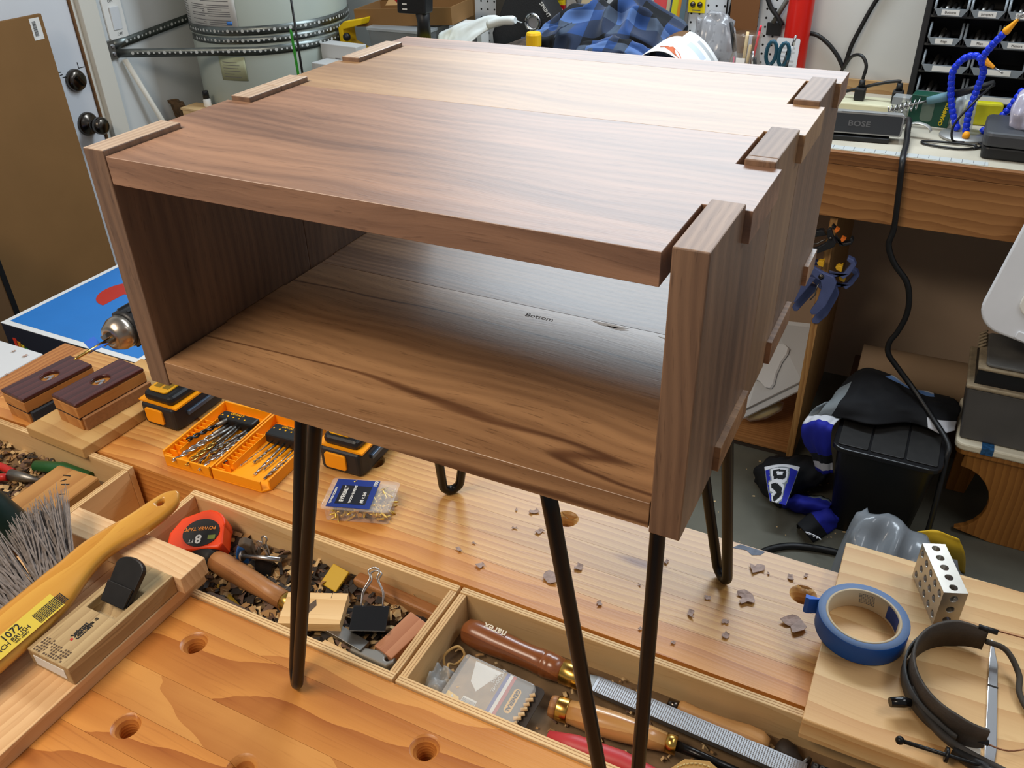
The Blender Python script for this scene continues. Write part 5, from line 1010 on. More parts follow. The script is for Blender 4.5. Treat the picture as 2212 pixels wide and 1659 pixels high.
stick('wooden_stick', 'shorter pale wooden stick in the jar', 'stick', -0.002, 0.016, 0.198, 0.004, ltw, None, -0.015)
stick('red_pen', 'red pen with round end leaning right in the jar', 'pen', 0.006, 0.034, 0.218, 0.0032, mat('pen_red', (214, 36, 56), 0.4), mat('pen_red_tip', (230, 50, 70), 0.4), -0.01, 0.012)
stick('pink_stick', 'thin pink stick inside the jar', 'stick', -0.030, -0.026, 0.165, 0.002, mat('pen_pink', (226, 88, 130), 0.4), None, -0.02)
stick('brown_pencil', 'brown pencil inside the jar', 'pencil', 0.014, 0.024, 0.170, 0.0045, mat('pen_brown', (84, 56, 42), 0.5), None, -0.01)
scs = thing('scissors', 'teal handled scissors standing upright beside the jar of pens', 'scissors', (0.058, 2.070, WBZ+0.0003), rot=(0.05, 0.06, 0.0))
teal = mat('teal_plastic', (20, 72, 92), 0.35)
MB().b2(-0.035, 0.038, -0.028, 0.028, 0.0, 0.10).build('holder', mat('dark_cup', (48, 46, 46), 0.5), scs, bevel=0.004)
for x, rz_ in ((-0.016, 0.12), (0.017, -0.08)):
    MB().tube([(x+0.013*math.cos(a*math.pi/8), -0.004, 0.160+0.030*math.sin(a*math.pi/8)) for a in range(16)], 0.0052, 8, closed=True).build('finger_loop', teal, scs)
    MB().tube([(x, -0.004, 0.132), (x*0.3, -0.004, 0.100)], [0.006, 0.005], 8).build('shank', teal, scs)
for k, (x, z, c) in enumerate(((-0.042,0.150,(30,110,190)),(-0.052,0.165,(60,150,160)),(0.036,0.175,(40,40,42)),(0.048,0.205,(190,190,186)),(0.044,0.150,(246,160,30)))):
    t = thing('pen', ('blue pen', 'cyan pen', 'black pen', 'silver pen', 'orange pencil')[k]+' standing with the scissors', 'pen', (0.058+x*0.6, 2.070+0.006*(k % 2)-0.035*(k in (0, 1, 4)), WBZ+(0.0003 if k in (0,1,4) else 0.1005)), group='pens around the scissors')
    hgt = z-(0 if k in (0,1,4) else 0.1); b = Vector((x*0.4, 0, hgt))
    MB().tube([(0,0,0), tuple(b*0.75)], 0.004, 10).build('barrel', mat('pen_col_%d' % k, c, 0.4), t); MB().tube([tuple(b*0.75), tuple(b)], [0.0042,0.003], 10).build('cap', [black_plastic, steel][k % 2], t)
# ------------------------------------------------------------------ pegboard and what hangs on it
pg = thing('pegboard', 'white perforated pegboard on the back wall behind the plaid shirt', 'pegboard', (0, 2.3995, WBZ+0.036))
peg_m = mat('pegboard_white', (208, 214, 220), 0.5)
for (a, b) in ((-1.30, -1.062), (-1.03, -0.935), (-0.93, -0.825), (-0.825, 0.02)): MB().b2(a, b-0.001, -0.008, -0.0005, 0, 0.60).build('panel', peg_m, pg)
hm = MB()
x = -1.285
while x < 0.01:
    if not (-1.062 < x < -1.03):
        for k in range(1, 11): hm.lathe([(0.0001,0),(0.0034,0.0)], 8, Matrix.Translation((x, -0.0083, k*0.0254)) @ Matrix.Rotation(math.pi/2,4,'X'), cap=False)
    x += 0.0254
o = hm.build('peg_holes', mat('hole_black', (16, 16, 18), 0.8), pg); o['kind'] = 'stuff'
MB().b2(-1.062, -1.030, -0.014, -0.0005, 0, 0.60).build('joint_batten', mat('brown_batten', (120, 88, 50), 0.7), pg)
tag(MB().b2(-0.93, -0.815, 2.355, 2.390, WBZ+0.0003, 1.40).build('smoky_sheet', mat('smoky_panel', (70, 66, 60), 0.4)), 'dark grey panel standing against the pegboard behind the power tool', 'panel')
def hang(name, label, cat, x, z, grp='items hung on the pegboard'): return thing(name, label, cat, (x, 2.389, z), group=grp)
pbh = hang('paint_brush', 'paint brush with yellow sheath hanging on the pegboard', 'paint brush', -0.607, 1.150)
MB().prism([(-0.042,-0.022),(0.042,-0.022),(0.044,0.006),(0.030,0.010),(-0.030,0.010),(-0.044,0.006)], 0.001, 0.018, M=Matrix.Rotation(math.pi/2,4,'X')).build('sheath', mat('sheath_yellow', (236, 166, 30), 0.45), pbh, bevel=0.002)
MB().prism([(-0.026,0.008),(0.026,0.008),(0.014,0.05),(0.010,0.10),(-0.010,0.10),(-0.014,0.05)], 0.003, 0.015, M=Matrix.Rotation(math.pi/2,4,'X')).build('handle', mat('brush_handle_cream', (206, 190, 156), 0.5), pbh, bevel=0.003)
MB().box((-0.026,-0.0184,-0.008),(0.014,0.0004,0.010)).build('print', mat('red_flag_print', (170, 60, 70), 0.5), pbh)
rd = hang('red_package', 'red hanging package beside the power tool', 'package', -0.760, 1.175); MB().b2(-0.028, 0.028, -0.012, -0.001, -0.04, 0.06).build('card', mat('pack_red', (178, 24, 30), 0.4), rd); text('CE', 0.018, paper, rd, (0.004,-0.0125,-0.010), (math.pi/2,0,0), 'lettering', bold=0.0004)
ye = hang('yellow_red_package', 'yellow and red hanging package with the number 550', 'package', -0.707, 1.155); MB().b2(-0.019, 0.019, -0.014, -0.001, 0.0, 0.045).build('card_top', mat('pack_yellow', (226, 196, 30), 0.4), ye); MB().b2(-0.019, 0.019, -0.014, -0.001, -0.045, 0.0).build('card', mat('pack_red', (178, 24, 30), 0.4), ye); text('550', 0.018, paper, ye, (0,-0.0145,-0.018), (math.pi/2,0,0), 'lettering', bold=0.0005)
MB().box((0,-0.0145,0.018),(0.028,0.0006,0.004)).build('print', ink, ye)
gy = hang('grey_tool_arm', 'bent grey metal arm hanging beside the paint brush', 'tool', -0.690, 1.20); MB().tube(spline([(-0.02,-0.012,0.05),(0.02,-0.012,0.010),(0.045,-0.012,-0.020),(0.052,-0.012,-0.045),(0.035,-0.012,-0.075)],5), 0.008, 10).build('arm', mat('grey_metal_arm', (86, 86, 86), 0.5), gy)
bkk = hang('black_strap', 'ribbed black strap hanging down to the plaid shirt', 'strap', -0.548, 1.165); MB().tube([(-0.035,-0.008,0.08),(0.0,-0.010,0.0),(0.012,-0.010,-0.03)], 0.008, 10, flat=(0.011,0.004)).build('webbing', mat('ribbed_black', (36, 36, 38), 0.6, bump=0.3, bscale=400), bkk)
fr = hang('tool_holder', 'small black framed holder hanging above the plaid shirt', 'frame', -0.455, 1.215); 
for a in ((-0.05,-0.045,-0.02,0.06),(0.040,0.045,-0.03,0.06),(-0.05,0.045,-0.004,0.004)): MB().b2(a[0], a[1], -0.014, -0.001, a[2], a[3]).build('bar', black_plastic, fr)
for k, (x, c, w, lab) in enumerate(((-0.362,(224,84,84),0.044,'pink hanging packet above the plaid shirt'), (-0.334,(196,186,150),0.012,'thin beige hanging strip beside the pink packet'), (-0.324,(60,84,120),0.007,'thin blue hanging strip on the pegboard'), (-0.312,(214,206,40),0.020,'lime yellow hanging strip on the pegboard'), (-0.297,(216,140,40),0.010,'orange hanging strip on the pegboard'), (-0.285,(96,116,124),0.014,'grey green hanging strip on the pegboard'))):
    h = hang('hanging_strip', lab, 'packet', x, 1.17, 'coloured strips on the pegboard')
    MB().prism([(-w/2,0.08),(w/2,0.08),(w/2+0.010-0.02,-0.055-0.01*(k > 2)),(-w/2-0.012,-0.055)], 0.001+0.002*k, 0.003+0.002*k, M=Matrix.Rotation(math.pi/2,4,'X')).build('strip', mat('strip_%d' % k, c, 0.4), h)
yk = hang('yellow_card', 'yellow carded part with two grey knobs on the pegboard', 'card', -0.253, 1.170); MB().b2(-0.026, 0.026, -0.004, -0.001, -0.016, 0.07).build('card', mat('card_yellow', (246, 222, 20), 0.4), yk)
for s_ in (-1, 1): MB().sphere((s_*0.011, -0.008, 0.008), 0.0085, 12).build('knob', dark_steel, yk)
MB().box((0.0,-0.0043,-0.009),(0.026,0.0004,0.003)).build('print', grey_ink, yk)
gt = hang('grey_bar', 'short grey metal bar hanging under the yellow card', 'tool', -0.283, 1.125); MB().b2(-0.006, 0.006, -0.012, -0.001, -0.03, 0.03).build('bar', mat('dull_grey_bar', (110, 110, 108), 0.5), gt)
bl2 = hang('black_square', 'thin black angled blade hanging left of the brown leather piece', 'blade', -0.150, 1.150); MB().prism([(-0.010,0.12),(-0.006,0.12),(-0.008,-0.04),(-0.012,-0.04)], 0.002, 0.006, M=Matrix.Rotation(math.pi/2,4,'X')).build('edge_bar', black_steel, bl2); MB().prism([(0.012,0.12),(0.030,0.12),(-0.002,-0.055),(-0.010,-0.055)], 0.007, 0.013, M=Matrix.Rotation(math.pi/2,4,'X')).build('blade', black_steel, bl2)
lf = hang('leather_piece', 'rectangular brown leather piece hanging behind the jar', 'leather', -0.100, 1.150); MB().b2(-0.044, 0.040, -0.020, -0.015, -0.10, 0.15).build('hide', mat('brown_leather', (116, 74, 38), 0.6, bump=0.05), lf, bevel=0.001)
tgb = hang('black_tangle', 'black cable and clamp hanging between the leather piece and the extinguisher', 'cable', -0.012, 1.16); MB().tube(spline([(-0.045,-0.012,0.09),(-0.02,-0.014,0.03),(0.006,-0.016,0.0),(0.026,-0.016,-0.025)],5), 0.007, 8).build('cable', black_plastic, tgb); MB().tube([(0.028,-0.012,0.045),(-0.004,-0.012,-0.02)], 0.007, 8).build('clamp_bar', mat('olive_grey', (84, 82, 74), 0.6), tgb); MB().b2(-0.02, 0.022, -0.014, -0.004, -0.055, -0.02).build('clamp_block', black_plastic, tgb)
# fire extinguisher on the wall with a document in front
fe = thing('fire_extinguisher', 'red fire extinguisher standing against the wall right of the pegboard', 'fire extinguisher', (0.062, 2.352, WBZ+0.0003))
MB().lathe([(0.034,0.0),(0.036,0.006),(0.036,0.30),(0.030,0.33),(0.014,0.345),(0.014,0.36)], 32).build('cylinder', mat('extinguisher_red', (204, 30, 20), 0.28), fe)
MB().box((0.0,-0.02,0.37),(0.03,0.07,0.02)).build('valve', black_plastic, fe, bevel=0.003); MB().box((-0.004,-0.0365,0.268),(0.012,0.003,0.014)).build('bracket_clip', black_plastic, fe)
dcm = thing('document_pouch', 'printed sheet in a clear pouch in front of the fire extinguisher', 'document', (0.048, 2.300, WBZ+0.0003), rot=(-0.08, 0, 0))
MB().prism(rrect(0.066, 0.152, 0.006, cx=0, cy=0.076), 0, 0.001, M=Matrix.Rotation(math.pi/2,4,'X')).build('sheet', mat('pouch_white', (208, 210, 214), 0.35), dcm)
for k in range(9): MB().box((0.0,-0.0014,0.030+k*0.012),(0.044 if k % 3 else 0.030,0.0003,0.004)).build('print_line', mat('pale_grey_print', (176, 178, 184), 0.6), dcm)
# ------------------------------------------------------------------ right side of the wall bench
pw = thing('power_strip', 'cream power strip with two black plugs behind the speaker', 'power strip', (0.29, 2.215, WBZ+0.0003))
MB().b2(-0.20, 0.16, -0.045, 0.045, 0, 0.022).build('strip_body', mat('cream_strip', (206, 202, 170), 0.5, var=0.08), pw, bevel=0.004)
for i, x in enumerate((-0.012, 0.085)):
    MB().b2(x-0.014, x+0.014, -0.018, 0.014, 0.0225, 0.056).build('plug', black_plastic, pw, bevel=0.004); MB().lathe([(0.009,0.056),(0.0075,0.075)], 12, Matrix.Translation((x,0,0))).build('plug_collar', black_plastic, pw)
cord('plug_cord', [(0.278,2.214,WBZ+0.078),(0.280,2.216,1.075),(0.262,2.225,1.098),(0.236,2.245,1.090),(0.215,2.27,1.05),(0.19,2.30,1.0),(0.16,2.32,0.972)], 0.0045, cable, 'black cord arching from the left plug of the power strip')
cord('plug_cord', [(0.16,2.245,0.988),(0.21,2.235,0.990),(0.25,2.225,1.005),(0.32,2.218,1.030),(0.366,2.214,1.042),(0.376,2.214,WBZ+0.078)], 0.0045, cable, 'black cord running between the plugs of the power strip')
cord('black_cable', [(0.082,2.388,1.116),(0.115,2.386,1.112),(0.150,2.385,1.090),(0.180,2.385,1.060),(0.197,2.385,1.035),(0.203,2.385,1.028),(0.207,2.385,1.045),(0.214,2.385,1.090),(0.230,2.386,1.140),(0.252,2.388,1.200),(0.285,2.388,1.27)], 0.0062, cable, 'black cord looping on the white wall right of the extinguisher')
spk = thing('speaker', 'flat silver and black portable speaker on its dock', 'speaker', (0.320, 1.925, WBZ+0.0003), rz=0.10)
MB().b2(-0.082, 0.072, -0.030, 0.030, 0.0, 0.012).build('dock', black_plastic, spk, bevel=0.002)
Ms = Matrix.Translation((0, 0, 0.0125)) @ Matrix.Rotation(math.radians(-10), 4, 'X')
MB().prism(rrect(0.195, 0.054, 0.006, cy=0.027), -0.024, 0.024, M=Ms @ Matrix.Rotation(math.pi/2,4,'X')).build('body', mat('speaker_silver', (168, 170, 170), 0.35, 0.6), spk, bevel=0.002)
MB().prism(rrect(0.186, 0.044, 0.004, cy=0.026), 0.0242, 0.0256, M=Ms @ Matrix.Rotation(math.pi/2,4,'X')).build('grille', mat('speaker_grille', (44, 48, 54), 0.6), spk)
bo_ = text('BOSE', 0.018, mat('speaker_logo', (112, 114, 118), 0.4, 0.5), spk, (0,0,0), (0,0,0), 'logo', bold=0.0004, sx=1.25); bo_.matrix_basis = Ms @ Matrix.Translation((-0.004,-0.0260,0.025)) @ Matrix.Rotation(math.pi/2,4,'X') @ Matrix.Diagonal((1.25,1,1,1)); 
MB().b2(-0.05, 0.055, -0.008, 0.008, 0.0, 0.0008).build('button_strip', mat('button_strip', (120, 126, 132), 0.4), spk, (0,-0.0085,0.0670), (math.radians(-10),0,0))
for k in range(6): MB().lathe([(0.003,0),(0.003,0.0008)], 10, Matrix.Translation((-0.04+k*0.016,-0.0085,0.0678))).build('button', mat('button_grey', (150, 154, 158), 0.4), spk)
# green package and odds and ends
gpk = thing('green_package', 'green boxed package with yellow upright lettering on the wall bench', 'package', (0.470, 2.125, WBZ+0.0003), rz=-0.10)
MB().b2(-0.052, 0.048, -0.025, 0.025, 0, 0.075).build('carton_body', mat('dark_green_carton', (14, 70, 54), 0.4), gpk, bevel=0.0015)
text('CHAMPION', 0.0125, mat('lettering_yellow', (226, 196, 20), 0.5), gpk, (0.034,-0.0256,0.037), (math.pi/2, -math.pi/2+0.15, 0), 'lettering', bold=0.0004)
MB().prism(rrect(0.030, 0.05, 0.01, cx=-0.008, cy=0.036), 0, 0.0006, M=Matrix.Translation((0,-0.0252,0)) @ Matrix.Rotation(math.pi/2,4,'X')).build('picture', mat('grey_green_picture', (96, 112, 100), 0.5), gpk)
MB().b2(-0.10, -0.058, -0.012, 0.03, 0, 0.060).build('clear_sleeve', frost, gpk)
tag(cloth([[(0.525,2.09,0.965),(0.548,2.085,0.965),(0.572,2.09,0.965)],[(0.525,2.10,1.02),(0.548,2.09,1.03),(0.57,2.10,1.02)],[(0.515,2.13,1.05),(0.54,2.12,1.055),(0.565,2.13,1.045)]], 18, 18, 0.008, 5, 41, None, 0.6).build('plastic_bag', frost, None, solid=0.001, off=0), 'hazy plastic sleeve standing right of the green package', 'plastic bag')
yb = thing('yellow_pouch', 'yellow pouch behind the blue flexible arms', 'pouch', (0.588, 2.165, WBZ+0.0003), rz=0.1); MB().prism(rrect(0.09, 0.058, 0.008, cy=0.029), -0.014, 0.014, M=Matrix.Rotation(math.pi/2,4,'X')).build('pouch', mat('yellow_green_pouch', (206, 200, 30), 0.4, var=0.2, vscale=30), yb, bevel=0.006)
hh = thing('helping_hands', 'soldering stand with blue segmented flexible arms and orange nozzles', 'soldering stand', (0.560, 2.030, WBZ+0.0003))
MB().lathe([(0.058,0.0),(0.060,0.004),(0.058,0.008),(0.0001,0.009)], 32).build('base_plate', mat('dull_aluminium', (170, 170, 168), 0.4, 0.6), hh)
blue_h = mat('cobalt_plastic', (16, 52, 210), 0.3); org = mat('nozzle_orange', (246, 164, 20), 0.4)
def segarm(pts, n, r, end=True):
    P = spline(pts, 12); L = [0]
    for i in range(1, len(P)): L.append(L[-1]+(Vector(P[i])-Vector(P[i-1])).length)
    arm = None
    for k in range(n):
        d = L[-1]*(k+0.5)/n; i = max(j for j in range(len(L)-1) if L[j] <= d); t = (d-L[i])/(L[i+1]-L[i]); p = Vector(P[i]).lerp(Vector(P[i+1]), t); tg = (Vector(P[i+1])-Vector(P[i])).normalized()
        M = Matrix.Translation(p) @ tg.to_track_quat('Z', 'Y').to_matrix().to_4x4(); h = L[-1]/n*0.62
        MB().lathe([(r*0.72,-h),(r*0.95,-h*0.5),(r,0),(r*0.9,h*0.5),(r*0.66,h)], 12, M).build('hose_segment', blue_h, hh)
    if end:
        p = Vector(P[-1]); tg = (Vector(P[-1])-Vector(P[-3])).normalized(); M = Matrix.Translation(p) @ tg.to_track_quat('Z', 'Y').to_matrix().to_4x4()
        MB().lathe([(r*0.95,0.0),(r*1.05,0.006),(r*0.8,0.014),(r*0.42,0.034),(r*0.36,0.036)], 12, M).build('nozzle', org, hh)
        MB().tube([tuple(p+tg*0.034), tuple(p+tg*0.062)], 0.0022, 8).build('clip', steel, hh)
segarm([(0.000,0.0,0.012),(-0.004,0.004,0.06),(0.0,0.008,0.115),(0.004,0.0,0.16),(-0.006,-0.010,0.19),(0.006,-0.020,0.222),(0.026,-0.028,0.255)], 20, 0.0088)
segarm([(-0.020,0.020,0.012),(-0.040,0.030,0.05),(-0.056,0.034,0.10),(-0.062,0.030,0.150),(-0.045,0.022,0.182),(-0.022,0.012,0.192),(-0.004,0.0,0.186)], 17, 0.0088)
segarm([(0.035,0.02,0.012),(0.075,0.03,0.06),(0.10,0.03,0.12)], 10, 0.0088, False)
MB().lathe([(0.0088,0),(0.0092,0.006),(0.006,0.014),(0.0001,0.015)], 12, Matrix.Translation((0.002,-0.034,0.010)) @ Matrix.Rotation(0.2,4,'X')).build('orange_foot', org, hh)
so = thing('soldering_iron', 'soldering iron with blue green grip resting in a coil holder', 'soldering iron', (0.395, 2.020, WBZ+0.0003))
MB().tube([(0.06,0.06,0.068),(0.105,0.055,0.085)], [0.0095,0.0115], 14).build('grip_foam', mat('blue_grey_foam', (92, 128, 140), 0.7), so); MB().tube([(0.105,0.055,0.085),(0.20,0.045,0.128)], [0.010,0.008], 14).build('grip_rear', black_plastic, so)
MB().tube([(0.06,0.06,0.068),(-0.02,0.066,0.036)], 0.003, 8).build('iron_rod', dull_steel, so)
coil = [(0.045-0.075*k/60+0.0, 0.062+0.014*math.cos(k*0.75), 0.060-0.030*k/60+0.014*math.sin(k*0.75)) for k in range(61)]
MB().tube(coil, 0.0015, 6).build('coil', steel, so); MB().b2(-0.05, 0.01, 0.03, 0.10, 0, 0.012).build('stand_base', mat('stand_black', (34, 34, 34), 0.5), so, bevel=0.002); MB().tube([(-0.02,0.066,0.012),(-0.01,0.064,0.034)], 0.003, 8).build('stand_post', steel, so)
cord('iron_cord', [(0.595,2.065,1.090),(0.560,1.985,1.06),(0.530,1.965,1.010),(0.535,1.960,0.972),(0.565,1.975,0.967),(0.59,1.985,0.967),(0.60,1.950,0.966),(0.55,1.915,0.966),(0.48,1.925,0.966),(0.47,1.948,0.966),(0.52,1.955,0.967),(0.585,1.955,0.967),(0.585,1.93,0.966)], 0.0028, cable, 'thin black cord of the soldering iron coiled on the bench top')
cord('hanging_cable', [(0.410,2.05,0.978),(0.425,2.0,1.000),(0.430,1.95,0.985),(0.436,1.88,0.972),(0.437,1.82,0.968),(0.440,1.786,0.955),(0.446,1.780,0.90),(0.455,1.775,0.80),(0.452,1.772,0.755),(0.475,1.77,0.71),(0.512,1.77,0.668),(0.528,1.768,0.62),(0.530,1.766,0.575),(0.520,1.765,0.53),(0.507,1.764,0.495),(0.512,1.762,0.462),(0.545,1.76,0.425),(0.59,1.745,0.385),(0.645,1.70,0.345),(0.696,1.63,0.318),(0.700,1.60,0.285),(0.704,1.55,0.15),(0.704,1.53,0.006)], 0.0072, cable, 'thick black cable hanging down in front of the wall bench apron')
lpw = thing('watch_band', 'curled white metal loop lying beside the speaker', 'band', (0.452, 1.985, WBZ+0.0003), rz=-0.2); MB().tube([(0.030*math.cos(a*math.pi/10), 0.0, 0.020+0.016*math.sin(a*math.pi/10)) for a in range(14)], 0.004, 8, flat=(0.009,0.0016)).build('loop', mat('pale_band', (196, 196, 190), 0.35, 0.5), lpw)
csx = thing('black_case', 'black hard case lying at the right end of the wall bench', 'case', (0.760, 1.955, WBZ+0.0003), rz=0.0)
MB().prism(rrect(0.32, 0.17, 0.014), 0.0, 0.028).build('case_bottom', black_plastic, csx, bevel=0.004); MB().prism(rrect(0.325, 0.175, 0.016), 0.0285, 0.062).build('case_lid', mat('charcoal_case', (62, 64, 68), 0.5), csx, bevel=0.008)
tag(cloth([[(0.645,1.915,1.030),(0.70,1.90,1.028),(0.78,1.91,1.028)],[(0.64,1.95,1.075),(0.70,1.94,1.10),(0.79,1.95,1.09)],[(0.66,2.0,1.085),(0.72,1.99,1.115),(0.79,2.0,1.10)],[(0.68,2.05,1.03),(0.73,2.05,1.03),(0.79,2.05,1.03)]], 26, 26, 0.016, 6, 51, None, 0.7).build('plastic_bag', mat('lilac_poly', (196, 190, 206), 0.15, alpha=0.5, spec=0.8), None, solid=0.001, off=0), 'crumpled shiny plastic bag lying on the black case', 'plastic bag')
# rack of small parts bins
rk = thing('bin_rack', 'dark rack of small parts bins standing against the white wall at the right', 'rack', (0.395, 2.300, WBZ+0.0003))
rk_m = mat('rack_black', (36, 36, 38), 0.5)
MB().b2(0, 0.016, -0.055, 0.075, 0, 0.42).build('side_post', rk_m, rk, bevel=0.002); MB().b2(0.56, 0.576, -0.055, 0.075, 0, 0.42).build('side_post', rk_m, rk, bevel=0.002); MB().b2(0.016, 0.56, 0.068, 0.075, 0.03, 0.42).build('rear_panel', black_plastic, rk)
lipm = mat('smoky_lip', (128, 136, 142), 0.3); bin_in = mat('bin_dark', (24, 25, 27), 0.5)
ROWZ = (0.040, 0.108, 0.176, 0.246, 0.318)
for z in ROWZ: MB().b2(0.016, 0.56, -0.052, 0.068, z-0.0065, z-0.0015).build('rack_shelf', mat('rack_shelf', (70, 70, 68), 0.5), rk)
def pbin(x, z, w, lab, txt, contents):
    t = thing('parts_bin', lab, 'bin', (0.395+0.018+x+w/2, 2.300, WBZ+z+0.0002), group='small parts bins in the rack')
    h = 0.050; d0, d1 = -0.075, 0.060; k = 0.003
    MB().b2(-w/2, w/2, d0, d1, 0, k).build('bin_floor', bin_in, t)
    for s_ in (-1, 1):
        MB().prism([(d0,k),(d1,k),(d1,h),(d0+0.030,h),(d0,0.018)], s_*w/2-(k if s_ > 0 else 0), s_*w/2+(0 if s_ > 0 else k), M=Matrix(((0,0,1,0),(1,0,0,0),(0,1,0,0),(0,0,0,1)))).build('bin_side', bin_in, t)
        MB().tube([(s_*(w/2-0.002), d0-0.001, 0.018), (s_*(w/2-0.002), d0+0.029, h)], 0.0032, 8).build('bin_lip', lipm, t)
    MB().prism([(-w/2+0.012,0),(w/2-0.012,0),(w/2,0.018),(-w/2,0.018)], 0, 0.004, M=Matrix.Translation((0,d0,0.001)) @ Matrix.Rotation(math.pi/2,4,'X')).build('bin_front', lipm, t)
    MB().box((0, d0-0.0046, 0.0105), (w*0.52, 0.0006, 0.013)).build('label', paper, t)
    if txt: text(txt, 0.0085, ink, t, (0, d0-0.0050, 0.0105), (math.pi/2,0,0), 'lettering')
    for q in range(contents): MB().tube([(-w/2+0.014+q*0.014, -0.055, 0.010),(-w/2+0.020+q*0.014, -0.005, 0.020+0.006*(q % 2))], 0.006, 7).build('content', [black_plastic, dull_steel, dark_rubber][q % 3], t)
names = ('Buttons', 'Jumpers', 'OLD PROJ', 'LEDs', 'Headers', 'Relays', 'Bags', 'Misc', 'Motors', 'Wires')
q = 0
for r, (z, wl_) in enumerate(zip((0.246, 0.176, 0.108, 0.040), ((0.085,)*6, (0.085,)*6, (0.118, 0.13, 0.13), (0.118, 0.155, 0.13)))):
    x = 0.004
    for i, w in enumerate(wl_):
        if x+w > 0.54: break
        row = ('top visible', 'second', 'third', 'lowest')[r]; pos = ('first', 'second', 'third', 'fourth', 'fifth', 'sixth')[i]
        pbin(x, z, w-0.005, 'black parts bin with grey lip, %s from the left in the %s row' % (pos, row), names[q] if q < len(names) and not (r == 2 and i == 0) else '', 3 if (r+i) % 2 else 4); x += w; q += 1
# ------------------------------------------------------------------ under the wall bench
un = thing('plywood_cupboard', 'open plywood cupboard under the wall bench with clamps on its edge', 'cupboard', (0.30, 1.822, 0))
MB().b2(0, 0.019, 0, 0.55, 0.0, 0.786).build('side_board', wood('cupboard_ply', (190, 146, 88), (150, 104, 56), 'Z', ring=30, pore=0.15, rough=0.6, fine=300, vary=0.02), un, bevel=0.001)
MB().b2(-0.52, -0.0005, 0.015, 0.55, 0.018, 0.036).build('floor_board', beam, un); MB().b2(-0.52, -0.0005, 0.02, 0.038, 0.0, 0.0175).build('plinth', mat('dark_plinth', (54, 44, 36), 0.8), un); MB().b2(-0.54, -0.5205, 0, 0.55, 0.0, 0.786).build('side_board', beam, un)
fo = thing('foam_sheet', 'white sheet with a scalloped white plaque leaning in the plywood cupboard', 'sheet', (0, 0, 0))
A, B, C_, D_ = (Vector(p) for p in ((0.1433, 1.8700, 0.0775), (0.3110, 1.8700, 0.2384), (0.2879, 2.1000, 0.3317), (0.1523, 2.1000, 0.3178)))
nrm = (B-A).cross(D_-A).normalized(); nrm = -nrm if nrm.y > 0 else nrm
mb = MB(); mb.add([tuple(p) for p in (A, B, C_, D_)]+[tuple(p-nrm*0.006) for p in (A, B, C_, D_)], [(0,1,2,3),(7,6,5,4),(0,4,5,1),(1,5,6,2),(2,6,7,3),(3,7,4,0)]); mb.build('sheet', mat('foam_white', (206, 208, 210), 0.6), fo)
Fm = frame(A.lerp(D_, 0.35)+nrm*0.0005, B-A, nrm)
pl_ = []
for a in range(0, 360, 10):
    r = 0.070*(1+0.20*math.cos(math.radians(4*a))+0.06*math.cos(math.radians(8*a))); pl_.append((0.066+r*1.0*math.cos(math.radians(a)), 0.05+r*1.15*math.sin(math.radians(a))))
MB().prism(pl_, 0.0, 0.010, M=Fm).build('plaque', mat('plaque_white', (228, 230, 232), 0.5), fo, bevel=0.001)
MB().tube([tuple(A.lerp(B, t)+(D_-A)*0.08+nrm*0.001) for t in (0.02, 0.5, 0.98)], 0.0022, 6).build('crease', mat('crease_grey', (140, 136, 132), 0.8), fo)
yl = thing('yellow_sponge', 'yellow sponge in clear wrapping on the cupboard floor', 'sponge', (0.215, 1.925, 0.0365), rot=(0, -0.62, 0.1))
MB().lathe([(0.0001,-0.06),(0.016,-0.05),(0.026,-0.02),(0.027,0.02),(0.018,0.05),(0.0001,0.062)], 18, Matrix.Translation((0.02,0,0.052)) @ Matrix.Rotation(math.pi/2,4,'Y') @ Matrix.Diagonal((0.7,1,1.0,1))).build('sponge', mat('sponge_yellow', (176, 150, 20), 0.7), yl); MB().lathe([(0.0001,-0.07),(0.024,-0.05),(0.034,0.0),(0.024,0.055),(0.0001,0.07)], 14, Matrix.Translation((0.02,0,0.054)) @ Matrix.Rotation(math.pi/2,4,'Y') @ Matrix.Diagonal((0.75,1,1,1)), smooth=False).build('wrapping', clear, yl)
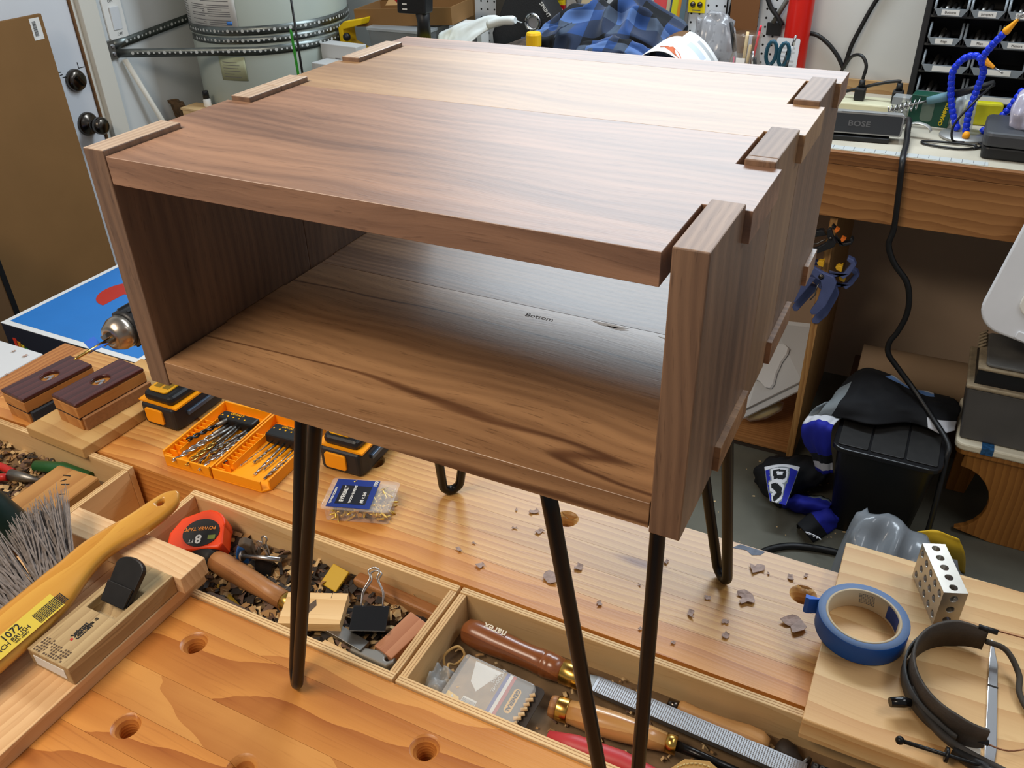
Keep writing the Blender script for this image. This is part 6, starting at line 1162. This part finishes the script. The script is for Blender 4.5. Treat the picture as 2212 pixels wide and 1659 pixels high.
def spring_clamp(loc, roty, sc, m, padm, dk, label):
    k = 0.0002035*sc
    t = thing('spring_clamp', label, 'clamp', loc, rot=(0, roty, 0), group='spring clamps on the plywood edge')
    def outl(p): return [(x*k, -y*k) for x, y in p]
    Mv = Matrix.Rotation(math.pi/2, 4, 'X')
    a1 = outl([(-180,-95),(-150,-132),(0,-62),(150,-22),(195,60),(190,130),(120,400),(30,548),(-35,560),(-62,520),(5,350),(28,150),(0,62),(-60,40),(-168,-42)])
    a2 = outl([(80,-22),(225,-10),(262,20),(325,-60),(378,-200),(340,-265),(262,-290),(258,-240),(318,-205),(248,-62),(90,30)])
    a3 = outl([(-62,62),(-200,58),(-240,110),(-345,420),(-312,470),(-268,462),(-130,190)])
    MB().prism(a1, 0.008, 0.020, M=Mv).build('arm', m, t, bevel=0.0022); MB().prism(a2, -0.012, 0.007, M=Mv).build('jaw', m, t, bevel=0.0022); MB().prism(a3, -0.012, 0.007, M=Mv).build('arm', m, t, bevel=0.0022)
    MB().prism(outl([(-175,-130),(-165,-165),(-60,-165),(-55,-120),(-120,-110)]), -0.010, 0.008, M=Mv).build('jaw', dk, t, bevel=0.002)
    for cx, cy in ((-45,-150),(185,-128)): MB().prism(outl([(cx-45,cy-8),(cx-20,cy-32),(cx+20,cy-30),(cx+28,cy-48),(cx+40,cy-45),(cx+40,cy+42),(cx+10,cy+38),(cx-25,cy+28)]), -0.009, 0.010, M=Mv).build('pad', padm, t, bevel=0.0018)
    MB().lathe([(0.0001,0.026),(36*k*0.8,0.025),(36*k,0.022),(36*k,0.018)], 16, Mv, cap=False).build('pivot_screw', dark_steel, t)
    MB().tube([(-20*k,-0.010,-130*k),(-40*k,-0.010,-210*k),(-38*k,-0.010,-290*k),(-90*k,-0.010,-380*k)], 0.0018, 6).build('spring', dull_steel, t)
cl_b = mat('slate_blue_plastic', (84, 96, 142), 0.4, var=0.15, vscale=30); cl_d = mat('deep_blue_plastic', (34, 40, 74), 0.45)
spring_clamp((0.3099, 1.7900, 0.6430), 0.0, 1.0, cl_b, mat('pad_yellow', (230, 178, 40), 0.5), cl_d, 'nearer blue spring clamp with yellow pads on the plywood edge')
spring_clamp((0.3173, 1.8350, 0.5961), 0.03, 1.02, cl_b, mat('pad_yellow', (230, 178, 40), 0.5), cl_d, 'rear blue spring clamp partly hidden behind the nearer one')
spring_clamp((0.3137, 1.8000, 0.7475), 0.75, 0.62, mat('clamp_charcoal', (34, 35, 38), 0.45), mat('pad_orange', (236, 120, 40), 0.5), black_plastic, 'black spring clamp with orange pads at the top of the plywood edge')
rl = thing('paper_roll', 'thick roll of brown kraft paper lying under the wall bench', 'paper roll', (0.436, 2.105, 0.225), rz=0.02)
MB().b2(-0.02, 0.55, -0.07, 0.16, -0.225, -0.0615).build('carton_under', mat('dark_brown_box', (70, 44, 30), 0.85), rl)
MB().lathe([(0.030,0.0),(0.060,0.0),(0.0605,0.004),(0.0605,0.556),(0.060,0.56)], 32, Mh).build('roll', mat('kraft_paper', (158, 132, 104), 0.8), rl)
tb = thing('waste_bin', 'black ribbed plastic waste bin under the wall bench, covered by the jersey', 'bin', (0.565, 1.672, 0))
def ring4(w, d, r, z): return [(x, y, z) for x, y in rrect(w, d, r, 4)]
vs = ring4(0.19, 0.20, 0.02, 0.0)+ring4(0.240, 0.265, 0.028, 0.285); n = 20
mb = MB(); mb.add(vs, [(i, (i+1) % n, n+(i+1) % n, n+i) for i in range(n)]+[tuple(range(n-1,-1,-1))], 0, None, True); mb.build('bin_body', mat('bin_black', (16, 16, 18), 0.45), tb)
MB().prism(rrect(0.262, 0.287, 0.032), 0.283, 0.297).build('rim', mat('bin_black_rim', (26, 26, 28), 0.3), tb, bevel=0.003)
for x0, x1 in ((-0.118,-0.045),(-0.040,0.040),(0.045,0.118)): MB().prism(rrect(x1-x0, 0.255, 0.006, cx=(x0+x1)/2), 0.297, 0.3005).build('lid_panel', mat('bin_lid_black', (34, 33, 32), 0.5, var=0.25, vscale=30), tb, bevel=0.0012)
jm = [mat('jersey_black', (13, 15, 20), 0.85), mat('jersey_royal', (22, 32, 150), 0.8), mat('jersey_white', (206, 208, 214), 0.8), mat('jersey_grey', (118, 126, 130), 0.85), mat('jersey_sky', (110, 150, 210), 0.8)]
je = thing('jersey', 'black and royal blue hockey jersey draped over the bin and onto the floor', 'jersey', (0, 0, 0))
def jb(u, v):
    if v < 0.16 and u > 0.72: return 2
    if v > 0.78 and 0.42 < u < 0.85: return 4 if (v < 0.93) else 2
    if u < 0.12 and v < 0.6: return 3
    return 0
cloth([[(0.3690, 1.6260, 0.3000), (0.4355, 1.6354, 0.3180), (0.5162, 1.6295, 0.3220), (0.6007, 1.6851, 0.3200), (0.6745, 1.6750, 0.3150), (0.7099, 1.7252, 0.3000)],
       [(0.3906, 1.6398, 0.3350), (0.4440, 1.6510, 0.3550), (0.5113, 1.6629, 0.3550), (0.5879, 1.6943, 0.3500), (0.6602, 1.7202, 0.3400), (0.7118, 1.7638, 0.3200)],
       [(0.4080, 1.7044, 0.3450), (0.4547, 1.7125, 0.3750), (0.5125, 1.7143, 0.3750), (0.5769, 1.7275, 0.3600), (0.6451, 1.7592, 0.3450), (0.7122, 1.7951, 0.3300)],
       [(0.4217, 1.7653, 0.3500), (0.4581, 1.7904, 0.3750), (0.5104, 1.7720, 0.3800), (0.5723, 1.7741, 0.3600), (0.6312, 1.7915, 0.3450), (0.6957, 1.8294, 0.3250)],
       [(0.4243, 1.8357, 0.3250), (0.4635, 1.8580, 0.3500), (0.5312, 1.8315, 0.3600), (0.5827, 1.8301, 0.3400), (0.6292, 1.8437, 0.3250), (0.6854, 1.8691, 0.3100)]], 64, 44, 0.006, 6, 61, jb, 0.5).build('jersey_body', jm, je, solid=0.003, off=0)
def js(u, v): return 2 if 0.24 < v < 0.34 or 0.86 < v < 0.95 else (3 if v < 0.24 else (0 if 0.74 < v < 0.86 else 1))
cloth([[(0.3739, 1.6288, 0.3400), (0.4091, 1.6608, 0.3450), (0.4579, 1.6502, 0.3300)],[(0.3584, 1.6291, 0.3100), (0.4051, 1.6394, 0.3200), (0.4360, 1.6412, 0.3100)],[(0.3504, 1.6000, 0.2811), (0.3895, 1.5650, 0.3349), (0.4257, 1.5600, 0.3299)],[(0.3637, 1.6000, 0.2345), (0.3980, 1.5550, 0.2728), (0.4314, 1.5600, 0.2769)],[(0.3885, 1.6200, 0.1863), (0.4155, 1.5700, 0.2223), (0.4412, 1.5700, 0.2307)],[(0.4005, 1.6400, 0.1278), (0.4289, 1.5900, 0.1575), (0.4503, 1.5900, 0.1727)]], 24, 44, 0.005, 4, 65, js, 0.4).build('sleeve', jm, je, solid=0.003, off=0)
cloth([[(0.2418, 1.6747, 0.0060), (0.2948, 1.6187, 0.0060), (0.3345, 1.5863, 0.0060), (0.3744, 1.6785, 0.0060)],[(0.2429, 1.6745, 0.0500), (0.2887, 1.6036, 0.0750), (0.3312, 1.5919, 0.0650), (0.3983, 1.6694, 0.0300)],[(0.2579, 1.6824, 0.0750), (0.3000, 1.6550, 0.1000), (0.3535, 1.6451, 0.1000), (0.4231, 1.6728, 0.0700)],[(0.2749, 1.7358, 0.0600), (0.3159, 1.7144, 0.0850), (0.3669, 1.7095, 0.1000), (0.4341, 1.7101, 0.0800)],[(0.2768, 1.8261, 0.0060), (0.3278, 1.8497, 0.0060), (0.3786, 1.8733, 0.0060), (0.4326, 1.8357, 0.0060)]], 40, 36, 0.010, 5, 71, lambda u, v: 0, 0.5).build('jersey_body', jm, je, solid=0.003, off=0)
PA, PB_, PC, PD = (Vector(p) for p in ((0.2719, 1.6007, 0.1180), (0.3122, 1.5030, 0.0850), (0.3557, 1.5023, 0.0850), (0.3610, 1.6323, 0.1250)))
def pq(u, v, dz): p = PA.lerp(PD, u).lerp(PB_.lerp(PC, u), v); return (p.x, p.y, p.z+dz+0.02*math.sin(math.pi*u)*math.sin(math.pi*min(1, v+0.15)))
def panel(poly, dz, mi, name):
    def inside(u, v):
        c = False
        for i in range(len(poly)):
            (x1, y1), (x2, y2) = poly[i], poly[i-1]
            if (y1 > v) != (y2 > v) and u < (x2-x1)*(v-y1)/(y2-y1)+x1: c = not c
        return c
    return inside
N_ = 46; Dp = panel([(0.22,0.20),(0.62,0.22),(0.66,0.42),(0.56,0.50),(0.24,0.46)], 0, 0, ''); Dh = panel([(0.32,0.27),(0.55,0.29),(0.52,0.38),(0.36,0.37)], 0, 0, ''); Vp = panel([(0.16,0.55),(0.34,0.56),(0.60,0.66),(0.62,0.80),(0.30,0.99),(0.22,0.98),(0.20,0.86),(0.38,0.76),(0.15,0.66)], 0, 0, '')
def grow(f, d): return lambda u, v: any(f(u+a*d, v+b*d) for a in (-1,0,1) for b in (-1,0,1))
Dg, Vg, Dgg, Vgg = grow(Dp, 0.06), grow(Vp, 0.06), grow(Dp, 0.10), grow(Vp, 0.10)
def lm(u, v):
    if v < 0.12: return 2
    if (Dp(u, v) and not Dh(u, v)) or Vp(u, v): return 0
    if Dg(u, v) or Vg(u, v): return 2
    if Dgg(u, v) or Vgg(u, v): return 3
    return 3 if u < 0.03 or u > 0.97 else 1
MB().grid(N_, N_, lambda u, v: pq(u, v, 0.004), 0, lm).build('letter_panel', jm, je, solid=0.002)
def cuff(u, v): return 0 if u < 0.36 else 1
cloth([[(0.3886, 1.5266, 0.0060), (0.4094, 1.5953, 0.0060), (0.4533, 1.6703, 0.0060), (0.4743, 1.6581, 0.0060)],[(0.3932, 1.5058, 0.0350), (0.4210, 1.5415, 0.0500), (0.4547, 1.5698, 0.0600), (0.4819, 1.5909, 0.0450)],[(0.4178, 1.4749, 0.0400), (0.4457, 1.5120, 0.0500), (0.4721, 1.5488, 0.0500), (0.4916, 1.5662, 0.0400)],[(0.4445, 1.4841, 0.0060), (0.4705, 1.5303, 0.0060), (0.4896, 1.5698, 0.0060), (0.4969, 1.5939, 0.0060)]], 34, 22, 0.005, 4, 77, cuff, 0.3).build('sleeve', jm, je, solid=0.003, off=0)
cloth([[(0.3355, 1.5999, 0.0060), (0.3842, 1.5943, 0.0060), (0.4508, 1.6104, 0.0060)],[(0.3479, 1.5711, 0.0500), (0.3944, 1.5628, 0.0600), (0.4598, 1.5763, 0.0600)],[(0.3601, 1.5986, 0.0500), (0.4072, 1.5945, 0.0600), (0.4659, 1.6089, 0.0500)],[(0.3684, 1.6757, 0.0060), (0.4190, 1.6834, 0.0060), (0.4687, 1.6775, 0.0060)]], 30, 18, 0.006, 4, 79, lambda u, v: 3 if (u > 0.35 and v > 0.82) else 1, 0.4).build('sleeve', jm, je, solid=0.003, off=0)
lgp = Matrix.Translation((0.4418, 1.4580, 0.0520)) @ Matrix.Rotation(-0.25,4,'Z') @ Matrix.Rotation(-0.5,4,'X')
for pts_ in ([(-0.022,0),(-0.012,0.008),(0.010,0.008),(0.022,-0.004)], [(-0.022,0),(-0.014,-0.006)], [(-0.006,0.006),(-0.010,-0.006)], [(0.004,0.006),(0.002,-0.006)], [(0.012,0.006),(0.012,-0.008)]):
    MB().tube([tuple(lgp @ Vector((x, y, 0.0))) for x, y in pts_], 0.0016, 6).build('cuff_logo', jm[2], je)
# toolbox on a step stool, white tote
ss = thing('step_stool', 'wooden step stool with white top and blue label under the grey toolbox', 'stool', (0.716, 1.675, 0))
pine_st = wood('stool_orange_wood', (178, 120, 56), (140, 88, 36), 'Z', ring=20, pore=0.1, rough=0.5, fine=300, vary=0.02)
MB().prism(rrect(0.44, 0.24, 0.022, cx=0.22, cy=0.12), 0.278, 0.2985).build('stool_top', mat('worn_white_top', (232, 224, 200), 0.5, var=0.06, vscale=8), ss, bevel=0.005)
MB().prism(rrect(0.43, 0.23, 0.02, cx=0.22, cy=0.12), 0.262, 0.2778).build('top_edge', pine_st, ss, bevel=0.003)
MB().b2(0.060, 0.088, -0.0008, 0.06, 0.2988, 0.2994).build('blue_label', mat('worn_blue_label', (40, 92, 140), 0.5, var=0.6, vscale=90), ss); MB().b2(0.060, 0.088, -0.0014, -0.0006, 0.280, 0.2992).build('blue_label', MATS['worn_blue_label'], ss)
lg = [(0.015,0.262),(0.425,0.262),(0.425,0.0),(0.36,0.0)]+[(0.22+0.14*math.cos(math.radians(a)), 0.10*0+0.10+0.09*math.sin(math.radians(a)) if False else 0.0+0.155*math.sin(math.radians(a))) for a in range(0, 181, 12)]+[(0.015,0.0)]
lg = [(0.030,0.2615),(0.41,0.2615),(0.42,0.0),(0.15,0.0)]+[(0.028+0.10*math.cos(math.radians(a))*0.9, 0.115+0.105*math.sin(math.radians(a))) for a in range(-70, 91, 16)]
MB().prism(lg, -0.035, -0.015, M=Matrix.Rotation(math.pi/2,4,'X')).build('front_leg', pine_st, ss, bevel=0.002); MB().prism([(0.03,0.2615),(0.41,0.2615),(0.41,0),(0.36,0),(0.33,0.2),(0.11,0.2),(0.08,0),(0.03,0)], -0.225, -0.205, M=Matrix.Rotation(math.pi/2,4,'X')).build('rear_leg', pine_st, ss, bevel=0.002)
tx = thing('toolbox', 'dusty dark grey toolbox standing on the step stool', 'toolbox', (0.722, 1.698, 0.2990))
gry = mat('dusty_grey_plastic', (84, 82, 80), 0.6, var=0.12, vscale=12); dst = mat('dusty_rim', (150, 134, 108), 0.8, var=0.25, vscale=60)
MB().prism([(0.0,0.0),(0.40,0.0),(0.40,0.150),(-0.014,0.150)], -0.20, 0.0, M=Matrix.Rotation(math.pi/2,4,'X')).build('body', gry, tx, bevel=0.006)
MB().b2(-0.020, 0.41, -0.006, 0.206, 0.150, 0.160).build('rim', dst, tx, bevel=0.004); MB().b2(-0.004, 0.40, 0.010, 0.195, 0.1602, 0.200).build('inner_wall', black_plastic, tx)
MB().b2(-0.006, 0.41, 0.006, 0.200, 0.2002, 0.208).build('lid_rim', dst, tx, bevel=0.003); MB().prism(rrect(0.39, 0.176, 0.012, cx=0.205, cy=0.103), 0.2082, 0.216).build('lid', mat('dusty_lid', (96, 94, 90), 0.6, var=0.25, vscale=18), tx, bevel=0.004)
for k in range(5): MB().tube([(-0.010, 0.115+k*0.018, 0.206),(0.004,0.118+k*0.018,0.216),(0.006,0.126+k*0.018,0.214)], 0.0032, 7).build('hinge_rib', dst, tx)
tt = thing('tote_lid', 'large white plastic tote lid with recessed panel leaning on the wall bench above the toolbox', 'lid', (0.6744, 1.7120, 0.6201))
tt.matrix_basis = Matrix.Translation(tt.location) @ rotz(-0.10) @ Matrix.Rotation(math.radians(76), 4, 'X') @ rotz(-0.17)
wt_m = mat('tote_white', (214, 216, 220), 0.45, var=0.03)
MB().prism(rrect(0.60, 0.33, 0.06, 8, cx=0.30, cy=0.165), 0.0, 0.020).build('lid', wt_m, tt, bevel=0.006, seg=3)
MB().prism(rrect(0.48, 0.21, 0.03, 6, cx=0.31, cy=0.165), 0.0202, 0.027).build('lid_panel', mat('tote_panel', (222, 218, 210), 0.45), tt, bevel=0.003); MB().prism(rrect(0.05, 0.02, 0.006, 4, cx=0.12, cy=0.014), 0.0202, 0.025).build('lid_tab', wt_m, tt, bevel=0.002)
# grey bag heap and yellow sheet by the bench
gbm = mat('smoky_poly', (140, 146, 152), 0.2, alpha=0.72, spec=0.7)
bagt = thing('grey_bag', 'big crumpled smoky plastic bag behind the workbench', 'plastic bag', (0, 0, 0))
cloth([[(0.505,1.20,0.0),(0.60,1.17,0.0),(0.72,1.17,0.0),(0.86,1.19,0.0)],[(0.50,1.22,0.16),(0.60,1.20,0.17),(0.72,1.19,0.16),(0.87,1.20,0.12)],[(0.515,1.27,0.255),(0.60,1.25,0.25),(0.72,1.23,0.225),(0.86,1.23,0.17)],[(0.535,1.33,0.27),(0.61,1.32,0.262),(0.72,1.30,0.225),(0.86,1.28,0.17)],[(0.53,1.38,0.16),(0.62,1.38,0.16),(0.72,1.37,0.14),(0.86,1.34,0.10)],[(0.52,1.42,0.0),(0.62,1.43,0.0),(0.72,1.42,0.0),(0.85,1.40,0.0)]], 36, 34, 0.028, 6, 81, None, 0.7).build('bag_skin', gbm, bagt, solid=0.0015, off=0)
tag(cloth([[(0.6607, 1.3967, 0.2000), (0.7050, 1.4023, 0.2200), (0.7610, 1.4173, 0.2000)],[(0.6817, 1.4094, 0.1600), (0.7259, 1.4097, 0.1700), (0.7871, 1.4416, 0.1400)],[(0.7110, 1.5325, 0.0010), (0.7608, 1.5373, 0.0010), (0.8153, 1.5447, 0.0010)]], 16, 12, 0.003, 3, 85).build('yellow_sheet', mat('warm_yellow_sheet', (238, 190, 40), 0.5), None, solid=0.003, off=0), 'bright yellow sheet sticking up behind the grey bag', 'sheet')
cord('floor_cord', [(0.2920, 1.3065, 0.0100), (0.3239, 1.3761, 0.0100), (0.3626, 1.4214, 0.0100), (0.4174, 1.4510, 0.0100), (0.5157, 1.4682, 0.0100), (0.6151, 1.4587, 0.0100)], 0.009, cable, 'black cable curving over the concrete floor behind the workbench')
fl = MB(); rf = random.Random(4)
for k in range(60):
    x, y = rf.uniform(0.1, 0.55), rf.uniform(1.25, 1.80); s_ = rf.uniform(0.002, 0.008); fl.add([(x,y,0.0006),(x+s_,y+s_*0.3,0.0006),(x+s_*0.8,y+s_,0.0012),(x-s_*0.2,y+s_*0.7,0.0006)], [(0,1,2,3)])
tag(fl.build('floor_flecks', shav[0]), 'pale wood flecks scattered over the concrete floor', 'flecks', kind='stuff')
